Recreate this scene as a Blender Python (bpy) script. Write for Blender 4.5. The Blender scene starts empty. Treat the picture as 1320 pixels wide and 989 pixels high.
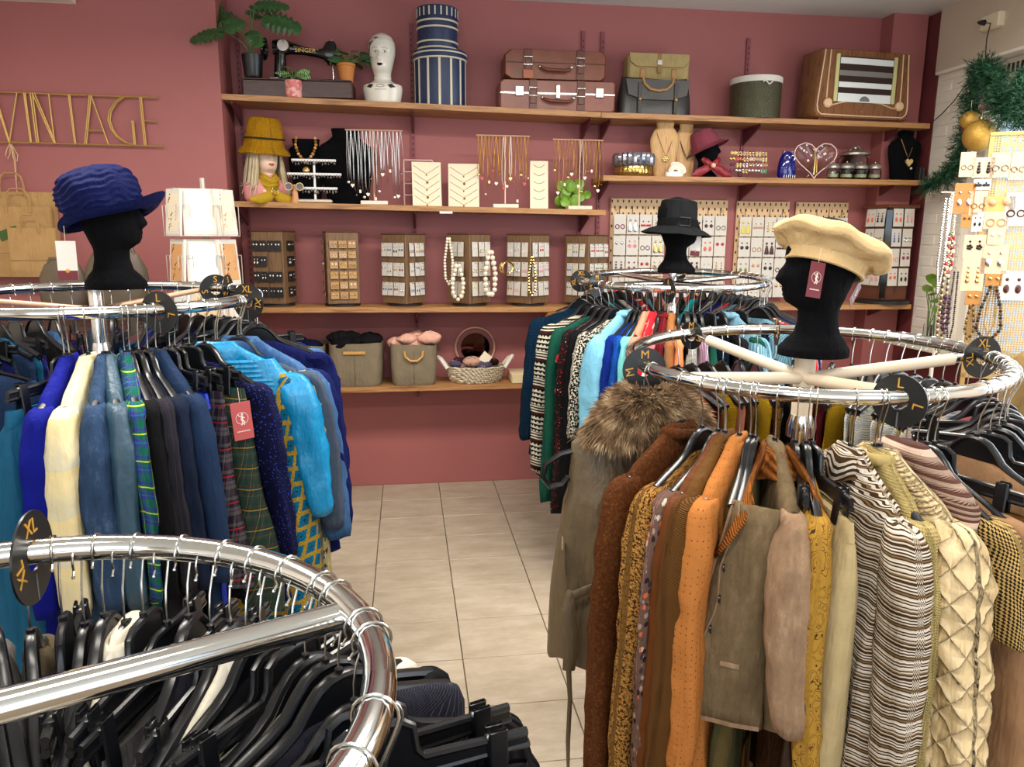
import bpy, bmesh, math, random
from math import sin, cos, pi, radians as RD
from mathutils import Vector, Matrix, noise
S = bpy.context.scene
COL = S.collection
# ---------------------------------------------------------------- camera
PITCH, YAW, ROLL, FPX, EYE = .1949, -.1409, .0051, 960.0, 1.6
def _m3(a): return Matrix(a)
_Ry = _m3(((cos(YAW),0,sin(YAW)),(0,1,0),(-sin(YAW),0,cos(YAW))))
_Rx = _m3(((1,0,0),(0,cos(PITCH),-sin(PITCH)),(0,sin(PITCH),cos(PITCH))))
_Rz = _m3(((cos(ROLL),-sin(ROLL),0),(sin(ROLL),cos(ROLL),0),(0,0,1)))
W2C = _Rz @ _Rx @ _Ry @ _m3(((1,0,0),(0,0,-1),(0,1,0)))      # world -> camera (x right, y down, z forward)
C2W = W2C.transposed()
cam_d = bpy.data.cameras.new('camera'); cam_d.sensor_width = 36; cam_d.lens = FPX/1320*36; cam_d.clip_start = .02
cam = bpy.data.objects.new('camera', cam_d); COL.objects.link(cam)
cam.matrix_world = Matrix.Translation((0,0,EYE)) @ (C2W @ _m3(((1,0,0),(0,-1,0),(0,0,-1)))).to_4x4()
S.camera = cam
def at(px, py, Y=None, Z=None, X=None):
    "the world point on a plane of the room that the photograph shows at a pixel"
    d = C2W @ Vector(((px-660)/FPX, (py-494.5)/FPX, 1))
    t = Y/d.y if Y is not None else ((Z-EYE)/d.z if Z is not None else X/d.x)
    return Vector((0,0,EYE)) + d*t
def to_px(p):
    v = W2C @ (Vector(p)-Vector((0,0,EYE))); return 660+FPX*v.x/v.z, 494.5+FPX*v.y/v.z
# ---------------------------------------------------------------- world, lights, exposure
S.view_settings.view_transform = 'Standard'; S.view_settings.look = 'None'; S.view_settings.gamma = 1
S.view_settings.exposure = 0.40
S.cycles.use_denoising = True; S.cycles.max_bounces = 6; S.cycles.sample_clamp_indirect = 4
wd = bpy.data.worlds.new('world'); S.world = wd; wd.use_nodes = True
bg = wd.node_tree.nodes['Background']; bg.inputs[0].default_value = (.62,.80,1,1); bg.inputs[1].default_value = 1.0
def area(name, loc, rot, sx, sy, power, col):
    l = bpy.data.lights.new(name, 'AREA'); l.shape = 'RECTANGLE'; l.size = sx; l.size_y = sy; l.energy = power; l.color = col
    o = bpy.data.objects.new(name, l); COL.objects.link(o); o.location = loc; o.rotation_euler = rot; o['kind'] = 'helper'
    return o
WARM = (1,.93,.84)
area('ceiling_panel_light', (-1.3,2.3,2.93), (RD(-8),0,0), 1.2,.3, 50, WARM)
area('ceiling_panel_light', (.75,2.6,2.93), (RD(-8),0,0), 1.2,.3, 50, WARM)
area('ceiling_panel_light', (2.3,2.5,2.93), (RD(-8),0,0), 1.2,.3, 42, WARM)
area('ceiling_panel_light', (-.3,.3,2.93), (0,0,0), 1.2,.3, 26, WARM)
area('ceiling_panel_light', (1.8,.2,2.93), (0,0,0), 1.2,.3, 22, WARM)
area('shop_front_daylight', (-.2,-2.6,1.7), (RD(82),0,0), 4.6,2.3, 62, (.96,.97,1))
area('side_window_daylight', (3.24,2.2,1.75), (0,RD(90),0), 1.5,2.4, 40, (.88,.94,1))
# ---------------------------------------------------------------- mesh helpers
class MB:
    def __init__(s): s.v=[]; s.f=[]; s.uv={}; s.mi=[]; s.cur=0
    def add(s, vs, fs, uvs=None):
        b=len(s.v); s.v.extend([tuple(v) for v in vs])
        for f in fs: s.f.append([b+i for i in f]); s.mi.append(s.cur)
        if uvs:
            for i,u in enumerate(uvs): s.uv[b+i]=u
        return s
    def box(s, c, d, rz=0, rx=0, ry=0, bev=0):
        x,y,z=d[0]/2,d[1]/2,d[2]/2
        if bev<=0:
            P=[(i*x,j*y,k*z) for k in(-1,1) for j in(-1,1) for i in(-1,1)]
            F=[(0,2,3,1),(4,5,7,6),(0,1,5,4),(2,6,7,3),(0,4,6,2),(1,3,7,5)]
        else:
            b=min(bev,x*.9,y*.9,z*.9); P=[];F=[]
            for zz,q in ((-z,1),(-z+b,0),(z-b,0),(z,1)):
                e=b if q else 0
                X,Y=x-e,y-e; c2=b
                P+=[(X,-Y+c2,zz),(X,Y-c2,zz),(X-c2,Y,zz),(-X+c2,Y,zz),(-X,Y-c2,zz),(-X,-Y+c2,zz),(-X+c2,-Y,zz),(X-c2,-Y,zz)]
            for r in range(3):
                for i in range(8):
                    j=(i+1)%8; F.append((r*8+i,r*8+j,r*8+8+j,r*8+8+i))
            F.append(tuple(range(7,-1,-1))); F.append(tuple(range(24,32)))
        M=Matrix.Rotation(rz,3,'Z')@Matrix.Rotation(ry,3,'Y')@Matrix.Rotation(rx,3,'X'); c=Vector(c)
        return s.add([M@Vector(p)+c for p in P],F)
    def loft(s, rings, close=True, caps=(True,True), uvs=None):
        n=len(rings[0]); b=len(s.v)
        for r in rings: s.v.extend([tuple(p) for p in r])
        if uvs:
            i=b
            for r in uvs:
                for u in r: s.uv[i]=u; i+=1
        for k in range(len(rings)-1):
            for i in range(n if close else n-1):
                j=(i+1)%n; s.f.append([b+k*n+i,b+k*n+j,b+(k+1)*n+j,b+(k+1)*n+i]); s.mi.append(s.cur)
        if close and caps[0]: s.f.append([b+i for i in range(n-1,-1,-1)]); s.mi.append(s.cur)
        if close and caps[1]: s.f.append([b+(len(rings)-1)*n+i for i in range(n)]); s.mi.append(s.cur)
        return s
    def tube(s, path, r, n=8, closed=False, flat=1):
        P=[Vector(p) for p in path]; m=len(P); rings=[]; up=None
        for i,p in enumerate(P):
            if closed: t=(P[(i+1)%m]-P[i-1])
            else: t=(P[min(i+1,m-1)]-P[max(i-1,0)])
            t.normalize()
            if up is None:
                up=Vector((0,0,1)) if abs(t.z)<.9 else Vector((1,0,0))
            a=up-t*up.dot(t)
            if a.length<1e-5: a=Vector((1,0,0))-t*t.x
            a.normalize(); up=a; b_=t.cross(a)
            rr=r[i] if isinstance(r,(list,tuple)) else r
            rings.append([p+a*cos(2*pi*k/n)*rr+b_*sin(2*pi*k/n)*rr*flat for k in range(n)])
        if closed:
            rings.append(rings[0]); return s.loft(rings,caps=(False,False))
        return s.loft(rings)
    def lathe(s, prof, n=24, c=(0,0,0), sx=1, sy=1):
        c=Vector(c)
        return s.loft([[c+Vector((r*cos(2*pi*k/n)*sx,r*sin(2*pi*k/n)*sy,z)) for k in range(n)] for r,z in prof])
    def ball(s, c, r, n=8, sz=1, sx=1, sy=1):
        m=max(4,n//2+1)
        return s.lathe([(r*sin(pi*i/m) if 0<i<m else r*.02, -r*sz*cos(pi*i/m)) for i in range(m+1)],n,c,sx,sy)
    def prism(s, pts, y0, y1, M=None):
        "outline in x,z extruded along y"
        n=len(pts); a=[Vector((x,y0,z)) for x,z in pts]; b=[Vector((x,y1,z)) for x,z in pts]
        if M: a=[M@p for p in a]; b=[M@p for p in b]
        return s.add(a+b,[tuple(range(n)),tuple(range(2*n-1,n-1,-1))]+[(i,(i+1)%n,n+(i+1)%n,n+i)[::-1] for i in range(n)])
    def torus(s, c, R, r, n=24, m=8, M=None):
        c=Vector(c); P=[Vector((R*cos(2*pi*i/n),R*sin(2*pi*i/n),0)) for i in range(n)]
        if M: P=[M@p for p in P]
        return s.tube([c+p for p in P],r,m,closed=True)
    def mesh(s, name='mesh', mats=(), smooth=True):
        me=bpy.data.meshes.new(name); me.from_pydata(s.v,[],s.f)
        for m in (mats if isinstance(mats,(list,tuple)) else [mats]): me.materials.append(m)
        if max(s.mi,default=0)>0: me.polygons.foreach_set('material_index',s.mi)
        if s.uv:
            uvl=me.uv_layers.new(name='uv')
            me.uv_layers[0].data.foreach_set('uv',[c for l in me.loops for c in s.uv.get(l.vertex_index,(0,0))])
        if smooth:
            me.polygons.foreach_set('use_smooth',[True]*len(me.polygons))
            if smooth!='all': me.set_sharp_from_angle(angle=RD(38))
        me.update(); return me
    def build(s, name, mats, parent=None, loc=None, smooth=True, kind=None, label=None):
        return put(name,s.mesh(name,mats,smooth),parent,loc,0,kind,label)
def put(name, me, parent=None, loc=None, rz=0, kind=None, label=None):
    o=bpy.data.objects.new(name,me); COL.objects.link(o); o.parent=parent
    if loc is not None: o.location=loc
    if rz: o.rotation_euler=(0,0,rz)
    if kind: o['kind']=kind
    if label: o['label']=label
    return o
def tag(o, label, cat, group=None):
    o['label']=label; o['category']=cat
    if group: o['group']=group
    return o
def thing(name, label, cat, loc=(0,0,0), rz=0, group=None):
    o=bpy.data.objects.new(name,None); COL.objects.link(o); o.location=loc; o.rotation_euler=(0,0,rz); o.empty_display_size=.05
    return tag(o,label,cat,group)
ORD='first second third fourth fifth sixth seventh eighth ninth tenth eleventh twelfth thirteenth fourteenth fifteenth sixteenth seventeenth eighteenth nineteenth twentieth twenty-first twenty-second twenty-third twenty-fourth twenty-fifth twenty-sixth twenty-seventh twenty-eighth twenty-ninth thirtieth'.split()
def lerp(a,b,t): return a+(b-a)*t
def interp(tab, x):
    if x<=tab[0][0]: return tab[0][1:]
    for a,b in zip(tab,tab[1:]):
        if x<=b[0]:
            t=(x-a[0])/(b[0]-a[0]); t=t*t*(3-2*t)*.35+t*.65
            return tuple(lerp(p,q,t) for p,q in zip(a[1:],b[1:]))
    return tab[-1][1:]
_tx={}
def text(s, size, mat, parent, loc, rot=(pi/2,0,0), name='lettering', ext=.0006, sx=1):
    k=(s,size,mat.name,ext)
    if k not in _tx:
        c=bpy.data.curves.new(name,'FONT'); c.body=s; c.size=size; c.extrude=ext; c.align_x='CENTER'; c.align_y='CENTER'; c.resolution_u=3; c.materials.append(mat)
        o=bpy.data.objects.new(name,c); COL.objects.link(o); bpy.context.view_layer.update()
        _tx[k]=bpy.data.meshes.new_from_object(o.evaluated_get(bpy.context.evaluated_depsgraph_get())); bpy.data.objects.remove(o)
    o=put(name,_tx[k],parent,loc,kind='stuff'); o.rotation_euler=rot; o.scale=(sx,1,1); return o
# ---------------------------------------------------------------- materials
def srgb(r,g,b):
    f=lambda c:(c/255/12.92 if c<=10 else ((c/255+.055)/1.055)**2.4)
    return (f(r),f(g),f(b),1)
class N:
    def __init__(s,name):
        s.m=bpy.data.materials.new(name); s.m.use_nodes=True; s.t=s.m.node_tree; s.b=s.t.nodes['Principled BSDF']
    def n(s,t,**k):
        o=s.t.nodes.new(t)
        for a,v in k.items():
            if hasattr(o,a): setattr(o,a,v)
        return o
    def L(s,a,b): s.t.links.new(a,b)
    def val(s,sock,v):
        if isinstance(v,bpy.types.NodeSocket): s.L(v,sock)
        else: sock.default_value=v
    def math(s,op,a,b=0,c=None):
        o=s.n('ShaderNodeMath',operation=op); s.val(o.inputs[0],a); s.val(o.inputs[1],b)
        if c is not None: s.val(o.inputs[2],c)
        return o.outputs[0]
    def mix(s,f,a,b):
        o=s.n('ShaderNodeMix',data_type='RGBA'); s.val(o.inputs[0],f); s.val(o.inputs[6],a); s.val(o.inputs[7],b); return o.outputs[2]
    def ramp(s,f,stops,const=True):
        o=s.n('ShaderNodeValToRGB'); r=o.color_ramp; r.interpolation='CONSTANT' if const else 'LINEAR'
        while len(r.elements)>1: r.elements.remove(r.elements[0])
        r.elements[0].position=stops[0][0]; r.elements[0].color=stops[0][1]
        for p,c in stops[1:]: e=r.elements.new(p); e.color=c
        s.val(o.inputs[0],f); return o.outputs[0]
    def coord(s,k='UV',sc=(1,1,1),rz=0):
        c=s.n('ShaderNodeTexCoord'); mp=s.n('ShaderNodeMapping'); s.L(c.outputs[k],mp.inputs[0]); mp.inputs['Scale'].default_value=sc; mp.inputs['Rotation'].default_value=(0,0,rz); return mp.outputs[0]
    def noise(s,v,sc,det=3,rough=.5,col=False):
        o=s.n('ShaderNodeTexNoise'); s.L(v,o.inputs['Vector']); o.inputs['Scale'].default_value=sc; o.inputs['Detail'].default_value=det; o.inputs['Roughness'].default_value=rough
        return o.outputs['Color' if col else 'Fac']
    def vor(s,v,sc,rnd=1,feat='F1',out='Distance'):
        o=s.n('ShaderNodeTexVoronoi',feature=feat); s.L(v,o.inputs['Vector']); o.inputs['Scale'].default_value=sc; o.inputs['Randomness'].default_value=rnd; return o.outputs[out]
    def wave(s,v,sc,d='X',dist=0):
        o=s.n('ShaderNodeTexWave',bands_direction=d); s.L(v,o.inputs['Vector']); o.inputs['Scale'].default_value=sc; o.inputs['Distortion'].default_value=dist; return o.outputs['Fac']
    def sep(s,v):
        o=s.n('ShaderNodeSeparateXYZ'); s.L(v,o.inputs[0]); return o.outputs
    def bump(s,h,st=.3,d=.01,prev=None):
        o=s.n('ShaderNodeBump'); o.inputs['Strength'].default_value=st; o.inputs['Distance'].default_value=d; s.L(h,o.inputs['Height'])
        if prev: s.L(prev,o.inputs['Normal'])
        return o.outputs[0]
    def done(s,col,rough=.6,metal=0,nrm=None,**k):
        s.val(s.b.inputs['Base Color'],col); s.val(s.b.inputs['Roughness'],rough); s.val(s.b.inputs['Metallic'],metal)
        if nrm: s.L(nrm,s.b.inputs['Normal'])
        for a,v in k.items(): s.val(s.b.inputs[a.replace('_',' ')],v)
        return s.m
_mc={}
def M(name,col,rough=.5,metal=0,bump=0,bs=200,**k):
    key=name
    if key in _mc: return _mc[key]
    q=N(name); nr=None
    c=srgb(*col)
    if bump:
        v=q.coord('Object'); nf=q.noise(v,bs); nr=q.bump(nf,bump,.003)
        c=q.mix(q.noise(v,bs*.1),tuple(x*.82 for x in c[:3])+(1,),tuple(min(1,x*1.15) for x in c[:3])+(1,))
    _mc[key]=q.done(c,rough,metal,nr,**k); return _mc[key]
def sc3(c,f): return tuple(min(1,x*f) for x in c[:3])+(1,)
def F(name,kind,*cols,sc=1.0,rough=.85,sheen=.0,metal=0,obj=False):
    "cloth material; u, v of the cloth are metres"
    if name in _mc: return _mc[name]
    q=N(name); C=[srgb(*c) for c in cols]; v=q.coord('UV'); ov=q.coord('Object'); u=q.sep(v); U,V=u[0],u[1]
    if obj:
        o_=q.sep(ov); cb=q.n('ShaderNodeCombineXYZ'); q.L(q.math('ADD',o_[0],o_[1]),cb.inputs[0]); q.L(o_[2],cb.inputs[1]); v=cb.outputs[0]; U,V=q.math('ADD',o_[0],o_[1]),o_[2]
    fr=lambda x,p:q.math('FRACT',q.math('DIVIDE',x,p))
    warp=q.noise(ov,9,2); h=q.noise(ov,600,2); hd=.35; hs=.0015; col=C[0]
    if kind=='plain': col=q.mix(q.noise(ov,14),sc3(C[0],.8),sc3(C[0],1.15)); 
    elif kind=='velvet': col=q.mix(q.noise(ov,10),sc3(C[0],.6),sc3(C[0],1.4)); h=q.noise(ov,60); hd=.3
    elif kind=='sheen': h=q.noise(q.coord('Object',(60,60,6)),1,3); col=q.mix(h,sc3(C[0],.8),sc3(C[0],1.2)); hd=.25; hs=.003
    elif kind=='denim':
        n=q.noise(q.coord('Object',(1,1,.35)),34,5,.65); n2=q.noise(q.coord('UV',(900,120,1)),1,2)
        col=q.ramp(q.math('ADD',q.math('MULTIPLY',n,.75),q.math('MULTIPLY',n2,.25)),[(.3,sc3(C[0],.62)),(.55,C[0]),(.75,C[1])],False); h=n2; hd=.5
    elif kind=='stripe':
        w=q.math('ADD',V,q.math('MULTIPLY',q.math('SINE',q.math('MULTIPLY',U,90)),.0022)); f=fr(w,.055*sc)
        seq=[0,1,0,2,0,1,0,3,0,1,2,0,1,0,2,1,0,1,3,0,1,0]; n=len(seq)
        col=q.ramp(f,[(i/n,C[k%len(C)]) for i,k in enumerate(seq)])
    elif kind in('plaid','tartan'):
        fu,fv=fr(U,.07*sc),fr(V,.07*sc)
        st=lambda f:q.ramp(f,[(0,C[0]),(.3,C[1]),(.42,C[0]),(.52,C[2%len(C)]),(.56,C[0]),(.7,C[1]),(.82,C[3%len(C)]),(.86,C[1])])
        col=q.mix(.5,st(fu),st(fv)); col=q.mix(q.math('GREATER_THAN',q.math('ABSOLUTE',q.math('SUBTRACT',fv,.53)),.02),C[2%len(C)],col)
    elif kind=='check':
        a=q.math('GREATER_THAN',fr(U,.022*sc),.5); b=q.math('GREATER_THAN',fr(V,.022*sc),.5); col=q.mix(q.math('MULTIPLY',q.math('ADD',a,b),.5),C[0],C[1])
    elif kind=='hound':
        k=q.n('ShaderNodeTexChecker'); q.L(q.coord('UV',(1,1,1),.6),k.inputs[0]); k.inputs['Scale'].default_value=240/sc; k.inputs[1].default_value=C[0]; k.inputs[2].default_value=C[1]; col=k.outputs[0]
    elif kind=='dots': col=q.mix(q.math('LESS_THAN',q.vor(v,70/sc,.12),.11),C[0],C[1])
    elif kind=='leopard':
        d=q.noise(q.coord('UV',(1,1,1)),150/sc,4,.7); col=q.ramp(d,[(.3,C[1]),(.47,C[0]),(.6,sc3(C[0],1.35)),(.66,C[1])],False); h=d; hd=.9; hs=.006
    elif kind=='boucle':
        d=q.vor(v,230/sc,1); col=q.mix(q.math('LESS_THAN',q.noise(v,130/sc,4,.75),.48),C[0],C[1]); h=d; hd=.9; hs=.005
    elif kind=='fuzz':
        d=q.noise(ov,130,6,.75); col=q.ramp(d,[(.3,sc3(C[0],.45)),(.55,C[0]),(.72,C[1])],False); h=d; hd=1; hs=.01
    elif kind=='knit':
        a=q.wave(q.coord('UV',(1,1,1)),46/sc,'X'); b=q.wave(v,60/sc,'Y',1); h=q.math('MULTIPLY',a,b); col=q.mix(h,sc3(C[0],.62),sc3(C[0],1.15)); hd=.8; hs=.006
    elif kind=='rib':
        h=q.wave(v,26/sc,'X'); col=q.mix(h,sc3(C[0],.55),sc3(C[0],1.15)); hd=.8; hs=.005
    elif kind=='ribh':
        h=q.wave(v,30/sc,'Y'); col=q.mix(h,sc3(C[0],.6),sc3(C[0],1.15)); hd=.8; hs=.005
    elif kind=='cord':
        h=q.wave(q.coord('UV',(1,1,1),RD(78)),75/sc,'X',.4); col=q.mix(h,sc3(C[0],.42),sc3(C[0],1.2)); hd=.7; hs=.003
    elif kind=='floral':
        w=q.vor(v,34/sc,1,out='Color'); d=q.vor(v,34/sc,1); g=q.sep(w)[0]
        cc=q.ramp(g,[(i/(len(C)-1),c) for i,c in enumerate(C[1:])]); n=q.noise(v,140/sc,4,.7)
        col=q.mix(q.math('LESS_THAN',q.math('ADD',d,q.math('MULTIPLY',n,.5)),.62),C[0],cc)
    elif kind=='paisley':
        d=q.noise(v,18/sc,2,.5); f=q.math('FRACT',q.math('MULTIPLY',d,9)); col=q.ramp(f,[(0,C[0]),(.62,C[1]),(.7,C[0]),(.9,C[2])]); 
        big=q.noise(v,7,1); col=q.mix(q.math('GREATER_THAN',big,.66),col,C[3])
    elif kind=='lace':
        d=q.noise(v,90/sc,3,.6); col=q.mix(q.math('GREATER_THAN',d,.52),C[0],C[1]); h=d; hd=.6
    elif kind=='bands':      # fair isle rows
        f=fr(V,.12*sc); z=q.math('ABSOLUTE',q.math('SUBTRACT',fr(U,.018*sc),.5)); g=q.math('GREATER_THAN',q.math('ADD',fr(V,.02*sc),q.math('MULTIPLY',z,.9)),.72)
        t=q.mix(g,C[0],C[1]); st=q.mix(q.math('GREATER_THAN',fr(V,.012*sc),.5),C[0],C[1])
        col=q.mix(q.math('GREATER_THAN',f,.62),t,st)
        if len(C)>2: col=q.mix(q.math('GREATER_THAN',f,.9),col,C[2])
        h=q.wave(v,60,'Y'); hd=.4
    elif kind=='squares':    # crochet granny squares
        a=q.math('ABSOLUTE',q.math('SUBTRACT',fr(U,.05*sc),.5)); b=q.math('ABSOLUTE',q.math('SUBTRACT',fr(V,.05*sc),.5)); m=q.math('MAXIMUM',a,b)
        nn=q.math('ADD',m,q.math('MULTIPLY',q.math('SUBTRACT',q.noise(v,300),.5),.2))
        rr=q.math('SQRT',q.math('ADD',q.math('MULTIPLY',a,a),q.math('MULTIPLY',b,b)))
        col=q.mix(q.math('GREATER_THAN',nn,.36),q.mix(q.math('LESS_THAN',rr,.08),C[0],sc3(C[0],.4)),C[1]); h=q.vor(v,260); hd=.8; hs=.004
    elif kind=='spots':
        n=q.vor(v,70/sc,1); col=q.mix(q.math('LESS_THAN',n,.2),C[0],C[1]); col=q.mix(q.math('LESS_THAN',q.vor(v,33/sc,1),.09),col,C[-1])
    elif kind=='block':
        f=fr(V,.5); col=q.ramp(q.math('ADD',f,q.math('MULTIPLY',q.math('SUBTRACT',warp,.5),.1)),[(i/len(C),c) for i,c in enumerate(C)])
    elif kind=='quilt':
        d=.048; a=q.math('ABSOLUTE',q.math('SINE',q.math('MULTIPLY',q.math('ADD',U,q.math('MULTIPLY',V,.75)),pi/d))); b=q.math('ABSOLUTE',q.math('SINE',q.math('MULTIPLY',q.math('SUBTRACT',U,q.math('MULTIPLY',V,.75)),pi/d)))
        h=q.math('POWER',q.math('MINIMUM',a,b),.45); hd=1; hs=.012; col=q.mix(q.noise(ov,12),sc3(C[0],.92),C[0])
    elif kind=='pin': col=q.mix(q.math('LESS_THAN',fr(U,.016*sc),.08),C[0],C[1])
    elif kind=='ombre': col=q.mix(q.math('SMOOTH_MIN',fr(V,.11),1,.1),C[0],C[1]); col=q.mix(q.noise(v,30),col,C[0])
    nb=q.bump(h,hd,hs); nb=q.bump(q.noise(ov,20,3,.55),.40,.014,nb); nb=q.bump(q.noise(q.coord('Object',(1,1,.16)),24,3,.6),.55,.02,nb)
    _mc[name]=q.done(col,rough,metal,nb,Sheen_Weight=sheen,Specular_IOR_Level=(.5 if rough<.6 else .12)); return _mc[name]
chrome=N('chrome'); chrome=chrome.done((.82,.82,.80,1),.10,1)
wire=M('steel_wire',(205,205,200),.22,1)
gold=M('gold_metal',(214,182,116),.25,1)
brass=M('brass_rod',(176,140,80),.4,.5)
blackp=M('black_plastic',(16,17,20),.28)
blackv=F('black_velvet','velvet',(9,9,12),rough=1)
whitep=M('white_paint',(228,222,208),.4)
card_w=M('white_card',(208,203,194),.7); card_c=M('cream_card',(226,212,184),.7); card_k=M('kraft_card',(176,138,92),.8); card_b=M('black_card',(24,25,30),.6)
white=M('white_gloss',(228,226,222),.35)
cream=M('cream_cloth',(222,208,178),.8)
maroon=M('maroon_card',(112,38,48),.6)
pearl=M('pearl',(232,222,200),.25)
silver=M('silver_metal',(210,208,205),.2,1)
goldtxt=M('gold_print',(200,150,60),.5,.3)
clearg=N('clear_glass').done((.97,.99,.98,1),.02,0,None,Transmission_Weight=1.0,IOR=1.45)
def wood(name,c1,c2,axis=0,rough=.5,sc=1):
    if name in _mc: return _mc[name]
    q=N(name); s3=[14*sc]*3; s3[axis]=1.2*sc; v=q.coord('Object',tuple(s3)); n=q.noise(v,1.6,6,.65); w=q.noise(q.coord('Object',tuple(x*6 for x in s3)),1,3)
    col=q.ramp(q.math('ADD',q.math('MULTIPLY',n,.7),q.math('MULTIPLY',w,.3)),[(.3,srgb(*c1)),(.5,srgb(*c2)),(.62,srgb(*c1)),(.72,srgb(*c2))],False)
    _mc[name]=q.done(col,rough,0,q.bump(w,.25,.003)); return _mc[name]
# ================================================================ the setting
D, DF, XR, XL, CZ = 4.726, 4.426, 3.28, -.967, 2.975
WALLC=(158,92,90); WALLD=(100,42,44)
def paint(name,c,bs=90):
    q=N(name); v=q.coord('Object'); n=q.noise(v,2.2,4); f=q.noise(v,260,3)
    return q.done(q.mix(n,sc3(srgb(*c),.93),sc3(srgb(*c),1.07)),.62,0,q.bump(f,.25,.002))
m_wall=paint('dusty_rose_wall_paint',WALLC); m_dark=paint('dark_red_wall_paint',WALLD); m_ceil=paint('ceiling_paint',(214,216,212)); m_cream=paint('white_wall_paint',(226,218,206)); m_beige=paint('beige_wall_paint',(196,180,160))
def struct(name,mb,mat,smooth=False): return mb.build(name,mat,smooth=smooth,kind='structure')
struct('wall_back',MB().box(((XL+XR)/2,D+.05,CZ/2),(XR-XL+.6,.1,CZ)),m_wall)
struct('wall_left_front',MB().box(((XL-3.2)/2,DF+.2,CZ/2),(XL+3.2-.0,.4,CZ)),m_wall)
struct('wall_left',MB().box((-3.25,.8,CZ/2),(.1,7.3,CZ)),m_cream)
struct('ceiling',MB().box((0,.9,CZ+.05),(6.7,7.8,.1)),m_ceil)
struct('trim_1',MB().box((-2.43,3.9,2.87),(1.55,1.05,.209)),m_cream)
struct('trim_2',MB().box((3.16,D-.06,CZ/2),(.235,.12,CZ)),m_wall)           # chimney-like pilaster in the alcove corner
# right wall: dark red brick return, white brick pier, window
wr=struct('wall_right',MB().box((XR+.12,4.48,CZ/2),(.2,.69,CZ)),m_cream)
brick_me={}
def brickwork(parent,y0,y1,z0,z1,mat,key):
    L,Hh=.215,.066; rr=random.Random(5); r=0; z=z0
    while z<z1:
        y=y0-(L*.5 if r%2 else 0)
        while y<y1:
            a,b=max(y,y0),min(y+L-.008,y1); 
            if b-a>.02:
                h=min(Hh-.007,z1-z); k=(key,round(b-a,3),round(h,3))
                if k not in brick_me: brick_me[k]=MB().box((0,0,0),(.03,b-a,h),bev=.004).mesh('brick',mat,False)
                put('brick',brick_me[k],parent,(XR+.0315+rr.uniform(-.0015,.001),(a+b)/2,z+h/2))
            y+=L
        z+=Hh; r+=1
brickwork(wr,4.14,4.478,.9,2.57,m_cream,'w'); brickwork(wr,4.486,4.72,.9,CZ-.005,m_dark,'r')
struct('wall_right_return',MB().box((XR+.0235,4.605,1.93),(.022,.24,2.08)),m_dark)
struct('wall_right_panel',MB().box((XR+.02,4.2,.45),(.06,1.05,.9)),m_dark)
struct('trim_3',MB().box((XR+.06,2.6,2.79),(.14,3.76,.37)),m_beige)                # lintel box over the window
struct('trim_4',MB().box((XR+.045,2.6,2.598),(.12,3.74,.016)),m_cream)
struct('wall_right_front',MB().box((XR+.12,-1.05,CZ/2),(.2,3.5,CZ)),m_cream)
struct('wall_right_sill',MB().box((XR+.12,2.42,.45),(.2,3.44,.9)),m_cream)
wf=MB(); 
for c,d in (((XR+.1,4.105,1.75),(.07,.07,1.7)),((XR+.1,2.3,1.75),(.07,.07,1.7)),((XR+.1,.75,1.75),(.07,.07,1.7)),((XR+.1,2.42,.93),(.07,3.45,.07)),((XR+.1,2.42,2.43),(.07,3.45,.06))): wf.box(c,d,bev=.006)
w1=struct('window_1',wf,m_cream)
MB().box((XR+.09,2.42,2.52),(.05,3.42,.12)).build('vent_panel',m_beige,w1)
for i in range(40): put('vent_slot',bpy.data.meshes.get('vent_slot_m') or MB().box((0,0,0),(.004,.016,.05)).mesh('vent_slot_m',blackp,False),w1,(XR+.063,4.07-.032*i,2.53))
MB().box((XR+.12,2.42,1.68),(.006,3.38,1.5)).build('pane',clearg,w1,smooth=False)
struct('trim_5',MB().box((XR-.1,4.05,.955),(.26,.72,.035),bev=.006),whitep)         # little ledge under the pier
# rear of the room: the shop front behind the photographer
rb=MB()
for c,d in (((-2.9,-2.75,CZ/2),(.8,.12,CZ)),((2.95,-2.75,CZ/2),(.8,.12,CZ)),((0,-2.75,2.85),(6.6,.12,.3)),((0,-2.75,.25),(6.6,.12,.5)),((.2,-2.75,1.5),(.1,.1,2.4))): rb.box(c,d)
struct('wall_rear',rb,m_cream)
# buildings across the street, seen blurred through the side window
m_far=N('far_render'); m_far=m_far.done(srgb(150,180,205),.9)
fb=thing('building','pale rendered building across the street seen through side window','building',(9.5,6.0,0))
MB().box((0,0,1.6),(1,7,3.4)).build('wall',m_far,fb,smooth=False)
for k in range(5): MB().box((-.52,-2.6+1.3*k,2.2),(.06,.7,1.1),bev=.01).build('window',M('far_window',(205,225,240),.2),fb,smooth=False)
# floor of stone tiles
q=N('travertine_tile'); v=q.coord('Object',(1,2.6,1)); oi=q.n('ShaderNodeObjectInfo')
va=q.n('ShaderNodeVectorMath',operation='ADD'); q.L(v,va.inputs[0]); cb=q.n('ShaderNodeCombineXYZ'); q.L(q.math('MULTIPLY',oi.outputs['Random'],40),cb.inputs[0]); q.L(cb.outputs[0],va.inputs[1])
n1=q.noise(va.outputs[0],5,6,.68); col=q.ramp(n1,[(.3,srgb(160,146,124)),(.5,srgb(174,160,140)),(.7,srgb(188,176,158))],False)
m_tile=q.done(col,.42,0,q.bump(n1,.1,.003)); m_grout=M('grout',(120,104,84),.9)
fl=struct('floor',MB().box((0,.9,-.06),(6.7,7.8,.1)),m_grout)
TX,TY=.362,.302; tm=MB().box((0,0,0),(TX-.004,TY-.003,.012),bev=.0015).mesh('tile',m_tile,False)
rr=random.Random(3)
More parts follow.
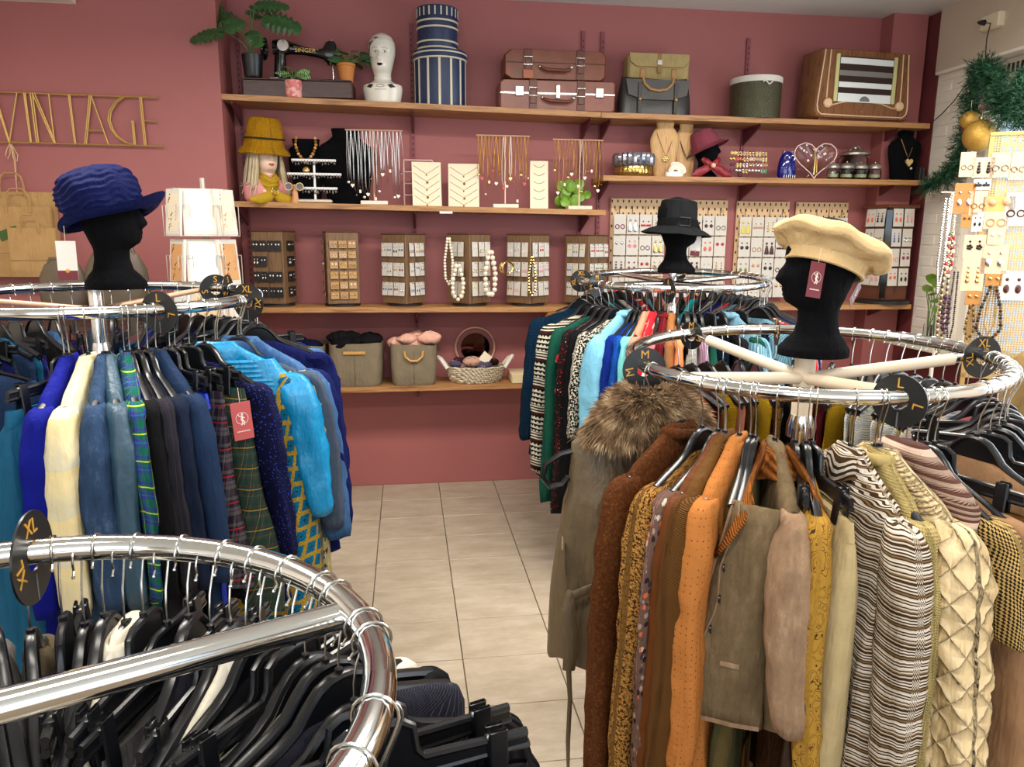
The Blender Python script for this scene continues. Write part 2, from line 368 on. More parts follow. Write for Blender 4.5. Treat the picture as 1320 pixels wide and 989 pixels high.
for i in range(-6,9):
    for j in range(0,15):
        x=.184+TX*(i-.5); y=4.726-TY*(j+.5)
        put('tile',tm,fl,(x,y,-.006+rr.uniform(-.0005,.0004)))
# ---------------------------------------------------------------- shelving
m_shelf=wood('oiled_pine_shelf',(120,78,42),(176,128,78),0,.5,.8)
m_upr=paint('painted_metal_upright',(132,66,72)); m_brk=paint('painted_bracket',(104,44,50))
UPX=[-.925,.06,1.095,1.215,2.15,3.06]
def plank(x0,z0,x1,z1,label,brs,y=DF+.002):
    t=thing('wall_shelf',label,'shelf',(x0,y,z0),group='wall shelves along the red wall'); w=x1-x0
    p=MB(); n=14; dep=.293
    e=[(0,0),(dep,0),(dep,-.03),(0,-.03)]
    rings=[[Vector((w*i/n,(d if d else (.002*sin(i*2.3))),zz+(z1-z0)*i/n)) for d,zz in e] for i in range(n+1)]
    p.loft(rings); p.build('plank',m_shelf,t,smooth=False)
    for bx in brs:
        if x0<bx<x1:
            zz=(z1-z0)*(bx-x0)/w-.03
            MB().prism([(0,0),(.25,0),(.25,-.012),(.03,-.09),(0,-.10)],-.005,.005,Matrix(((0,1,0),(-1,0,0),(0,0,1)))).build('bracket',m_brk,t,(bx-x0,.292,zz),smooth=False)
    return t
SH={'1':[(-.967,2.350),(1.145,2.311),(3.24,2.300)],'2L':[(-.967,1.786),(1.19,1.757)],'2R':[(1.165,1.957),(3.24,1.960)],'4':[(-.967,1.194),(1.2,1.181),(3.245,1.181)],'5':[(-.967,.712),(1.22,.716)]}
def shz(k,x):
    t=SH[k]
    for a,b in zip(t,t[1:]):
        if x<=b[0] or b is t[-1]: return a[1]+(b[1]-a[1])*(x-a[0])/(b[0]-a[0])
for k,ds in (('1',('long top shelf plank carrying the sewing machine and suitcases','top shelf plank carrying the drum box and wooden radio')),('2L',('second shelf plank holding necklace stands on left',)),('2R',('second shelf plank holding wooden busts and glass jars on right',)),('4',('third shelf plank carrying six earring towers on left','third shelf plank below the pegboards on right')),('5',('lowest shelf plank carrying grey storage bins and basket',))):
    for (a,b),dsc in zip(zip(SH[k],SH[k][1:]),ds): plank(a[0],a[1],b[0]-.003,b[1],dsc,UPX)
um=MB(); um.box((0,-.006,0),(.024,.012,2.2)); 
sm=MB(); 
for i in range(66): sm.box((0,-.0125,-1.07+i*.0325),(.005,.002,.014))
ume,sme=um.mesh('upright_rail',m_upr,False),sm.mesh('rail_slots',M('slot_dark',(38,16,20),.8),False)
for i,x in enumerate(UPX[:5]):
    t=thing('shelf_upright',['slotted wall upright nearest the alcove corner by the bust','slotted wall upright beside the blue hat boxes','left of the paired slotted uprights behind the suitcases','right of the paired slotted uprights behind the suitcases','slotted wall upright behind the olive drum box'][i],'shelf upright',(x,D-.001,1.72),group='slotted shelf uprights')
    put('rail',ume,t); put('slot_row',sme,t,kind='stuff')
# ---------------------------------------------------------------- gold wall sign
t=thing('wall_sign','thin brass rod wall sign spelling VINTAGE on the rose wall','sign',at(100,155,Y=4.40))
o0=t.location.copy()
def P(px,py,Y=4.40): return at(px,py,Y=Y)-o0
def zp(x,y): return (x/4.122, 100+y/4.122)
def rods(lst): 
    mb=MB()
    for pl in lst: mb.tube([P(*zp(*p)) for p in pl],.0048,8)
    return mb
rods([[(-160,70),(840,107)]]).build('top_rail',brass,t); rods([[(-160,338),(868,365)]]).build('bottom_rail',brass,t)
arc=[(690,98),(650,102),(610,130),(580,180),(574,225),(590,275),(620,315),(665,345),(715,357)]
for ls in ([[(-38,80),(47,343)],[(-28,80),(50,343)],[(90,78),(50,343)]],[[(125,78),(162,347)],[(133,78),(167,347)]],[[(160,80),(195,346)],[(172,80),(205,346)],[(170,80),(288,348)],[(182,80),(295,348)],[(258,84),(290,348)]],
    [[(330,90),(415,93)],[(363,92),(397,352)],[(370,92),(402,352)]],[[(475,92),(450,354)],[(484,92),(459,354)],[(482,92),(577,356)],[(456,280),(550,284)]],[arc,[(x+10,y+2) for x,y in arc[1:-1]],[(700,230),(713,357)],[(708,230),(720,357)]],
    [[(742,102),(768,361)],[(750,102),(776,361)],[(758,228),(832,234)]]): rods(ls).build('letter',brass,t)
# twine bow and paper bags
kraft=F('kraft_paper','plain',(176,140,92),rough=.8)
t=thing('twine_bow','beige twine bow tied to the brass sign bottom rail','cord',at(13,185,Y=4.38)); o0=t.location.copy()
def Pc(px,py,Y=4.385): return at(px,py,Y=Y)-o0
mb=MB(); mb.tube([Pc(13,184),Pc(9,192),Pc(7,200),Pc(10,205),Pc(13,198),Pc(13,186),Pc(17,190),Pc(23,200),Pc(22,208),Pc(17,204),Pc(14,188)],.0022,6); mb.tube([Pc(14,186),Pc(18,205),Pc(22,248)],.0018,6); mb.tube([Pc(15,186),Pc(20,206),Pc(21,232)],.0018,6); mb.build('bow',M('twine',(205,175,130),.9),t)
def bag(px0,px1,py0,py1,Y,label,hx0,hx1,hy,print_=False):
    a=at(px0,py1,Y=Y); b=at(px1,py0,Y=Y); w=b.x-a.x; h=b.z-a.z
    t=thing('paper_bag',label,'paper bag',((a.x+b.x)/2,Y,a.z),group='kraft paper bags on the left wall')
    mb=MB(); rings=[]
    for z,d in ((0,.02),(h*.12,.03),(h*.5,.03),(h,.022)):
        rings.append([Vector((-w/2,-d/2,z)),Vector((-w/6,-d/2-.003,z)),Vector((w/6,-d/2-.002,z)),Vector((w/2,-d/2,z)),Vector((w/2-.006,0,z)),Vector((w/2,d/2,z)),Vector((-w/2,d/2,z)),Vector((-w/2+.006,0,z))])
    mb.loft(rings); mb.build('body',kraft,t,smooth=False)
    hw=at(hx1,py0,Y=Y).x-at(hx0,py0,Y=Y).x; c=(at(hx0,py0,Y=Y).x+at(hx1,py0,Y=Y).x)/2-(a.x+b.x)/2; hh=at(0,hy,Y=Y).z-at(0,py0,Y=Y).z
    MB().tube([(c+hw/2*x,-.018,h-.03+(hh+.03)*z) for x,z in ((-1,0),(-.97,.5),(-.8,.85),(-.5,1),(.5,1),(.8,.85),(.97,.5),(1,0))],.0045,6).build('handle',kraft,t)
    MB().box((0,-.0185,h*.34),(w*.98,.0012,.003)).build('fold_line',M('kraft_shadow',(140,106,66),.9),t)
    return t,w,h
bag(-45,70,248,350,4.40,'large kraft paper bag hanging furthest back under the sign',2,34,224)
g,w,h=bag(-60,65,267,357,4.35,'wide kraft paper bag in the middle with green print',10,41,244)
mb=MB(); mb.box((0,0,0),(.10,.001,.052)); mb.build('green_print',M('green_print',(70,92,40),.8),g,(w*.09,-.019,h*.62)).rotation_euler=(0,-.38,0)
bag(18,72,294,357,4.30,'small kraft paper bag hanging in front of the larger ones',27,52,277)
# socket and cable
p=at(1297,24,X=XR-.02)
t=thing('wall_socket','cream surface mounted power socket high on the window lintel','socket',(XR-.012,4.03,2.785)); MB().box((-.012,0,0),(.045,.14,.085),bev=.008).build('housing',cream,t); MB().lathe([(.001,-.012),(.022,-.012),(.024,.0),(.001,.0)],16).build('socket_face',cream,t,(-.036,.03,0)).rotation_euler=(0,-pi/2,0)
t=thing('power_cable','thin black cable running from the lintel socket to the shelf','cable',(XR-.05,4.06,2.785)); o0=t.location.copy()
MB().lathe([(.001,0),(.016,0),(.013,.02),(.006,.04),(.001,.04)],12).build('plug',blackp,t).rotation_euler=(0,-pi/2,0)
pts=[Vector((-.04,0,0)),at(1277,30,X=3.21)-o0,at(1272,50,X=3.2)-o0,at(1270,78,X=3.21)-o0,at(1263,95,X=3.22)-o0,at(1243,112,X=3.24)-o0,at(1230,130,X=3.24)-o0,at(1213,148,X=3.25)-o0,at(1200,159,X=3.25)-o0,Vector((3.22,4.6,2.32))-o0]
MB().tube(pts,.0032,6).build('cord',blackp,t)
# ================================================================ things on the shelves
def on(k,px,py,dy=.15):
    p=at(px,py,Y=DF+dy); return Vector((p.x,DF+dy,shz(k,p.x)+.0006))
def wd_(x0,x1,py,Y): return at(x1,py,Y=Y).x-at(x0,py,Y=Y).x
def ht_(px,y0,y1,Y): return at(px,y0,Y=Y).z-at(px,y1,Y=Y).z
leafg=N('dark_leaf'); v=leafg.coord('UV'); n=leafg.noise(leafg.coord('Object'),30,3)
leafg=leafg.done(leafg.mix(n,srgb(18,46,26),srgb(62,108,48)),.35,0)
leafb=N('bright_leaf'); n=leafb.noise(leafb.coord('Object'),25,3); leafb=leafb.done(leafb.mix(n,srgb(70,120,30),srgb(150,190,60)),.4,0)
leafv=N('striped_leaf'); n=leafv.wave(leafv.coord('Object'),30,'X',6); leafv=leafv.done(leafv.mix(n,srgb(30,80,40),srgb(150,190,120)),.4)
stem_m=M('plant_stem',(90,120,60),.6)
def leaf_mesh(L,W,kind,mat,thick=.0012):
    "leaf along +x, cupped; kind: monstera with notches, round, oval"
    n=14; up=[];pts=[]
    for i in range(n+1):
        t=i/n
        if kind=='round': w=W*.5*math.sqrt(max(0,1-(2*t-1)**2))
        elif kind=='monstera': w=W*.5*sin(pi*min(1,t*.92+.06))**.6*(1-.15*t)*(1 if i%2==0 or i<3 or i>12 else .52)
        else: w=W*.5*sin(pi*t)**.8
        pts.append((t,max(w,.0005)))
    mb=MB(); rings=[]
    for t,w in pts:
        x=L*t; z=-L*.35*t*t
        rings.append([Vector((x,-w,z-w*.25)),Vector((x,-w*.5,z+.0)),Vector((x,0,z-w*.12)),Vector((x,w*.5,z)),Vector((x,w,z-w*.25)),Vector((x,w*.5,z-thick)),Vector((x,0,z-w*.12-thick)),Vector((x,-w*.5,z-thick))])
    mb.loft(rings); return mb.mesh('leaf',mat)
def plant(name,label,loc,pot_fn,lvs,kind,mat,top,group='small potted plants',smt=None):
    "lvs: (dx,dz,dy,L,W,yaw,pitch) relative to the pot's top centre"
    t=thing(name,label,'plant',loc,group=group); pot_fn(t)
    for k,(dx,dz,dy,L,W,yaw,pit) in enumerate(lvs):
        e=Vector((dx,dy,top+dz)); MB().tube([(0,0,top-.02),(dx*.3,dy*.3,top+dz*.55),e],.0022,5).build('stem',stem_m,t)
        o=put('leaf',leaf_mesh(L,W,kind,mat),t,e); o.rotation_euler=(RD(58)*cos(yaw)+RD(12*sin(k*2)),-pit,yaw)
    return t
def pot(prof,mat,n=20):
    return lambda t: (MB().lathe(prof,n).build('pot',mat,t), MB().lathe([(.001,prof[-1][1]-.012),(prof[-1][0]*.9,prof[-1][1]-.012)],n).build('soil',M('soil',(40,28,20),1),t))
# sewing machine on its wooden base
Y1=DF+.15
base=on('1',388,122,.13); walnut=wood('dark_walnut',(38,20,18),(70,42,34),0,.4,2)
bw=wd_(320,459,120,base.y)
t=thing('sewing_machine','black antique sewing machine with gold lettering on dark wooden base','sewing machine',base,RD(-2))
MB().box((-.0,0,.048),(bw,.20,.092),bev=.006).build('wooden_base',walnut,t)
MB().box((0,0,.098),(bw*.98,.19,.008),bev=.002).build('base_plate',walnut,t)
blk=M('black_enamel',(12,12,14),.15)
zt=.102; s=bw/139     # metres per photo pixel
X=lambda px:(px-389)*s
Zz=lambda py:zt+(108-py)*s
mb=MB()
mb.loft([[Vector((X(px)+.0,.022*cos(a)*k,Zz(py)+h*s*sin(a))) for a in [2*pi*i/16 for i in range(16)]] for px,py,h,k in ((356,66,9,1.1),(366,66,11,1.2),(378,66,8,1.1),(395,69,5.5,.9),(412,72,5,.9),(420,72,7,1),(424,70,13,1.1),(432,70,14,1),(436,70,11,.7))])
mb.build('arm',blk,t)
mb=MB(); mb.loft([[Vector((X(px)+w*s*cos(a),.026*sin(a),z)) for a in [2*pi*i/14 for i in range(14)]] for px,w,z in ((366,13,zt),(366,11,zt+.02),(364,8,zt+.06),(365,7,Zz(72)),(366,10,Zz(64)))]); mb.build('pillar',blk,t)
mb=MB(); mb.loft([[Vector((X(431)+w*s*cos(a),.02*sin(a),z)) for a in [2*pi*i/12 for i in range(12)]] for w,z in ((6,Zz(86)),(6.5,Zz(80)),(6.5,Zz(62)),(5,Zz(57)))]); mb.build('needle_head',blk,t)
MB().tube([(X(432),-.005,Zz(108)),(X(432),-.005,Zz(54))],.003,8).build('needle_bar',silver,t)
MB().lathe([(.001,-.014),(.03,-.014),(.033,-.01),(.033,.01),(.03,.014),(.001,.014)],20).build('face_plate',silver,t,(X(371),-.045,Zz(66))).rotation_euler=(pi/2,0,0)
w_=MB().torus((0,0,0),.052,.009,26,8); 
for a in range(5): w_.tube([(0,0,0),(.05*cos(a*1.257),.05*sin(a*1.257),0)],.004,6)
o=w_.build('handwheel',blk,t,(X(345),0,Zz(68))); o.rotation_euler=(0,pi/2,RD(25))
text('SINGER',.030,M('gold_decal',(205,170,90),.4,.3),t,(X(398),-.0265,Zz(70)),sx=1.15)
MB().tube([(X(383),-.026,Zz(65.5)),(X(415),-.024,Zz(69))],.0012,5).build('gold_stripe',gold,t)
MB().box((X(370),0,zt+.006),(.15,.15,.012),bev=.003).box((X(428),0,zt+.004),(.08,.12,.008),bev=.002).build('bed',blk,t)
# plants
p=on('1',327,104,.09); bz=Vector((0,0,.104))
pot_blk=pot([(.001,0),(.044,0),(.048,.01),(.058,.118),(.054,.12),(.001,.112)],M('black_pot',(18,20,24),.35))
L=[(x_*.85,z_,y_-.05,l_*.88,w_*.95,a_,b_) for x_,z_,y_,l_,w_,a_,b_ in [(-.10,.17,-.02,.23,.20,RD(165),RD(8)),(-.14,.10,-.05,.20,.17,RD(195),RD(-5)),(-.17,.2,.02,.16,.13,RD(150),RD(35)),(.05,.24,-.03,.19,.13,RD(-8),RD(12)),(.09,.17,-.03,.22,.17,RD(-12),RD(-4)),(.02,.22,-.02,.17,.13,RD(20),RD(25)),(-.03,.16,-.06,.15,.14,RD(-110),RD(-25)),(.0,.2,.03,.16,.12,RD(60),RD(30)),(.02,.1,-.07,.14,.13,RD(-60),RD(-30))]]
plant('potted_monstera','large leafed plant in a black pot on the sewing machine base',p+bz,pot_blk,L,'monstera',leafg,.115)
pk=N('pink_lattice'); v=pk.coord('Object',(40,40,40)); pk=pk.done(pk.mix(pk.math('GREATER_THAN',pk.noise(v,1,3),.5),srgb(205,110,110),srgb(225,165,155)),.5)
Ls=[(.02*cos(a),.03+.012*(i%3),.02*sin(a),.075,.042,a,RD(10+12*(i%2))) for i,a in enumerate([k*.9 for k in range(10)])]
plant('potted_fittonia','small striped plant in a pink patterned pot beside wooden base',on('1',379,122,.03),pot([(.001,0),(.04,0),(.044,.01),(.046,.088),(.042,.09),(.001,.08)],pk),Ls,'oval',leafv,.085)
Ls=[(.05*cos(a)+.03,.03+.02*(i%3),.04*sin(a),.085,.05,a,RD(5+15*(i%2))) for i,a in enumerate([k*.62 for k in range(16)])]
plant('potted_ivy','small dark green plant in a terracotta pot beside white head',on('1',447,110,.10)+bz,pot([(.001,0),(.034,0),(.048,.085),(.052,.087),(.052,.10),(.046,.10),(.001,.09)],M('terracotta',(190,120,55),.7)),Ls,'oval',leafg,.09)
L=[]; rr=random.Random(8)
for i in range(26):
    a=rr.uniform(0,2*pi); r=rr.uniform(.02,.11); L.append((r*cos(a),rr.uniform(-.0,.13),r*.6*sin(a)-.02,.06,.062,rr.uniform(-2.6,-.5),RD(-60+rr.uniform(-25,25))))
plant('potted_pilea','bright green round leafed plant behind the right gold necklace stand',on('2L',738,268,.20),pot([(.001,0),(.035,0),(.045,.06),(.042,.062),(.001,.055)],M('gold_pot',(190,150,80),.4,.5)),L,'round',leafb,.06)
# ---------------------------------------------------------------- heads
class Head:
    TAB=[(0,.090,-.088,.085),(.018,.090,-.088,.085),(.035,.075,-.078,.074),(.06,.052,-.06,.056),(.09,.045,-.054,.050),(.118,.046,-.054,.049),(.128,.062,-.058,.050),(.14,.080,-.064,.053),(.155,.088,-.070,.058),(.18,.090,-.080,.064),(.21,.087,-.090,.070),(.235,.083,-.096,.075),(.265,.088,-.100,.077),(.295,.080,-.097,.074),(.325,.055,-.080,.060),(.343,.028,-.050,.036),(.351,.004,-.02,.006)]
    def __init__(s,k=1,base=None,feat=1,stretch=1): s.k=k; s.tab=base or s.TAB; s.ft=feat; s.st=stretch
    def pt(s,ph,z):
        f,b,w=interp(s.tab,z); c=(f+b)/2; a=(f-b)/2; x=c+a*cos(ph); y=w*sin(ph)
        q=s.ft; ap=math.atan2(sin(ph),cos(ph)); g=lambda m,d:math.exp(-(m/d)**2)
        n=.022*g(z-.196,.014)*g(ap,.17)+.013*g(z-.216,.016)*g(ap,.12)+.006*g(z-.232,.02)*g(ap,.1)
        n+=.0055*g(z-.168,.006)*g(ap,.3)+.004*g(z-.158,.005)*g(ap,.24)-.004*g(z-.163,.003)*g(ap,.25)+.004*g(z-.140,.012)*g(ap,.3)
        n+=-.010*g(z-.232,.012)*(g(ap-.42,.2)+g(ap+.42,.2))+.004*g(z-.232,.008)*(g(ap-.42,.15)+g(ap+.42,.15))+.004*g(z-.25,.008)*(g(ap-.42,.3)+g(ap+.42,.3))
        d=Vector((cos(ph),sin(ph),0)); return (Vector((x,y,z*s.st))+d*n*q)*s.k
    def mesh(s,mat,n=48,m=72,name='head'):
        mb=MB(); zt=s.tab[-1][0]; mb.loft([[s.pt(2*pi*i/n,zt*j/m) for i in range(n)] for j in range(m+1)]); return mb.mesh(name,mat,'all')
    def decal(s,pts,mat,parent,name,off=.0012):
        "flat patch laid on the skin: pts are (phi,z) outline"
        cx=sum(p[0] for p in pts)/len(pts); cz=sum(p[1] for p in pts)/len(pts)
        rings=[[s.pt(lerp(cx,a,t),lerp(cz,z,t))*1+Vector((cos(a),sin(a),0))*off*s.k for a,z in pts] for t in (0.02,.5,1)]
        rings=[[p for p in reversed(r)] for r in rings]
        mb=MB(); mb.loft(rings,caps=(True,False)); return mb.build(name,mat,parent)
    def line(s,pts,mat,parent,name,r=.0012):
        return MB().tube([s.pt(a,z) for a,z in pts],r*s.k,5).build(name,mat,parent)
def ell(cx,cz,rx,rz,n=12): return [(cx+rx*cos(2*pi*i/n),cz+rz*sin(2*pi*i/n)) for i in range(n)]
inkm=M('ink_black',(25,25,28),.4); skin=M('pale_skin_plastic',(226,196,170),.4); red=M('red_lip',(170,40,40),.35)
def face(h,t,lipm,browm,iris=inkm,s=1):
    for sg in (-1,1):
        h.decal(ell(.40*sg,.2325,.16*s,.0062*s),M('eye_white',(235,232,225),.3),t,'eye'); h.decal(ell(.40*sg,.2325,.055*s,.0056*s),iris,t,'iris',.0022)
        h.line([(.20*sg,.236),(.32*sg,.2405),(.45*sg,.240),(.60*sg,.234)],inkm,t,'eyelid'); h.line([(.18*sg,.249),(.36*sg,.257),(.6*sg,.250)],browm,t,'eyebrow',.0015)
    h.decal([(-.30,.164),(-.12,.1705),(0,.168),(.12,.1705),(.30,.164),(.15,.156),(0,.1535),(-.15,.156)],lipm,t,'lips',.0016)
# white porcelain head
wp=at(494,130,Y=DF+.12); WH=[(0,.080,-.078,.098),(.012,.084,-.080,.104),(.085,.090,-.082,.116),(.105,.085,-.08,.112),(.118,.06,-.065,.075),(.135,.046,-.052,.050)]
tab=WH+[(z+.045,f,b,w) for z,f,b,w in Head.TAB[6:]]
class H2(Head):
    def pt(s,ph,z):
        if z<.15: 
            f,b,w=interp(s.tab,z); return Vector(((f+b)/2+(f-b)/2*cos(ph),w*sin(ph),z*s.st))*s.k
        q=Head.pt(s.in_,ph,z-.045); return Vector((q.x,q.y,q.z+.045*s.k))
h=H2(1.0,tab); h.in_=Head(1.0); hz=ht_(494,37,130,DF+.12)/.396; h.k=hz; h.in_.k=hz
porc=M('white_porcelain',(224,218,204),.18)
t=thing('porcelain_head','white porcelain lady head with painted black face on top shelf','mannequin head',on('1',494,130,.12),RD(-98))
put('head',h.mesh(porc),t)
face(h.in_,t,inkm,inkm); 
for c in t.children:
    if c.name.split('.')[0] in('eye','iris','eyelid','eyebrow','lips'): c.location.z=.045*hz
o=h.in_.decal([(-.1,.335),(-.12,.31),(-.35,.30),(-.62,.285),(-.95,.255),(-1.1,.225),(-1.2,.25),(-1.05,.29),(-.7,.32),(-.35,.34)][::-1],M('grey_ink',(70,70,72),.4),t,'painted_hair'); o.location.z=.045*hz
for sg in (-1,1): h.decal([(sg*.35,.098),(sg*.6,.104),(sg*.8,.088),(sg*.5,.08)][::sg],inkm,t,'painted_collar')
h.line([(x*.1,.07+.004*(i%2)) for i,x in enumerate((-3,-2,-1,0,1,2,3))],inkm,t,'painted_scroll'); h.line(ell(0,.092,.2,.008,16)+[(.2,.092)],inkm,t,'painted_eye_ornament')
# ---------------------------------------------------------------- hat boxes
navy=M('navy_paper',(26,42,78),.45); st_c=M('cream_stripe',(205,196,172),.6)
def hatbox(cx,y0,y1,x0,x1,zb,label,stripes,rings,ytop):
    p=on('1',cx,132,.16); R=wd_(x0,x1,100,p.y)/2; H=ht_(cx,y0,y1,p.y)
    t=thing('hat_box',label,'hat box',p+Vector((0,0,zb)),group='blue and cream round hat boxes')
    MB().lathe([(.001,0),(R*.95,0),(R*.96,.004),(R*.96,H-.05),(.001,H-.05)],40).build('body',navy,t)
    MB().lathe([(R*.97,H-ytop),(R,H-ytop),(R,H-.006),(R*.99,H),(.001,H+.001)],40).build('lid',navy,t)
    mb=MB()
    for k in range(stripes):
        a=2*pi*k/stripes+.15; mb.box((cos(a)*R*.962,sin(a)*R*.962,(H-ytop)/2),(.002,.013,H-ytop),rz=a)
    if stripes: mb.build('stripe',st_c,t,smooth=False)
    for z,hh in rings: MB().lathe([(R*1.003,z-hh/2),(R*1.006,z-hh/2),(R*1.006,z+hh/2),(R*1.003,z+hh/2)],40).build('band',st_c,t)
    return t,R,H
t1,R1,H1=hatbox(568,62,133,534,603,0,'large navy hat box with cream vertical stripes, bottom of pair',14,[],.045)
for z in (H1-.045,H1-.015): MB().lathe([(R1*1.002,z-.004),(R1*1.006,z-.004),(R1*1.006,z+.004),(R1*1.002,z+.004)],40).build('band',st_c,t1)
t2,R2,H2_=hatbox(565,6,62,538,591,H1+.002,'smaller navy hat box with cream rings stacked on larger one',0,[(.012,.009),(.045,.009),(.12,.009),(.155,.009)],.055)
sme_=MB().box((0,0,0),(.002,.008,.045)).mesh('lid_stripe',st_c,False)
for k in range(22): a=2*pi*k/22; put('lid_stripe',sme_,t2,(cos(a)*R2*1.003,sin(a)*R2*1.003,H2_-.03),a)
# ---------------------------------------------------------------- suitcases
lea=N('brown_leather'); n=lea.noise(lea.coord('Object'),14,5); lea=lea.done(lea.mix(n,srgb(88,44,28),srgb(140,76,48)),.35,0,lea.bump(lea.noise(lea.coord('Object'),220),.25,.002))
lea2=N('pinkish_leather'); n=lea2.noise(lea2.coord('Object'),14,5); lea2=lea2.done(lea2.mix(n,srgb(110,62,50),srgb(150,92,76)),.35,0,lea2.bump(lea2.noise(lea2.coord('Object'),220),.2,.002))
strap=M('strap_leather',(96,50,34),.4)
def suitcase(x0,x1,y0,y1,label,mat,soft,zb,straps,rim,dy=.16,dep=.24):
    c=(x0+x1)/2; p=on('1',c,138,dy); W=wd_(x0,x1,(y0+y1)/2,p.y-dep/2); H=ht_(c,y0,y1,p.y-dep/2)*.97
    t=thing('suitcase',label,'suitcase',p+Vector((0,0,zb)),RD(-1.5),group='brown leather suitcases'); y=-dep/2
    b=.024 if soft else .012
    out=[(-W/2+b*1.6,0),(W/2-b,0),(W/2,b),(W/2,H-b),(W/2-b,H),(-W/2+b*1.6,H),(-W/2,H-b*1.4),(-W/2,b)]
    mb=MB(); rings=[]
    for yy,k in ((y+.0,.97),(y+.012,1),(dep/2-.012,1),(dep/2,.97)): rings.append([Vector((px*k,yy,H/2+(pz-H/2)*(k if k==1 else .95))) for px,pz in out][::-1])
    mb.loft(rings); mb.build('body',mat,t)
    MB().box((0,y+.004,H*.56),(W*.99,.018,.012 if rim else .004),bev=.001).build('rim',silver if rim else strap,t)
    for sx in straps:
        s_=MB(); s_.box((sx,y-.004,H/2),(.046,.006,H*.98),bev=.002).box((sx,0,H+.001),(.046,dep*.95,.006),bev=.002); s_.build('strap',strap,t)
        MB().tube([(sx-.024,y-.010,H*.48),(sx-.024,y-.010,H*.74),(sx+.024,y-.010,H*.74),(sx+.024,y-.010,H*.48)],.0035,6,closed=True).build('buckle',silver,t)
        MB().box((sx,y-.0095,H*.45),(.034,.005,H*.46),bev=.0024).build('strap_tongue',strap,t)
    MB().tube([(-.09+.02*0,y-.006,H*.42),(-.085,y-.025,H*.37),(-.05,y-.03,H*.30),(.05,y-.03,H*.28),(.085,y-.025,H*.34),(.09,y-.006,H*.40)],[.006,.008,.010,.010,.008,.006],10).build('handle',strap,t)
    for sx in (-.09,.09): MB().ball((sx,y-.008,H*.42),.012,10).build('handle_ring',silver,t)
    return t,W,H,y
t,W,H,y=suitcase(640,789,99,140,'pinkish brown hard suitcase with silver rim and locks, bottom',lea2,False,0,(-.145,.135),True)
for sx in (-W*.33,W*.36): MB().box((sx,y-.006,H*.62),(.05,.008,.055),bev=.003).build('lock_plate',silver,t)
MB().box((0.0,y-.007,H*.62),(.026,.008,.075),bev=.003).build('latch',silver,t)
t,W,H,y=suitcase(646,777,63,103,'soft brown leather suitcase with two buckled straps, stacked on top',lea,True,H+.004,(-.16,.145),False,dep=.21)
MB().box((-.16,y-.013,H*.16),(.06,.006,.05),bev=.002).build('luggage_tag',M('tan_leather',(160,84,46),.4),t)
# ---------------------------------------------------------------- canvas and leather bags
canv=F('olive_canvas','plain',(172,152,104)); tan=M('tan_strap',(150,112,62),.45)
p=on('1',844,140,.19); W=wd_(805,884,90,p.y-.05); H=ht_(844,57,140,p.y-.05)
t=thing('canvas_satchel','khaki canvas satchel standing behind the black leather bag','bag',p)
MB().box((0,0,H/2),(W,.10,H),bev=.012).build('body',canv,t)
MB().prism([(-W/2+.004,H),(W/2-.004,H),(W/2-.006,H-.05),(W/2-.04,H-.075),(-W/2+.05,H-.075),(-W/2+.012,H-.05)],-.058,-.05).build('flap',canv,t,smooth=False)
MB().tube([(-W/2+.01,-.057,H-.045),(-W/2+.05,-.057,H-.074),(W/2-.04,-.057,H-.074),(W/2-.01,-.057,H-.045)],.003,6).build('flap_piping',tan,t)
MB().box((-.0,-.058,H-.055),(.026,.006,.11),bev=.002).build('strap',tan,t); MB().box((-.0,-.062,H-.05),(.03,.004,.028),bev=.001).build('buckle',silver,t)
bl=N('black_leather'); n=bl.noise(bl.coord('Object'),9,5); bl=bl.done(bl.mix(n,srgb(18,18,20),srgb(58,54,52)),.32,0,bl.bump(n,.4,.01))
p=on('1',846,146,.05); W=wd_(799,893,120,p.y); H=ht_(846,99,146,p.y)
t=thing('leather_bag','black leather handbag with tan handle and two straps','bag',p+Vector((0,.06,0)))
mb=MB(); rings=[]
for z,w,d,sg in ((0,.94,.055,0),(.02,1,.068,0),(.5,.98,.064,0),(.8,.94,.045,.01),(1,.90,.022,.02)):
    rings.append([Vector((W/2*w*math.copysign(abs(cos(a))**.35,cos(a)),d*math.copysign(abs(sin(a))**.6,sin(a)),H*z+(.018 if z==1 else 0)*abs(cos(a))**3)) for a in [2*pi*i/28 for i in range(28)]])
mb.loft(rings); mb.build('body',bl,t)
MB().prism([(-W*.44,H*.97),(W*.44,H*.97),(W*.40,H*.55),(W*.2,H*.42),(-W*.2,H*.42),(-W*.40,H*.55)],-.074,-.062).build('flap',bl,t)
for sx in (-.11,.11):
    MB().box((sx,-.078,H*.45),(.022,.006,H*.85),bev=.002).build('strap',M('dark_strap',(44,38,34),.4),t); MB().ball((sx,-.083,H*.42),.011,8).build('buckle',brass,t)
for sx in (-.095,.095): MB().box((sx,-.07,H*1.13),(.036,.012,.055),bev=.004).build('handle_tab',tan,t)
MB().tube([(-.095,-.072,H*1.05),(-.085,-.078,H*.85),(-.05,-.08,H*.70),(0,-.08,H*.66),(.05,-.08,H*.70),(.085,-.078,H*.85),(.095,-.072,H*1.05)],.009,10).build('handle',tan,t)
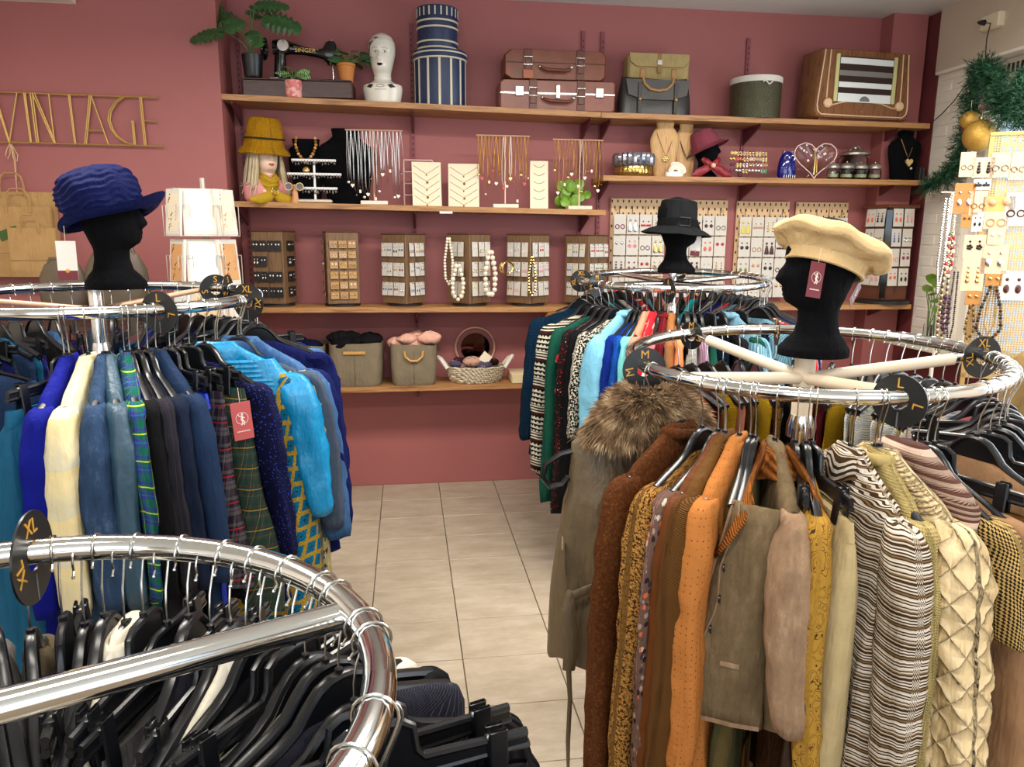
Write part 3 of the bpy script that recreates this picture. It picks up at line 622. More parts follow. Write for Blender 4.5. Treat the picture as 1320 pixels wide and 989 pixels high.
# drum box
p=on('1',972,150,.14); R=wd_(941,1003,120,p.y)/2; H=ht_(972,96,150,p.y)
t=thing('drum_box','dark olive textured round box with a white lid','box',p)
q=N('olive_embossed'); vv=q.vor(q.coord('Object'),160); q=q.done(srgb(74,72,50),.35,.3,q.bump(vv,.9,.004))
MB().lathe([(.001,0),(R*.97,0),(R*.97,H-.03),(.001,H-.03)],40).build('body',q,t); MB().lathe([(R*.98,H-.035),(R,H-.035),(R,H-.003),(R*.98,H),(.001,H)],40).build('lid',card_w,t)
MB().tube([(-.03+.06*i/8,-R-.003,H-.045+.01*sin(i*.9)) for i in range(9)],.004,6).build('ribbon',card_w,t)
# radio
p=on('1',1097,152,.14); dep=.2; W=wd_(1034,1168,110,p.y-dep/2); H=ht_(1097,57,150,p.y-dep/2)
t=thing('radio','vintage walnut radio with cream trim and silvered tuning scale','radio',p,RD(6)); wal=wood('figured_walnut',(78,44,26),(138,92,58),2,.3,2); wald=wood('radio_dark_wood',(60,28,18),(92,50,32),0,.35,2)
def rr_out(w0,w1,h,z0,b):
    o=[]
    for cx,cz,a0 in ((w1/2-b,z0+h-b*.4,0),(-w1/2+b,z0+h-b*.4,90),(-w0/2+b,z0+b,180),(w0/2-b,z0+b,270)):
        bb=b if a0>=180 else b*.4
        for k in range(5): a=RD(a0+22.5*k); o.append((cx+bb*cos(a) if a0>=180 else (cx+(b-.4*b)*(1 if a0==0 else -1))+bb*cos(a),cz+bb*sin(a)))
    return o
mb=MB(); O=rr_out(W,W*.93,H-.015,.015,.045); rings=[]
for yy,k in ((-dep/2,.975),(-dep/2+.012,1),(dep/2-.02,1),(dep/2,.96)): rings.append([Vector((x*k,yy,.015+H/2+(z-.015-H/2)*k)) for x,z in O][::-1])
mb.loft(rings); mb.build('cabinet',wal,t)
MB().box((0,0,.010),(W*.86,dep*.9,.02),bev=.004).build('plinth',wald,t)
trimm=M('cream_trim',(222,186,148),.5); yf=-dep/2-.003
MB().tube([(-W*.43,yf,H-.01),(-W*.46,yf,H*.5),(-W*.475,yf,.09),(-W*.465,yf,.055),(-W*.43,yf,.035),(0,yf,.033),(W*.42,yf,.035),(W*.46,yf,.055),(W*.47,yf,.09),(W*.455,yf,H*.5),(W*.43,yf,H-.01)],.0045,6).build('outer_trim',trimm,t)
for sg in (-1,1):
    MB().tube([(sg*W*.375,yf,H-.01),(sg*W*.385,yf,H*.5),(sg*W*.385,yf,.13)],.0045,6).build('inner_trim',trimm,t)
    MB().lathe([(.001,0),(.028,0),(.028,.012),(.02,.02),(.001,.02)],20).build('knob',trimm,t,(sg*W*.375,yf,.10)).rotation_euler=(pi/2,0,0)
    k=MB(); k.box((sg*W*.30,yf-.002,H*.60),(.024,.01,H*.66),bev=.002,ry=RD(0)); k.build('scale_post',M('cream_yellow',(205,200,140),.5),t)
MB().tube([(-W*.33,yf,.09),(-W*.18,yf,.115),(0,yf,.12),(W*.18,yf,.112),(W*.30,yf,.088),(W*.36,yf,.09)],.0045,6).build('curved_trim',trimm,t)
dk=M('speaker_cloth',(52,34,26),.9)
MB().box((0,yf+.001,H*.60),(W*.56,.006,H*.60)).build('dial_backing',dk,t,smooth=False)
for i,(z,hh) in enumerate(((.84,.085),(.67,.075),(.51,.075),(.33,.12))): MB().box((0,yf-.004,H*z),(W*.55,.004,H*hh),bev=.001).build('tuning_scale',[M('scale_white',(235,240,240),.15),M('scale_silver',(150,148,148),.2,.4)][1 if i==1 else 0],t,smooth=False)
mb=MB(); mb.loft([[Vector((.036*k*cos(a),0,.030*k*sin(a))) for a in [pi*j/12 for j in range(13)]] for k in (.05,1)],close=False); mb.build('dial_dome',M('dial_grey',(120,120,122),.4),t,(0,yf-.0075,H*.285))
MB().ball((-.01,yf,.058),.006,8).build('badge',brass,t)
# ---------------------------------------------------------------- bust with the mustard crochet hat
def bust_pt(ph,z,tab):
    f,b,w=interp(tab,z); return Vector(((f+b)/2+(f-b)/2*cos(ph),w*sin(ph),z))
p=on('2L',345,263,.11); Hs=ht_(345,143,263,p.y)
t=thing('display_bust','long haired blonde display bust in pink with painted red lips','mannequin',p,RD(-58))
bk=Hs/.53; neck=[(0,.070,-.065,.120),(.02,.080,-.072,.135),(.09,.075,-.065,.14),(.12,.06,-.055,.12),(.14,.05,-.052,.10),(.158,.045,-.05,.062),(.18,.043,-.05,.048)]
pinkc=M('pink_fabric_body',(214,140,140),.6)
mb=MB(); mb.loft([[bust_pt(2*pi*i/32,z,neck[:6])*bk for i in range(32)] for z in [j*.158/16 for j in range(17)]]); mb.build('torso',pinkc,t)
hd=Head(bk); o=put('head',hd.mesh(skin),t,(0,0,.05*bk)); 
face(hd,t,red,M('brow_brown',(110,80,50),.6))
for c in t.children:
    if c.name.split('.')[0] in('eye','iris','eyelid','eyebrow','lips'): c.location.z=.05*bk
hair=N('blonde_hair'); hh=hair.noise(hair.coord('Object',(120,120,6)),1,3); hair=hair.done(hair.mix(hh,srgb(150,130,95),srgb(228,214,180)),.45,0,hair.bump(hh,.6,.004))
mb=MB(); rr=random.Random(2)
for k in range(70):
    a=rr.uniform(.85,2*pi-.85); r0=.075; lx=cos(a); ly=sin(a); e=rr.uniform(.95,1.3); z1=rr.uniform(.02,.12)
    mb.tube([Vector((lx*.075-.01,ly*.07,.34))*bk,Vector((lx*.098-.008,ly*.092,.27))*bk,Vector((lx*.098*e-.01,ly*.088*e,.18))*bk,Vector((lx*.10*e-.01,ly*.10*e,.1))*bk,Vector((lx*.105*e,ly*.12*e,z1))*bk],[.010*bk,.012*bk,.011*bk,.009*bk,.003*bk],6,flat=.6)
mb.build('hair',hair,t,kind='stuff')
must=F('mustard_crochet','knit',(196,142,26),sc=1.3)
def brimhat(name,label,cat,loc,rz,tilt,R,crownH,taper,brimW,droop,mat,group=None,top=.85,wav=0,sy=1.1,lift=0):
    t=thing(name,label,cat,loc,rz,group); t.rotation_euler=(0,tilt,rz) if not isinstance(tilt,tuple) else (tilt[0],tilt[1],rz)
    prof=[(R+brimW,-droop),(R+brimW*.5,-droop*.35),(R+.003,0),(R,.01),(R*(1-taper*.5),crownH*.5),(R*(1-taper),crownH*top),(R*(1-taper)*.86,crownH*.97),(R*.4,crownH*(1.02)),(.002,crownH*1.0)]
    inn=[(r-.004 if r>.01 else .001,z-.004) for r,z in prof][::-1]
    n=56; mb=MB(); rings=[]; uv=[]; acc=0; pr=None
    full=[]
    for a,b in zip(prof,prof[1:]):
        for k in range(4): full.append((lerp(a[0],b[0],k/4),lerp(a[1],b[1],k/4)))
    full.append(prof[-1])
    for r,z in full+inn:
        ring=[];us=[]
        if pr: acc+=math.hypot(r-pr[0],z-pr[1])
        pr=(r,z)
        for i in range(n):
            a=2*pi*i/n; w=wav*noise.noise(Vector((cos(a)*2.2,sin(a)*2.2,z*14)))*(1 if r>.02 else 0)
            zz=z+(w*.7 if r>R+.01 else 0)+(lift*max(0,-cos(a))*(r-R)/max(brimW,.01) if r>R else 0)
            ring.append(Vector(((r+w)*cos(a)*sy,(r+w)*sin(a),zz))); us.append((a*R,acc))
        rings.append(ring); uv.append(us)
    mb.loft(rings,caps=(False,False),uvs=uv); mb.build('crown',mat,t); return t
th=brimhat('crochet_hat','mustard yellow crochet hat with brown band on the blonde bust','hat',p+Vector((.0,0,.318*bk)),RD(-58),RD(6),.112*bk,.165*bk,.16,.036*bk,.038*bk,must,wav=.008)
MB().torus((0,0,0),.114*bk,.0045,40,6).build('band',M('brown_yarn',(46,26,18),.9),th,(0,0,.045)).scale=(1.12,1.01,1)
scf=F('gold_print_scarf','leopard',(168,136,34),(44,34,14),sc=3.2,rough=.6,obj=True)
ts=thing('neck_scarf','gold and brown patterned scarf knotted round the blonde bust','scarf',p,RD(-58)); mb=MB()
for k in range(9):
    z=.085+.010*k; r=.050+.005*sin(k*2.1); mb.tube([Vector((cos(a)*(r+.018)+.012,sin(a)*(r+.006*sin(3*a+k)),z+.035*(-cos(a))-.004*sin(4*a+k)))*bk for a in [2*pi*i/26 for i in range(26)]],.014*bk,8,closed=True)
mb.build('wrap',scf,ts)
mb=MB()
for sg in (-1,1): mb.tube([Vector((.10,0,.06))*bk,Vector((.105,sg*.03,.03))*bk,Vector((.112,sg*.09,.012))*bk,Vector((.115,sg*.15,.010))*bk],[.02*bk,.032*bk,.028*bk,.01*bk],10,flat=.5)
mb.build('tail',scf,ts); MB().torus((0,0,0),.018,.0045,20,8).build('scarf_ring',gold,ts,(.118*bk,0,.06*bk)).rotation_euler=(0,pi/2,0)
# ---------------------------------------------------------------- jewellery busts and stands
def necklace_bust(label,loc,w,h,mat,rz=0,group='jewellery display busts',flat=.12,name='jewellery_bust',neckw=.3):
    t=thing(name,label,'display bust',loc,rz,group); pr=[(0,.30),(.05,.36),(.35,.42),(.55,.49),(.70,.50),(.78,.44),(.84,neckw*.75),(.90,neckw*.55),(1,neckw*.6)]
    mb=MB(); mb.loft([[Vector((w*ww*cos(a),w*flat*(1 if z<.8 else .8)*sin(a)-.0,h*z)) for a in [2*pi*i/24 for i in range(24)]] for z,ww in pr]); mb.build('body',mat,t); return t
def beads(label,loc,pts,rad,mats,cat='necklace',name='bead_necklace',group=None,n=None):
    t=thing(name,label,cat,loc,group=group); P_=[Vector(q) for q in pts]; seg=[(b-a).length for a,b in zip(P_,P_[1:])]; tot=sum(seg); n=n or int(tot/(rad*2.05))
    mbs=[MB() for _ in mats]
    for i in range(n):
        d=tot*(i+.5)/n
        for a,b,s_ in zip(P_,P_[1:],seg):
            if d<=s_: mbs[i%len(mats)].ball(a+(b-a)*(d/s_),rad*(1+.15*(i%3==0)),7); break
            d-=s_
    for mb,m in zip(mbs,mats):
        if mb.v: mb.build('bead_string',m,t,kind='stuff')
    return t
velv=blackv
b=on('2L',398,261,.22); necklace_bust('small black bust wearing amber beads behind white earring stand',b,wd_(378,424,230,b.y),ht_(398,177,261,b.y),velv,neckw=.65)
amber=M('amber_bead',(190,130,60),.3)
beads('amber bead necklace on the small black velvet bust',b,[(-.05,-.03,.38),(-.056,-.035,.33),(-.04,-.045,.28),(0,-.05,.23),(.04,-.045,.28),(.06,-.035,.33),(.055,-.03,.38)],.009,[amber,M('brown_bead',(140,90,45),.3),M('pale_bead',(210,170,110),.3)],n=18)
MB().ball((0,-.055,.19),.022,12,sy=.4).build('pendant',gold,bpy.data.objects['bead_necklace'])
b=on('2L',449,261,.23); necklace_bust('tall black velvet bust behind the silver necklace stand',b,wd_(412,487,215,b.y),ht_(449,163,261,b.y),velv,rz=RD(14),neckw=.42,flat=.16)
def tbar(label,x0,x1,ytop,ybase,cx,dy,barm,basem,cat='necklace stand',name='necklace_stand'):
    p=on('2L',cx,ybase,dy); W=wd_(x0,x1,ytop,p.y); H=ht_(cx,ytop,ybase,p.y); off=at((x0+x1)/2,ytop,Y=p.y).x-p.x
    t=thing(name,label,cat,p,group='T bar necklace stands'); MB().box((0,0,.011),(W*.48,.085,.022),bev=.002).build('base',basem,t); MB().tube([(0,0,.02),(0,0,H)],.0045,8).build('post',barm,t); MB().tube([(off-W/2,0,H),(off+W/2,0,H)],.0048,8).build('bar',barm,t)
    n=15; mb=MB()
    for i in range(n):
        x=off-W/2+W*(i+.5)/n; mb.tube([(x,0,H),(x,-.014,H-.006),(x,-.018,H-.001)],.0018,4)
    mb.build('hook_row',barm,t,kind='stuff'); return t,p,W,H,off
rosem=M('pale_rose_metal',(222,178,148),.35,.4); acry=M('pale_block',(224,208,184),.2)
def chains(stand,metal,tone,pal,lens,thick,grp,skip=()):
    t,p,W,H,off=stand; n=len(lens); 
    for i,l in enumerate(lens):
        if l<=0: continue
        x=off-W/2+W*(i+.5)/n; z0=H-.007; L=l*H
        nk=thing('necklace',f'{ORD[i]} fine {tone} necklace from the left on the {grp}','necklace',p+Vector((x,-.017,z0)),group=f'{tone} necklaces on the {grp}')
        w=.006+.003*(i%3); mb=MB(); pts=[(-.002,0,0),(-w,0,-L*.5),(-w*.8,0,-L*.9),(0,0,-L),(w*.8,0,-L*.9),(w,0,-L*.5),(.002,0,0)]
        mb.tube(pts,thick*(1.5 if i%4==1 else 1),4); mb.build('chain',metal if i not in skip else pearl,nk)
        k=i%4; mb=MB()
        if k==0: mb.ball((0,-.003,-L-.009),.009,8,sy=.4)
        elif k==1: mb.prism([(0,-L-.022),(.011,-L-.008),(.006,-L),(0,-L-.004),(-.006,-L),(-.011,-L-.008)],-.004,0)
        elif k==2: mb.ball((0,-.003,-L-.006),.006,6)
        else: mb.box((0,-.003,-L-.01),(.012,.004,.018),bev=.001)
        mb.build('pendant',pal[i%len(pal)],nk)
sv=tbar('pale T bar stand of silver necklaces before black bust',445,519,168,264,483,.07,rosem,acry)
chains(sv,silver,'silver',[silver,pearl],[.66,.70,.84,.78,.86,.82,.62,.88,.78,.55,.7,.5,.86,.84,.55],.0016,'silver necklace stand')
g1=tbar('gold T bar stand hung with gold necklaces between cards',614,683,175,268,651,.07,rosem,acry)
chains(g1,gold,'gold',[gold,M('coral',(200,80,70),.4),pearl],[.5,.55,.78,.6,.45,.62,.5,.68,.66,.55,.6,.86,.5,.62,.55],.0014,'central gold necklace stand',skip=(7,9))
g2=tbar('gold T bar stand in front of the green pilea plant',713,778,179,269,746,.06,rosem,acry)
chains(g2,gold,'gold',[gold,pearl],[.4,.72,.66,.6,.5,.45,.55,.62,.7,.5,.42,.4,.62,.68,.6],.0014,'right gold necklace stand',skip=(8,))
# white three bar earring stand
p=on('2L',407,262,.06); H=ht_(407,205,262,p.y); t=thing('earring_stand','white three tier earring stand in front of small black bust','earring stand',p)
MB().box((0,0,.011),(.19,.07,.02),bev=.008).build('base',acry,t); MB().box((0,0,H/2),(.012,.012,H),bev=.002).build('post',white,t)
rr=random.Random(1)
for z,w in ((.97,.245),(.66,.30),(.34,.25)):
    o=MB().box((0,-.006,H*z),(w,.012,.014),bev=.002).build('bar',white,t); mb=MB()
    n=int(w/.016)
    for i in range(n):
        x=-w/2+w*(i+.5)/n; l=rr.uniform(.012,.026); mb.tube([(x,-.014,H*z),(x,-.016,H*z-l)],.0018,4); mb.ball((x,-.016,H*z-l),.004+.002*(i%3),6)
    mb.build('earring_row',silver,t,kind='stuff')
# sunglasses on a wooden holder
p=on('2L',381,262,.045); t=thing('glasses_holder','small wooden holder beside the bust carrying round sunglasses','stand',p); MB().lathe([(.001,0),(.024,0),(.024,.01),(.017,.03),(.014,.075),(.008,.095),(.001,.1)],16,sx=1,sy=.6).build('body',M('peach_wood',(200,140,95),.5),t)
t=thing('sunglasses','round wire sunglasses perched on the small wooden holder','sunglasses',p+Vector((0,-.012,.088)))
for sg in (-1,1):
    MB().torus((sg*.030,-.01,0),.020,.0018,24,6,Matrix.Rotation(pi/2,3,'X')).build('frame',gold,t); MB().lathe([(.001,0),(.019,0),(.019,.001),(.001,.001)],20).build('lens',N('tinted_lens').done(srgb(120,90,80),.05,0,None,Transmission_Weight=.8),t,(sg*.030,-.01,0)).rotation_euler=(pi/2,0,0)
MB().tube([(-.010,-.01,.006),(0,-.012,.010),(.010,-.01,.006)],.002,6).build('bridge',gold,t)
# pale wire earring frame, necklace cards
p=on('2L',540,264,.19); W=wd_(520,557,230,p.y); H=ht_(540,204,264,p.y); t=thing('wire_display_rack','pale pink wire frame behind the first necklace card','earring stand',p)
for k,z in enumerate((.25,.5,.75,1)): MB().tube([(-W/2,0,H*z),(W/2,0,H*z)],.0045,6).build('rail',M('pale_pink_wire',(222,180,176),.4),t)
for sg in (-1,1): MB().tube([(sg*W/2,0,0),(sg*W/2,0,H)],.0045,6).build('side',_mc['pale_pink_wire'],t)
def ncard(px,y0,y1,x0,x1,dy,label,n,k,tilt=.14):
    p=on('2L',px,y1,dy); W=wd_(x0,x1,(y0+y1)/2,p.y)*.97; H=ht_(px,y0,y1,p.y)
    t=thing('necklace_card',label,'display card',p,group='cream necklace display cards'); t.rotation_euler=(-tilt,0,RD(4*k))
    MB().box((0,.002,H/2),(W,.004,H),bev=.001).build('card',card_c,t,smooth=False)
    for i in range(n):
        z=H*(.92-.17*i); nk=MB(); 
        if W>.12: nk.tube([(-W*.44,-.002,z),(-W*.2,-.002,z-.028),(0,-.002,z-.048),(W*.2,-.002,z-.028),(W*.44,-.002,z)],.0011,4); nk.ball((.004*(i%2),-.003,z-.055),.005+.003*(i%2),7)
        else: nk.tube([(-W*.3,-.002,z),(-W*.15,-.002,z-.012),(0,-.002,z-.016),(W*.15,-.002,z-.012),(W*.3,-.002,z)],.0013,4)
        nk.build('necklace' if W>.12 else 'bracelet',gold,t)
ncard(551,210,268,532,571,.05,'wide cream card with five fine necklaces before wire frame',5,1)
ncard(598,212,269,579,620,.055,'wide cream card with fine necklaces standing alone',5,-1)
ncard(695,207,270,683,707,.04,'narrow cream card of thin bracelets beside gold stand',5,-1)
t=thing('price_rail_clip','small clear white clip under the second shelf edge','clip',at(575,274,Y=DF-.004)); MB().box((0,0,0),(.075,.006,.016),bev=.003).build('body',white,t)
# ---------------------------------------------------------------- right part of the second shelf
p=on('2R',816,226,.12); R=wd_(790,843,210,p.y)/2
t=thing('glass_bowl','scalloped mercury glass bowl with a gold base','bowl',p)
def scallop(prof,n,amp,k,mat,t,name):
    mb=MB(); mb.loft([[Vector(((r+amp*(1 if r>.03 else 0)*cos(k*a))*cos(a),(r+amp*cos(k*a)*(1 if r>.03 else 0))*sin(a),z)) for a in [2*pi*i/n for i in range(n)]] for r,z in prof]); return mb.build(name,mat,t)
scallop([(.001,0),(R*.78,0),(R*.86,.01),(R*.9,.03),(R*.84,.06),(.001,.06)],96,.002,24,M('mercury_gold',(190,160,90),.15,.9),t,'gold_base')
scallop([(.001,.061),(R*.86,.061),(R*.96,.075),(R*.98,.12),(R*.92,.135),(R*.85,.13),(R*.8,.08),(.001,.075)],96,.004,24,M('mercury_silver',(150,150,160),.18,.8),t,'bowl')
wdn=wood('maple_bust',(176,132,80),(206,164,108),2,.5,2)
b=on('2R',855,225,.12); necklace_bust('wooden jewellery bust with flower pendant, left of the pair',b,wd_(834,870,190,b.y),ht_(850,153,225,b.y),wdn,rz=RD(-6),flat=.12,neckw=.52,name='wooden_bust')
b2=on('2R',882,225,.16); necklace_bust('wooden jewellery bust with bead chain, right of the pair',b2,wd_(864,895,190,b2.y),ht_(878,154,225,b2.y),wdn,rz=RD(6),flat=.12,neckw=.52,name='wooden_bust')
def pend_chain(label,loc,w,h,z,y,metal,pm,r=.0018,pen='flower'):
    t=thing('pendant_necklace',label,'necklace',loc); MB().tube([(-w,y+.01,z),(-w*.45,y-.006,z-h*.6),(0,y-.012,z-h),(w*.45,y-.006,z-h*.6),(w,y+.01,z)],r,6).build('chain',metal,t); mb=MB()
    if pen=='flower':
        mb.ball((0,y-.016,z-h-.012),.010,8,sy=.5)
        for k in range(6): mb.ball((.013*cos(k*1.05),y-.014,z-h-.012+.013*sin(k*1.05)),.008,7,sy=.4)
    elif pen=='heart': mb.prism([(0,z-h-.05),(.022,z-h-.026),(.024,z-h-.012),(.014,z-h-.003),(0,z-h-.010),(-.014,z-h-.003),(-.024,z-h-.012),(-.022,z-h-.026)],y-.03,y-.018)
    else: mb.ball((0,y-.012,z-h),.004,6)
    mb.build('pendant',pm,t); return t
H=ht_(850,153,225,b.y); pend_chain('gold flower pendant on the left wooden bust',b,.055,.14,H*.80,-.022,M('dark_chain',(120,84,40),.4,.5),gold)
H=ht_(878,154,225,b2.y); pend_chain('short dark bead chain on the right wooden bust',b2,.05,.13,H*.74,-.022,M('olive_beads',(90,70,25),.4),gold,.004,'none')
p=on('2R',869,226,.045); t=thing('flower_ornament','cluster of white ceramic roses in front of the wooden busts','ornament',p); rr=random.Random(4)
MB().lathe([(.001,0),(.055,0),(.06,.012),(.05,.03),(.001,.035)],20,sy=.5).build('dish',white,t)
for i in range(15):
    a=pi*(i+.5)/15 if i<9 else pi*(i-8.5)/6; r=.05 if i<9 else .028
    c=(r*cos(a)*1.1,-.012-.01*(i>=9),.03+r*sin(a)*.85); mb=MB()
    for k in range(3): mb.torus(c,.012-.0035*k,.0035,12,5,Matrix.Rotation(pi/2+.3*k,3,'X'))
    mb.build('rose',M('ivory_ceramic',(232,224,208),.4),t)
# mauve hat on black head with red bow
p=on('2R',908,228,.13); t=thing('mannequin_head','small black velvet head under the mauve felt hat','mannequin head',p,RD(-20)); hk=.80
put('head',Head(hk).mesh(blackv),t)
mauve=F('mauve_felt','plain',(128,62,74),rough=.95)
brimhat('felt_hat','mauve felt cloche hat tilted on the small black head','hat',p+Vector((.0,0,.235*hk)),RD(-20),(RD(0),RD(-24)),.105*hk*1.02,.13*hk,.22,.05*hk,.02,mauve,wav=.003)
t=thing('neck_bow','dark red fabric bow with pearl brooch on small head','bow',p+Vector((0,-.08,.0))); rdf=F('dark_red_satin','sheen',(128,16,30),rough=.4)
mb=MB()
for sg in (-1,1):
    mb.tube([(0,-.03,.068),(sg*.03,-.028,.085),(sg*.055,-.01,.11)],[.014,.022,.012],8,flat=.5); mb.tube([(0,-.03,.062),(sg*.045,-.038,.045),(sg*.09,-.035,.02),(sg*.125,-.03,.008)],[.014,.024,.026,.008],8,flat=.4)
mb.build('bow',rdf,t); MB().ball((0,-.05,.066),.016,12).build('brooch',M('peach_pearl',(226,170,140),.25),t)
# acrylic earring rack
p=on('2R',963,228,.06); t=thing('earring_rack','clear acrylic rack crowded with clip earrings right of the mauve hat','earring rack',p); 
for r_ in range(4): MB().box((.01,.015,.045+.034*r_),(.22,.004,.016)).build('clear_bar',clearg,t,smooth=False)
MB().box((0,.02,.003),(.24,.05,.006)).build('base',clearg,t,smooth=False)
rr=random.Random(6); ecol=[gold,pearl,M('orange_bead',(215,90,40),.3),M('green_bead',(60,160,90),.3),M('violet_bead',(90,20,60),.3),silver,M('champagne',(190,160,120),.3),M('yellow_bead',(220,200,110),.3)]
for r_ in range(4):
    for c_ in range(6):
        m=rr.choice(ecol[:2]+ecol[5:]+[ecol[0]]); 
        if (r_,c_)==(2,1): m=ecol[2]
        if (r_,c_) in((0,0),(1,0)): m=ecol[4]
        if (r_,c_)==(0,5): m=ecol[3]
        x=-.10+.041*c_+rr.uniform(-.003,.003); e=thing('clip_earrings',f'pair of clip earrings, {ORD[3-r_]} row down, {ORD[c_]} from left, on clear acrylic rack','earrings',p+Vector((x,-.004,.045+.034*r_)),group='clip earrings on the acrylic rack')
        k=rr.randrange(3)
        for sg in (-1,1):
            mb=MB(); 
            if k==0: mb.ball((sg*.010,0,0),.0105,8,sy=.6)
            elif k==1: mb.torus((sg*.010,0,0),.0075,.003,12,5,Matrix.Rotation(pi/2,3,'X'))
            else: mb.ball((sg*.010,0,.004),.007,8,sy=.6); mb.ball((sg*.010,0,-.010),.006,7,sz=1.6)
            mb.build('earring',m,e)
# cobalt glass owl
p=on('2R',1013,229,.07); H=ht_(1013,193,229,p.y); R=wd_(1001,1024,210,p.y)/2; cob=N('cobalt_glass').done(srgb(10,16,110),.06,0,None,Coat_Weight=.6)
t=thing('glass_owl','cobalt blue glass owl ornament beside the heart dish','ornament',p)
MB().lathe([(.001,0),(R*.85,0),(R,.02),(R*1.0,H*.4),(R*.85,H*.68),(R*.7,H*.82),(R*.45,H*.95),(.001,H)],24,sy=.75).build('body',cob,t)
for sg in (-1,1):
    MB().torus((sg*R*.32,-R*.55,H*.74),R*.25,.003,16,5,Matrix.Rotation(pi/2,3,'X')).build('eye_ring',silver,t)
    MB().prism([(sg*.15*R,H*.93),(sg*.55*R,H*.86),(sg*.5*R,H*1.02)][::sg],-.008,.008).build('ear',cob,t)
mb=MB(); 
for i in range(6): mb.tube([(R*(-.6+.24*i),-R*.72,.004),(R*(-.6+.24*i),-R*.76,.02)],.003,5)
mb.build('claws',silver,t,kind='stuff')
# heart shaped glass dish on easel
p=on('2R',1048,230,.09); W=wd_(1018,1076,200,p.y); H=ht_(1048,176,229,p.y)
t=thing('heart_dish','clear pressed glass heart dish upright on a gold easel','dish',p); pts=[]
for i in range(40):
    a=2*pi*i/40; pts.append((W/34*16*sin(a)**3,H*.52+H/33*(13*cos(a)-5*cos(2*a)-2*cos(3*a)-cos(4*a))))
mb=MB(); mb.loft([[Vector((x*k,yy,H*.5+(z-H*.5)*k)) for x,z in pts] for k,yy in ((.02,.012),(.8,.010),(.96,-.004),(1,-.012),(1.0,-.006),(.95,.004),(.8,.018),(.02,.02))],caps=(True,True)); mb.build('glass',clearg,t)
mb=MB(); mb.tube([(x*1.0,-.01+.001*sin(i*2),z+.0015*sin(i*3)) for i,(x,z) in enumerate(pts)],.0035,6,closed=True); mb.build('rim',M('frosted_rim',(228,196,190),.3),t)
MB().tube([(0,.0,.03),(.0,-.004,H*.45),(-.005,-.004,H*.72)],.006,6).tube([(.018,-.004,.04),(.012,-.004,H*.6)],.003,6).build('gold_stem',gold,t)
mb=MB(); rr=random.Random(3)
for i in range(16): mb.ball((rr.uniform(-.35,.35)*W,-.0,H*rr.uniform(.45,.85)),rr.uniform(.004,.009),6,sy=.4)
mb.build('glass_flowers',white,t,kind='stuff')
for sg in (-1,1): MB().tube([(sg*.03,.03,.0),(sg*.045,-.02,.004),(sg*.062,-.04,.003),(sg*.066,-.045,.015),(sg*.055,-.045,.022)],.003,6).build('easel_foot',gold,t)
# jars
def jar(name,label,px,x0,x1,y0,dy,lid,grp=None):
    p=on('2R',px,231,dy); R=wd_(x0,x1,215,p.y)/2; H=ht_(px,y0,231,p.y); t=thing(name,label,'jar',p,group=grp); b=H*(.72 if lid=='big' else .8)
    MB().lathe([(.001,0),(R*.85,0),(R,.008),(R,b*.85),(R*.8,b),(R*.78,b),(R*.93,b*.83),(R*.95,.012),(.001,.008)],22).build('glass',clearg,t)
    MB().lathe([(.001,.009),(R*.9,.012),(R*.9,b*.5 if lid!='big' else b*.25),(.001,b*.5 if lid!='big' else b*.25)],18).build('contents',M('pale_green_fill',(186,190,140),.5),t)
    MB().lathe([(R*.9,b),(R*1.02,b+.004),(R*1.02,b+.016),(R*.75,b+.03),(R*.3,b+.036),(.001,b+.037)],22).build('lid',M('pewter',(170,162,150),.3,.7),t)
    if lid=='big': MB().tube([(-R*.4,0,b+.033),(-R*.2,0,b+.06),(R*.2,0,b+.062),(R*.55,0,b+.035),(R*.6,0,b+.015)],.005,8).build('handle',silver,t); MB().ball((0,0,b+.05),.012,10).build('knob',silver,t)
    else: MB().ball((0,0,b+.042),.006,8).build('knob',silver,t)
jar('biscuit_jar','large clear glass jar with pewter lid and wire handle',1099,1083,1117,186,.18,'big')
for k,(a,b_) in enumerate(((1066,1080),(1082,1098),(1100,1116),(1119,1134))): jar('mini_jar',['small lidded glass jar nearest the heart dish','small lidded glass jar second from the heart dish','small lidded glass jar right before the large jar','small lidded glass jar standing nearest black heart bust'][k],(a+b_)/2,a,b_,214,.05,'s','small lidded glass jars')
b=on('2R',1162,232,.10); W=wd_(1141,1181,200,b.y); H=ht_(1162,168,232,b.y)
t=necklace_bust('black velvet bust with gold heart pendant at the shelf end',b,W,H,velv,flat=.16,neckw=.4,rz=RD(-6))
pend_chain('gold chain with heart locket on the right end bust',b,.045,.12,H*.84,-.032,gold,M('pale_gold_heart',(230,196,140),.3,.6),.0022,'heart'); MB().ball((.035,-.035,H*.25),.008,8).build('stud',pearl,t)
for k in range(2):
    t=thing('small_box',['thin dark box leaning at the right end of the shelf','thin dark box second from the right shelf end'][k],'box',on('2R',1186-4*k,232,.06)); MB().box((0,0,.04),(.014,.06,.08),bev=.002).build('body',M('near_black_box',(30,28,32),.5),t)
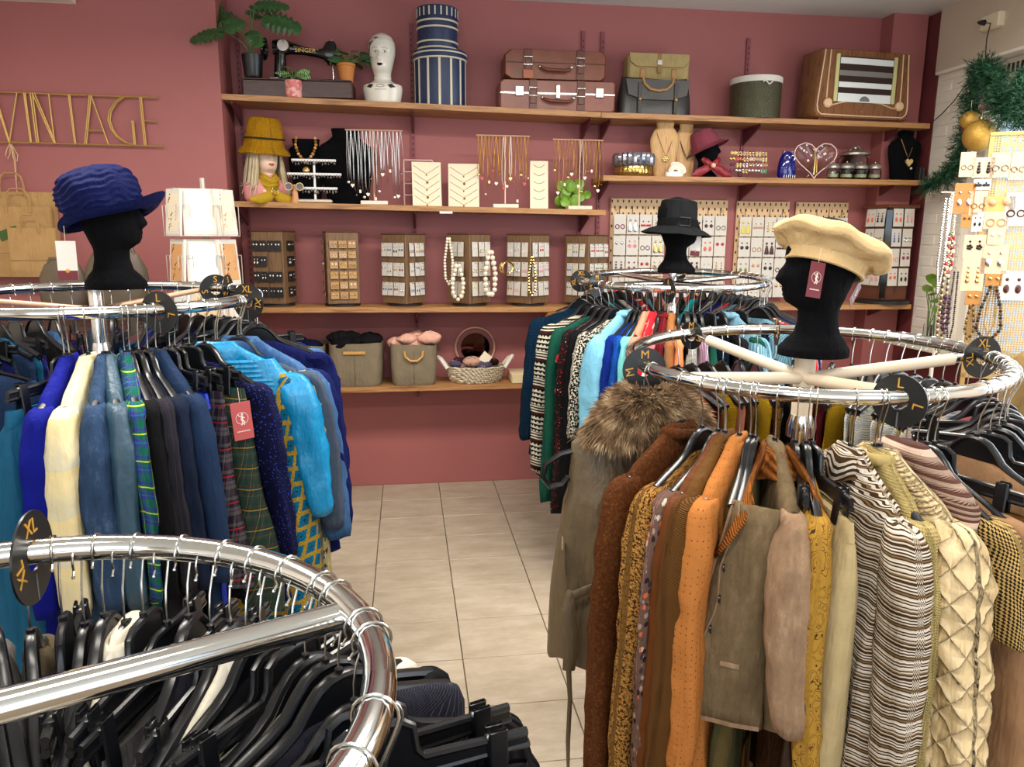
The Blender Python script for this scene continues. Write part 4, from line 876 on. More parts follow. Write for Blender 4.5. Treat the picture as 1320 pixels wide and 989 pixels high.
# ================================================================ earring cards, towers, pegboards
_cm={}
def ear_mb(kind,w,h,face=1):
    mb=MB()
    for sg in (-1,1):
        x=sg*w*.22; y=-.0035
        if kind=='stud': mb.ball((x,y,h*.12),w*.13,8,sy=.5)
        elif kind=='hoop': mb.torus((x,y,-h*.12),w*.16,w*.03,14,4,Matrix.Rotation(pi/2,3,'X'))
        elif kind=='drop': mb.ball((x,y,h*.2),w*.07,6,sy=.5); mb.ball((x,y,-h*.12),w*.12,8,sz=1.6,sy=.4)
        elif kind=='tassel': mb.ball((x,y,h*.2),w*.1,6,sy=.5); mb.loft([[Vector((x+r*cos(a),y-.001+r*.3*sin(a),z)) for a in [2*pi*i/8 for i in range(8)]] for z,r in ((h*.1,w*.05),(-h*.05,w*.13),(-h*.32,w*.2),(-h*.36,w*.16))])
        elif kind=='bow':
            for s2 in (-1,1): mb.ball((x+s2*w*.1,y,-h*.05),w*.13,7,sz=.7,sy=.4)
            mb.ball((x,y,h*.15),w*.06,6)
        elif kind=='chain': 
            for k in range(4): mb.ball((x,y,h*(.22-.14*k)),w*(.06+.015*k),6,sy=.5)
        elif kind=='flower':
            for k in range(5): mb.ball((x+w*.09*cos(k*1.257),y,-h*.02+w*.09*sin(k*1.257)),w*.07,6,sy=.5)
            mb.ball((x,y,h*.22),w*.06,6)
    return mb
def card(label,loc,rz,w,h,cm,kind,em,group,lean=0):
    t=thing('earring_card',label,'earring card',loc,0,group); t.rotation_euler=(lean,0,rz)
    k=('c',round(w,3),round(h,3),cm.name)
    if k not in _cm:
        mb=MB(); mb.box((0,0,0),(w,.0012,h),bev=.0005); _cm[k]=mb.mesh('card',cm,False)
    put('card',_cm[k],t)
    k=('e',round(w,3),round(h,3),kind,em.name)
    if k not in _cm: _cm[k]=ear_mb(kind,w,h).mesh('earrings',em)
    put('earring_pair',_cm[k],t); return t
ec={'gold':gold,'silver':silver,'pearl':pearl,'red':M('red_enamel',(190,20,34),.3),'magenta':M('magenta_enamel',(130,10,70),.3),'black':M('black_enamel2',(14,14,16),.3),'green':M('dark_green_enamel',(12,62,44),.35),'blue':M('blue_enamel',(70,90,150),.3),'coral':M('coral_enamel',(225,110,80),.4),'peach':M('peach_resin',(205,150,110),.35),'brown':M('brown_resin',(70,26,20),.35),'pink':M('pink_resin',(226,140,150),.4),'olive':M('olive_resin',(120,130,60),.4),'yellow':M('yellow_resin',(215,200,90),.4)}
towb=wood('tower_wood',(82,58,38),(122,92,62),2,.6,1.5)
NUM=['top','second','third','fourth','fifth','bottom']
def tower(px,y0,y1,x0,x1,rz,label,short,rows,colsF,sides,cm,pal,dx=.0,cw=.040,chh=.062,s_=None,left=False,kinds=('stud','hoop','drop'),skip=()):
    p=on('4',px,y1,.15); s=s_ or .185; H=ht_(px,y0,y1,p.y-.1)*.98
    t=thing('display_tower',label,'display tower',p,rz,'revolving wooden earring towers')
    MB().lathe([(.001,0),(.105,0),(.105,.012),(.001,.014)],28).build('turntable',M('black_turntable',(26,24,24),.4),t)
    MB().box((0,0,.014+(H-.014)/2),(s,s,H-.015),bev=.003).build('body',towb,t,smooth=False)
    MB().box((0,0,H+.002),(s*1.04,s*1.04,.008),bev=.003).build('top_board',wood('tower_top',(66,42,28),(96,66,44),0,.5,2),t)
    rr=random.Random(int(px)); faces=[(-pi/2,colsF,'front')]+([(0,sides,'right')] if sides else [])+([(pi,left,'left')] if left else [])
    pk=MB()
    for fa,nc,fn in faces:
        w=cw; 
        for r in range(rows):
            z=H-.05-(H-.075)*(r+.5)/rows*1.0+chh*.25
            for c in range(nc):
                if (fn,r,c) in skip: continue
                off=(c-(nc-1)/2)*min((s*.96)/nc,cw*1.12)
                d=Vector((cos(fa),sin(fa),0)); tn=Vector((-sin(fa),cos(fa),0))
                q=d*(s/2+.008+.003*(c%2))+tn*off+Vector((0,0,z)); pk.tube([d*(s/2)+tn*off+Vector((0,0,z+chh*.42)),d*(s/2+.022)+tn*off+Vector((0,0,z+chh*.44))],.0012,4)
                g=Matrix.Rotation(rz,3,'Z')@q; col=pal[rr.randrange(len(pal))] if not isinstance(pal,dict) else pal[fn][r%len(pal[fn])][c%len(pal[fn][r%len(pal[fn])])]
                card(f'{cm.name.split("_")[0]} card of {col} earrings, {NUM[r] if r<rows-1 else "bottom"} row, {["first","second","third","fourth"][c]} on {fn} of {short}',p+g,rz+fa+pi/2,w*.97,chh,cm,rr.choice(kinds),ec[col],f'earring cards on {short}',lean=RD(rr.uniform(-5,-1)))
    pk.build('peg_row',blackp,t,kind='stuff'); return t,p,H
tower(357,292,391,330,385,RD(-14),'brown wooden earring tower with black cards, nearest alcove corner','first tower',4,4,2,card_b,['pearl','silver','silver'],cw=.041,chh=.058,kinds=('stud','stud','drop'),skip=(('front',1,3),('front',1,2)))
tower(442,294,392,411,473,RD(11),'wooden earring tower with kraft cards of gold earrings, second from left','second tower',6,3,0,card_k,['gold','pearl','silver','gold','silver'],cw=.047,chh=.042,left=2,kinds=('stud','hoop','stud'))
tower(522,297,392,492,553,RD(50),'wooden earring tower with white cards, third from left','third tower',3,3,0,card_w,['magenta','silver','black','blue','gold','silver'],cw=.042,chh=.078,left=4,kinds=('drop','hoop','stud','flower'))
t4,p4,H4=tower(605,298,393,575,637,RD(42),'wooden earring tower draped with pearl strands, fourth from left','fourth tower',3,3,0,card_w,['gold','pearl','silver','yellow'],cw=.050,chh=.085,left=2,kinds=('hoop','stud'))
t5,p5,H5=tower(680,299,393,651,708,RD(42),'wooden earring tower with gold bead necklace, fifth from left','fifth tower',3,3,0,card_w,['gold','red','pearl','pink','silver'],cw=.050,chh=.085,left=3,kinds=('drop','hoop','flower'))
tower(754,300,393,725,781,RD(38),'wooden earring tower partly behind the round rack, sixth from left','sixth tower',3,4,0,card_w,['olive','red','yellow','silver','blue'],cw=.043,chh=.078,left=3,kinds=('drop','stud','flower'))
def strand(label,px,py,n0,wd,y0,y1,rad,mat,dY=.03):
    a=at(px,y0,Y=DF+dY); h=ht_(px,y0,y1,DF+dY); w=wd/2*a.y/960*1.0
    beads(label,a,[(-w*.2,0,0),(-w,0,-h*.5),(-w*.85,0,-h*.88),(0,0,-h),(w*.85,0,-h*.88),(w,0,-h*.5),(w*.2,0,0)],rad,[mat],name='pearl_necklace',group='bead strands on the earring towers')
strand('long fine pearl strand hanging on the left edge of the fourth tower',578,0,0,10,306,366,.0085,pearl,.02)
strand('chunky pearl strand twisted at the left front of fourth tower',590,0,0,14,340,386,.0125,pearl,-.01)
strand('large pearl strand on the right edge of the fourth tower',632,0,0,13,322,382,.015,pearl,.02)
strand('golden bead strand on the front of the fifth tower',686,0,0,9,330,381,.0085,gold,-.012)
t=thing('bangle_set','gold hoop bangles hanging left on the fifth tower','bangles',at(652,345,Y=DF+.03))
for k in range(4): MB().torus((.004*k,-.004*k,-.0),.036,.0035,26,6,Matrix.Rotation(pi/2,3,'X')@Matrix.Rotation(.12*k,3,'Y')).build('bangle',gold,t)
# big tower in the corner
p=on('4',1136,391,.135); H=ht_(1136,255,391,p.y-.14)*.97; t=thing('display_tower','large dark wooden revolving earring display in the right corner','display tower',p,RD(10),'revolving wooden earring towers')
MB().lathe([(.001,0),(.165,0),(.165,.02),(.15,.028),(.001,.03)],36).build('turntable',M('black_turntable',(26,24,24),.4),t)
redw=wood('reddish_wood',(62,28,18),(104,56,36),2,.45,1.5)
MB().box((0,0,H/2),(.20,.20,H-.05),bev=.003).build('body',redw,t,smooth=False); MB().box((0,0,H-.02),(.24,.24,.022),bev=.003).build('top_board',redw,t)
MB().box((-.104,-.104,H/2),(.035,.035,H*.86),rz=pi/4).build('corner_mirror',M('dark_mirror',(60,64,66),.08,.9),t,smooth=False)
for fa,fn,pal in ((pi,'left face',[['coral','black'],['black','gold'],['red','pink'],['peach','pink']]),(-pi/2,'right face',[['coral','pink'],['blue','silver'],['pink','magenta'],['coral','black']])):
    for r in range(4):
        for c in range(2):
            d=Vector((cos(fa),sin(fa),0)); tn=Vector((-sin(fa),cos(fa),0)); q=d*(.112+.004*c)+tn*((c-.5)*.085)+Vector((0,0,H-.09-.125*r)); g=Matrix.Rotation(RD(10),3,'Z')@q; col=pal[r][c]
            card(f'large card of {col} earrings, {NUM[r] if r<3 else "bottom"} row, {fn} of corner display, {"left" if c==0 else "right"}',p+g,RD(10)+fa+pi/2,.078,.112,card_w,['drop','chain','hoop','flower'][(r+c)%4],ec[col],'large earring cards on the corner display',lean=RD(-3))
# pegboards
pb_m=M('birch_pegboard',(214,180,138),.6)
kinds=['hoop','drop','tassel','stud','bow','flower','chain']
def pegboard(x0,x1,y0,k,label,short,cols):
    a=at(x0,y0,Y=D-.03); b=at(x1,y0,Y=D-.03); w=b.x-a.x; Hb=.62; c=(a.x+b.x)/2; top=(a.z+b.z)/2
    t=thing('pegboard',label,'pegboard',(c,D-.016,top-Hb),group='birch pegboards on the red wall')
    MB().box((0,0,Hb/2),(w,.014,Hb),bev=.006).build('board',pb_m,t); mb=MB()
    nx=int(w/.036)
    for r in range(16):
        for i in range(nx):
            mb.box((-w/2+w*(i+.5+(.25 if r%2 else -.25))/nx,-.0073,Hb-.022-r*.0385),(.0085,.0012,.017))
    mb.build('slot_grid',M('peg_slot',(60,42,34),.9),t,kind='stuff',smooth=False)
    for sx in (-.4,.4): MB().lathe([(.001,0),(.009,0),(.009,.003),(.001,.003)],10).build('screw',brass,t,(w*sx,-.007,Hb-.075)).rotation_euler=(pi/2,0,0)
    cw=w*.93/4; pr=MB()
    for r in range(4):
        for i in range(4):
            col=cols[r][i]; x=-w*.46+cw*(i+.5); z=Hb-.165-.132*r
            pr.tube([(x,-.006,z+.063),(x,-.03,z+.066)],.0016,4)
            if r==0: pr.tube([(x,-.012,z+.066),(x,-.012,z+.115)],.0016,4)
            if r==3 and k%2 and i==1: continue
            card(f'{col} {kinds[(r*3+i*2+k)%7]} earrings on white card, {NUM[r] if r<3 else "bottom"} row of {short}, {["leftmost","second","third","rightmost"][i]}',Vector((c+x,D-.046,top-Hb+z)),0,cw*.93,.124,card_w,kinds[(r*3+i*2+k)%7],ec[col],f'earring cards on {short}',lean=RD(-2))
    pr.build('hook_set',blackp,t,kind='stuff')
pegboard(788,860,255,0,'first birch pegboard from left, beside the sixth earring tower','the first pegboard',[['magenta','silver','red','silver'],['silver','pink','silver','gold'],['brown','magenta','red','gold'],['red','silver','red','silver']])
pegboard(871,940,257,1,'second birch pegboard, directly behind the black buckle hat','the second pegboard',[['silver','brown','brown','silver'],['gold','black','coral','red'],['gold','brown','silver','gold'],['silver','gold','red','gold']])
pegboard(951,1020,259,2,'third birch pegboard, left of the cream beret','the third pegboard',[['yellow','peach','gold','silver'],['black','peach','brown','brown'],['olive','peach','black','brown'],['silver','silver','gold','gold']])
pegboard(1028,1096,260,3,'fourth birch pegboard, above and behind the cream beret','the fourth pegboard',[['green','brown','green','green'],['green','silver','gold','green'],['peach','gold','red','gold'],['silver','red','gold','gold']])
# ---------------------------------------------------------------- lowest shelf
felt=F('grey_felt','plain',(128,116,96),rough=.95); tanl=M('tan_leather_tab',(196,150,84),.5)
def bin_(x0,x1,y0,y1,dy,label,rz,contents,tab=True):
    c=(x0+x1)/2; p=on('5',c,y1,dy); W=wd_(x0,x1,(y0+y1)/2,p.y-.1)*.97; H=ht_(c,y0,y1,p.y-.1); t=thing('storage_bin',label,'storage bin',p,rz,'grey felt storage bins')
    n=36; sq=lambda a,e:math.copysign(abs(a)**e,a)
    R=lambda k,z,d=0: [Vector(((W/2*k-d)*sq(cos(a),.35)*(1+.01*sin(3*a+z*9)),(.12*k-d)*sq(sin(a),.35),z+(.006*sin(2*a+c) if z>H*.8 else 0))) for a in [2*pi*i/n for i in range(n)]]
    MB().loft([R(.9,0),R(.96,.02),R(1,H*.5),R(1,H),R(1,H,.006),R(.98,H*.6,.006),R(.9,.02,.01)]).build('body',felt,t)
    MB().box((0,-.119,H*.45),(.003,.004,H*.8)).build('seam',M('felt_seam',(96,86,70),.9),t)
    if tab=='u': MB().tube([(-.055,-.122,H*.86),(-.05,-.128,H*.72),(-.02,-.13,H*.62),(.02,-.13,H*.62),(.05,-.128,H*.72),(.055,-.122,H*.86)],.008,8,flat=1.4).build('handle',tanl,t)
    else: MB().box((0,-.124,H*.80),(.13,.006,.022),bev=.003).build('handle',tanl,t)
    return t,p,W,H
def heap(name,label,cat,p,W,dz,mats,seed,n=7,r=.05,d=.07):
    t=thing(name,label,cat,p); rr=random.Random(seed)
    for k in range(n):
        c=Vector((rr.uniform(-.36,.36)*W,rr.uniform(-d,d),dz+rr.uniform(-.015,.03))); rad=r*rr.uniform(.8,1.3); mb=MB(); rings=[]
        for i in range(13):
            th_=pi*i/12
            rings.append([c+Vector((rad*1.4*sin(th_)*cos(a),rad*1.1*sin(th_)*sin(a),-rad*.75*cos(th_)))*(1+.22*noise.noise(Vector((cos(a)*1.8+k,sin(a)*1.8,th_*1.5)))) for a in [2*pi*j/18 for j in range(18)]])
        mb.loft(rings,uvs=[[(j*.01,i*.01) for j in range(18)] for i in range(13)]); mb.build('fold',mats[k%len(mats)],t)
    return t
kn=F('black_knit','plain',(16,15,18)); 
bin_(380,424,447,500,.16,'grey felt bin half hidden at the left end of lowest shelf',0,None); 
t,p,W,H=bin_(427,497,450,505,.13,'left grey felt bin filled with black knitwear',RD(-4),None); heap('knitwear_pile','heap of black knitted accessories in the left felt bin','knitwear',p,W,H+.0,[kn,F('black_rib','rib',(22,21,26)),kn,kn],4,9,.045); 
heap('navy_knit','dark blue knitted accessory in half hidden felt bin','knitwear',on('5',404,500,.16),.2,.245,[F('navy_knit_c','knit',(24,32,74))],9,3,.04)
t,p,W,H=bin_(503,565,449,501,.13,'right grey felt bin filled with pink knitwear',0,None,'u'); heap('knitwear_pile','heap of pale pink knitwear in the right felt bin','knitwear',p,W,H+.012,[F('pale_pink_knit','plain',(222,170,150))],7,6,.055)
# woven basket
p=on('5',613,494,.12); W=wd_(575,650,470,p.y)
t=thing('woven_basket','oval white woven rope basket with loop handles','basket',p); wv=N('woven_rope'); vv=wv.wave(wv.coord('Object',(1,1,1.0),.0),28,'DIAGONAL'); wv=wv.done(wv.mix(vv,srgb(176,158,128),srgb(232,220,196)),.8,0,wv.bump(vv,.8,.008))
mb=MB()
for k in range(8):
    z=.008+.0125*k; kk=.82+.18*(k/7)**.7; mb.tube([(W/2*kk*cos(a),.12*kk*sin(a),z+.003*sin(14*a+k*pi)) for a in [2*pi*i/48 for i in range(48)]],.0078,7,closed=True)
mb.build('coil',wv,t); MB().lathe([(.001,.004),(W/2*.82,.004),(W/2*.84,.01),(.001,.012)],32,sy=.24/W).build('bottom',wv,t)
for sg in (-1,1): MB().tube([(sg*(W/2-.005),-.05,.09),(sg*(W/2+.03),-.03,.14),(sg*(W/2+.05),0,.155),(sg*(W/2+.03),.03,.14),(sg*(W/2-.005),.05,.09)],.012,8).build('handle',M('white_rope',(226,218,206),.8),t)
heap('scarf_pile','heap of dark patterned scarves and hair ties in woven basket','scarves',p,W*.85,.115,[F('dark_floral','spots',(40,24,24),(190,130,120),(180,160,120),obj=True),F('grey_floral','spots',(80,70,90),(190,180,170),(40,30,40),obj=True),F('wine_velvet','velvet',(70,18,30)),F('cream_floral','spots',(190,150,130),(70,30,40),(60,60,40),obj=True)],12,14,.032,.06)
t=thing('price_sign','small square cream card standing tilted in the woven basket','sign',p+Vector((.055,-.07,.155))); o=MB().box((0,0,0),(.062,.003,.062),bev=.001).build('card',card_c,t); o.rotation_euler=(-.2,RD(40),0)
t=thing('table_mirror','round rose gold rimmed mirror behind the woven basket','mirror',on('5',613,490,.26)); 
MB().tube([(.125*cos(a)+.0,.02,.19+.125*sin(a)) for a in [pi*(-.25+1.5*i/24) for i in range(25)]],.006,8).build('frame',rosem,t); MB().lathe([(.001,0),(.092,0),(.092,.006),(.001,.006)],36).build('glass',M('mirror_glass',(150,110,110),.05,1),t,(0,.014,.19)).rotation_euler=(pi/2,0,0); MB().tube([(0,.02,0),(0,.02,.09)],.006,8).lathe([(.001,0),(.06,0),(.05,.01),(.001,.012)],24,c=(0,.02,0)).build('stand',rosem,t)
t=thing('flat_box','pale wooden flat box beside the woven basket','box',on('5',664,496,.10)); MB().box((.03,0,.03),(.13,.2,.06),bev=.004).build('body',M('pale_birch',(222,200,160),.6),t)
# ---------------------------------------------------------------- greeting card spinner (left)
cs=Vector((-.93,3.75,0)); wirem=M('pale_wire',(200,190,178),.35,.5)
t=thing('card_spinner','white wire greeting card spinner standing before the rose wall','card rack',cs,RD(8),None); mb=MB()
mb.tube([(0,0,0),(0,0,1.86)],.012,8); mb.build('pole',wirem,t)
for k in range(4): MB().tube([(0,0,.05),(.28*cos(k*pi/2+.7),.28*sin(k*pi/2+.7),.02)],.01,6).build('foot',wirem,t)
def cardart(name,c1,c2,kind):
    q=N(name); v=q.coord('Object'); n=q.noise(v,26,3,.6); m=q.noise(v,9,2); col=q.mix(q.math('GREATER_THAN',n,.60 if kind else .66),srgb(*c1),srgb(*c2)); return q.done(col,.6)
arts={'small dark flowers':cardart('art_floral_print',(222,208,182),(96,70,60),1),'a sketched bird':cardart('art_line_bird',(232,222,200),(150,130,104),0),'a pale cat':cardart('art_pale_cat',(226,214,190),(190,150,100),1),'faint blue reeds':cardart('art_pale_reeds',(224,230,226),(196,200,186),0),'a striped fox':cardart('art_fox',(200,150,100),(110,60,30),1),'a fluffy dog':cardart('art_dog',(206,180,140),(150,120,84),1),'a plain bird':cardart('art_plain_bird',(226,206,190),(170,110,100),0)}
rows=[1.70,1.475,1.25,1.02]; 
pk=[('a sketched bird','faint blue reeds','a fluffy dog','a plain bird'),('small dark flowers','a striped fox','faint blue reeds','a pale cat'),('a pale cat','a striped fox','a plain bird','a sketched bird'),('a plain bird','a pale cat','a sketched bird','faint blue reeds')]
for r,z in enumerate(rows):
    for f in range(4):
        fa=RD([-90,-145,-40,90][f]); rad=[.115,.15,.13,.14][f]; w=[.165,.13,.125,.14][f]; h=.21; d=Vector((cos(fa),sin(fa),0)); tn=Vector((-sin(fa),cos(fa),0)); base=d*rad+Vector((0,0,z))
        tl=Matrix.Rotation(RD(8),3,'Z')@base; what=pk[f][r]
        wb=MB(); c=base+d*.014
        for s_ in (-1,1): wb.tube([base+tn*s_*w*.52+Vector((0,0,-h*.5)),c+tn*s_*w*.54+Vector((0,0,-h*.5)),c+tn*s_*w*.54+Vector((0,0,h*.15))],.0022,5)
        wb.tube([c-tn*w*.54+Vector((0,0,-h*.5)),c+tn*w*.54+Vector((0,0,-h*.5))],.0022,5); wb.tube([c-tn*w*.54+Vector((0,0,h*.15)),c-tn*w*.3+Vector((0,0,h*.15)),c-tn*w*.3+Vector((0,0,-h*.1))],.002,5).tube([c+tn*w*.54+Vector((0,0,h*.15)),c+tn*w*.3+Vector((0,0,h*.15)),c+tn*w*.3+Vector((0,0,-h*.1))],.002,5)
        wb.tube([Vector((0,0,z-h*.3)),base+Vector((0,0,-h*.3))],.003,5); wb.tube([Vector((0,0,z+h*.5)),base+Vector((0,0,h*.5))],.003,5); wb.build('pocket',wirem,t)
        g=thing('greeting_card',f'greeting card showing {what}, {["top","second","third","lowest"][r]} tier, {["front","left","right","rear"][f]} of spinner','greeting card',cs+tl,RD(8)+fa+pi/2,'greeting cards on the wire spinner'); g.rotation_euler=(RD(-5),0,RD(8)+fa+pi/2)
        MB().box((0,.004,0),(w*.97,.012,h),bev=.0008).build('envelopes',card_w,g,smooth=False); MB().box((0,-.003,.004),(w*.94,.0016,h*.97)).build('card',card_w,g,smooth=False); MB().box((0,-.0042,.0),(w*.78,.001,h*.80)).build('picture',arts[what],g,smooth=False)
# brown hand bags behind the blue hat
tb=N('taupe_leather'); n=tb.noise(tb.coord('Object'),8,4); tb=tb.done(tb.mix(n,srgb(64,54,42),srgb(112,96,76)),.45,0,tb.bump(n,.3,.006))
t=thing('side_table','plain dark side table under the taupe handbags','table',(-1.62,4.02,0)); MB().box((0,0,1.16),(1.2,.5,.04),bev=.006).build('table_top',walnut,t)
for sx in (-.56,.56):
    for sy in (-.2,.2): MB().box((sx,sy,.57),(.04,.04,1.14)).build('leg',walnut,t,smooth=False)
def hobo(px0,px1,y0,y1,Y,label,hr):
    a=at(px0,y1,Y=Y); b=at(px1,y0,Y=Y); W=b.x-a.x; H=b.z-1.181; t=thing('handbag',label,'handbag',((a.x+b.x)/2,Y,1.181),group='taupe handbags behind the left rack'); mb=MB(); rings=[]
    for z,w in ((0,.62),(.1,.86),(.4,1),(.7,.94),(.9,.7),(1,.4)): rings.append([Vector((W/2*w*cos(x),.07*(1-z*.75)*sin(x)*w,H*z*(1-.12*sin(x)*0))) for x in [2*pi*i/24 for i in range(24)]])
    mb.loft(rings); mb.build('body',tb,t); MB().tube([(-W*.3,0,H*.85),(-W*.22,0,H*1.0+hr*.7),(0,0,H+hr),(W*.22,0,H*1.0+hr*.7),(W*.3,0,H*.85)],.011,8).build('handle',tb,t); MB().torus((0,0,0),.014,.004,16,6,Matrix.Rotation(pi/2,3,'X')).build('ring',silver,t,(-W*.36,-.04,H*.55)); return t
hobo(53,112,334,396,4.05,'rounded taupe leather handbag left of the blue hat',.0)
hobo(112,190,318,396,3.95,'grey brown handbag behind the black velvet head',.05)
# ---------------------------------------------------------------- garland, baubles, window display
gm=N('fir_needles'); n=gm.noise(gm.coord('Object'),20,2); gm=gm.done(gm.mix(n,srgb(8,44,28),srgb(30,88,50)),.6)
def garland(label,path,rad,n,seed,name='fir_garland'):
    P_=[Vector(p) for p in path]; o0=P_[0].copy(); P_=[p-o0 for p in P_]; t=thing(name,label,'garland',o0); MB().tube(P_,.004,5).build('stem',M('garland_wire',(40,60,36),.7),t); rr=random.Random(seed); mb=MB()
    seg=[(b-a).length for a,b in zip(P_,P_[1:])]; tot=sum(seg)
    for i in range(n):
        d=tot*rr.random(); 
        for a,b,s_ in zip(P_,P_[1:],seg):
            if d<=s_: c=a+(b-a)*(d/s_); break
            d-=s_
        dr=Vector((rr.gauss(0,1),rr.gauss(0,1),rr.gauss(0,.8))).normalized(); L=rad*rr.uniform(.5,1.1); e=c+dr*L+Vector((0,0,-L*.25))
        for k in range(12):
            q=c.lerp(e,.15+.85*k/12); sd=dr.cross(Vector((rr.gauss(0,1),rr.gauss(0,1),rr.gauss(0,1)))).normalized()*.016+dr*.012; w=dr.cross(sd).normalized()*.0024
            mb.add([q-w,q+w,q+sd*1.25],[(0,1,2)])
        w=dr.orthogonal().normalized()*.0015; mb.add([c-w,c+w,e],[(0,1,2)])
    mb.build('needles',gm,t,kind='stuff'); return t
A=lambda px,py,X=3.2: at(px,py,X=X)
garland('green fir garland hanging down the white pier to the shelf',[A(1262,84,3.1),A(1258,105,3.1),A(1250,125,3.1),A(1254,150,3.08),A(1247,165,3.1),A(1240,185,3.12),A(1238,205,3.1),A(1225,222,3.14),A(1210,230,3.16),A(1192,240,3.17)],.085,820,1)
garland('green fir garland bunch spreading over the window corner',[A(1262,84,3.1),A(1280,90,3.08),A(1284,110,3.06),A(1292,130,3.04),A(1300,150,3.02)],.11,760,2)
garland('green fir garland sprig at the right picture edge',[A(1322,90,3.0),A(1314,115,3.0),A(1312,135,3.0),A(1319,160,3.0)],.085,300,3)
gb=N('gold_glitter'); n=gb.vor(gb.coord('Object'),300); gb=gb.done(gb.mix(n,srgb(170,125,40),srgb(214,172,84)),.35,.5,gb.bump(n,.6,.002))
def bauble(px,py,rpx,X,mat,label):
    c=at(px,py,X=X); R=rpx*(c.length)/960*.97; t=thing('bauble',label,'bauble',c,group='round baubles on the fir garland'); MB().ball((0,0,0),R,28).build('ball',mat,t); MB().lathe([(R*.16,R*.97),(R*.16,R*1.12),(.001,R*1.13)],12).build('cap',gold,t); MB().tube([(0,0,R*1.1),(0,.0,R*1.1+.05)],.0015,4).build('string',card_c,t)
bauble(1263,175,15.5,3.02,gb,'large gold glitter bauble at the window corner'); bauble(1250,155,9,3.06,gb,'medium gold bauble above left of the large one'); bauble(1268,138,4.5,3.03,M('pink_bauble',(206,120,120),.3),'small pink bauble above the large gold one'); bauble(1247,201,4,3.06,ec['pink'],'small pink bauble at the bottom of the garland'); bauble(1244,166,3.8,3.07,M('rose_bauble',(140,50,60),.3),'tiny dark rose bauble tucked beside the gold ones')
# gold mesh earring screen
p0=at(1262,440,Y=3.2); p0.z=0; t=thing('mesh_screen','gold perforated metal screen loaded with earrings before the window','display screen',(p0.x,3.2,0),RD(-30)); q=N('perforated_gold'); v=q.coord('Object',(1,1,1)); vx=q.n('ShaderNodeMapping'); q.L(v,vx.inputs[0]); vx.inputs['Rotation'].default_value=(pi/2,0,0)
sp=q.sep(v); fx=q.math('SUBTRACT',q.math('FRACT',q.math('MULTIPLY',sp[0],90)),.5); row=q.math('FLOOR',q.math('MULTIPLY',sp[2],90)); fz=q.math('SUBTRACT',q.math('FRACT',q.math('MULTIPLY',sp[2],90)),.5)
rad=q.math('SQRT',q.math('ADD',q.math('MULTIPLY',fx,fx),q.math('MULTIPLY',fz,fz))); gm2=q.done(srgb(206,172,110),.4,.6); q.L(q.math('GREATER_THAN',rad,.34),q.b.inputs['Alpha'])
MB().box((.31,0,1.52),(.72,.003,1.12)).build('perforated_sheet',gm2,t,smooth=False)
fr=MB(); 
for c,d in (((-.05,0,1.02),(.02,.02,2.08)),((.68,0,1.02),(.02,.02,2.08)),((.31,0,2.07),(.74,.02,.012)),((.31,0,.95),(.74,.02,.02))): fr.box(c,d)
fr.build('frame',M('gold_paint',(200,165,105),.4,.5),t,smooth=False)
Ms=Matrix.Rotation(RD(-30),3,'Z')
def scr(px,py,off=-.02):
    "point on the screen seen at a pixel"
    d=C2W@Vector(((px-660)/FPX,(py-494.5)/FPX,1)); n=Ms@Vector((0,-1,0)); o=Vector((p0.x,3.2,0))+n*(-off); e=Vector((0,0,EYE)); return e+d*((o-e).dot(n)/d.dot(n))
beige_c=M('beige_card',(222,184,150),.7)
for k,(px,py,w,h,col,kd,cm,wh) in enumerate(((1247,212,12,22,'silver','hoop',beige_c,'at the top left corner'),(1268,216,17,18,'black','chain',beige_c,'second in the top row'),(1290,213,16,22,'silver','hoop',beige_c,'third in the top row'),(1313,214,14,24,'silver','hoop',beige_c,'at the top right edge'),(1266,238,14,10,'black','bow',card_w,'below the top row'),(1243,256,17,28,'silver','drop',M('ginger_card',(184,118,62),.7),'of ginger brown at left edge'),(1261,262,14,22,'gold','hoop',beige_c,'right of the ginger card'),(1288,263,26,14,'peach','stud',M('ochre_card',(200,160,92),.7),'of ochre in middle column'),(1310,270,18,30,'brown','hoop',card_w,'with brown rings at right'),(1260,286,9,18,'black','drop',card_w,'with black drops'),(1284,284,20,16,'peach','hoop',beige_c,'with large peach hoops'),(1256,318,18,22,'black','flower',beige_c,'with dark flowers at left'),(1284,305,14,18,'pearl','stud',beige_c,'with pearl studs'),(1282,334,22,28,'silver','drop',beige_c,'with long silver drops'),(1254,354,19,32,'gold','chain',beige_c,'with gold chain drops at left'),(1246,284,9,14,'brown','stud',M('wood_tag',(178,122,60),.7),'that is a small wooden tag'),(1305,368,22,28,'brown','drop',card_w,'with coral drops at right'),(1281,361,14,12,'gold','stud',_mc['wood_tag'],'above the dark bead necklace'),(1254,384,13,14,'gold','stud',_mc['wood_tag'],'above the gold beads'))):
    c=scr(px,py); s_=c.length/960*1.06; card(f'{cm.name.replace("_"," ")} {wh} on the gold mesh screen',c,RD(-30),w*s_,h*s_,cm,kd,ec[col],'earring cards on the gold mesh screen')
for lab,px,y0,y1,w,rad_,ms in (('dark bead necklace hanging low on the gold mesh screen',1281,368,428,22,.008,[ec['black'],M('bronze_bead',(90,60,40),.3)]),('gold bead necklace hanging at lower left of the mesh screen',1253,392,430,8,.006,[gold,ec['brown']]),('fine gold bead necklace inside the dark bead loop',1281,370,420,9,.004,[gold])):
    a=scr(px,y0,-.03); s_=a.length/960; h=(y1-y0)*s_; w=w*s_/2; beads(lab,a,[Ms@Vector(q_) for q_ in ((-w*.2,0,0),(-w*.8,0,-h*.4),(-w,0,-h*.75),(0,0,-h),(w,0,-h*.75),(w*.8,0,-h*.4),(w*.2,0,0))],rad_,ms)
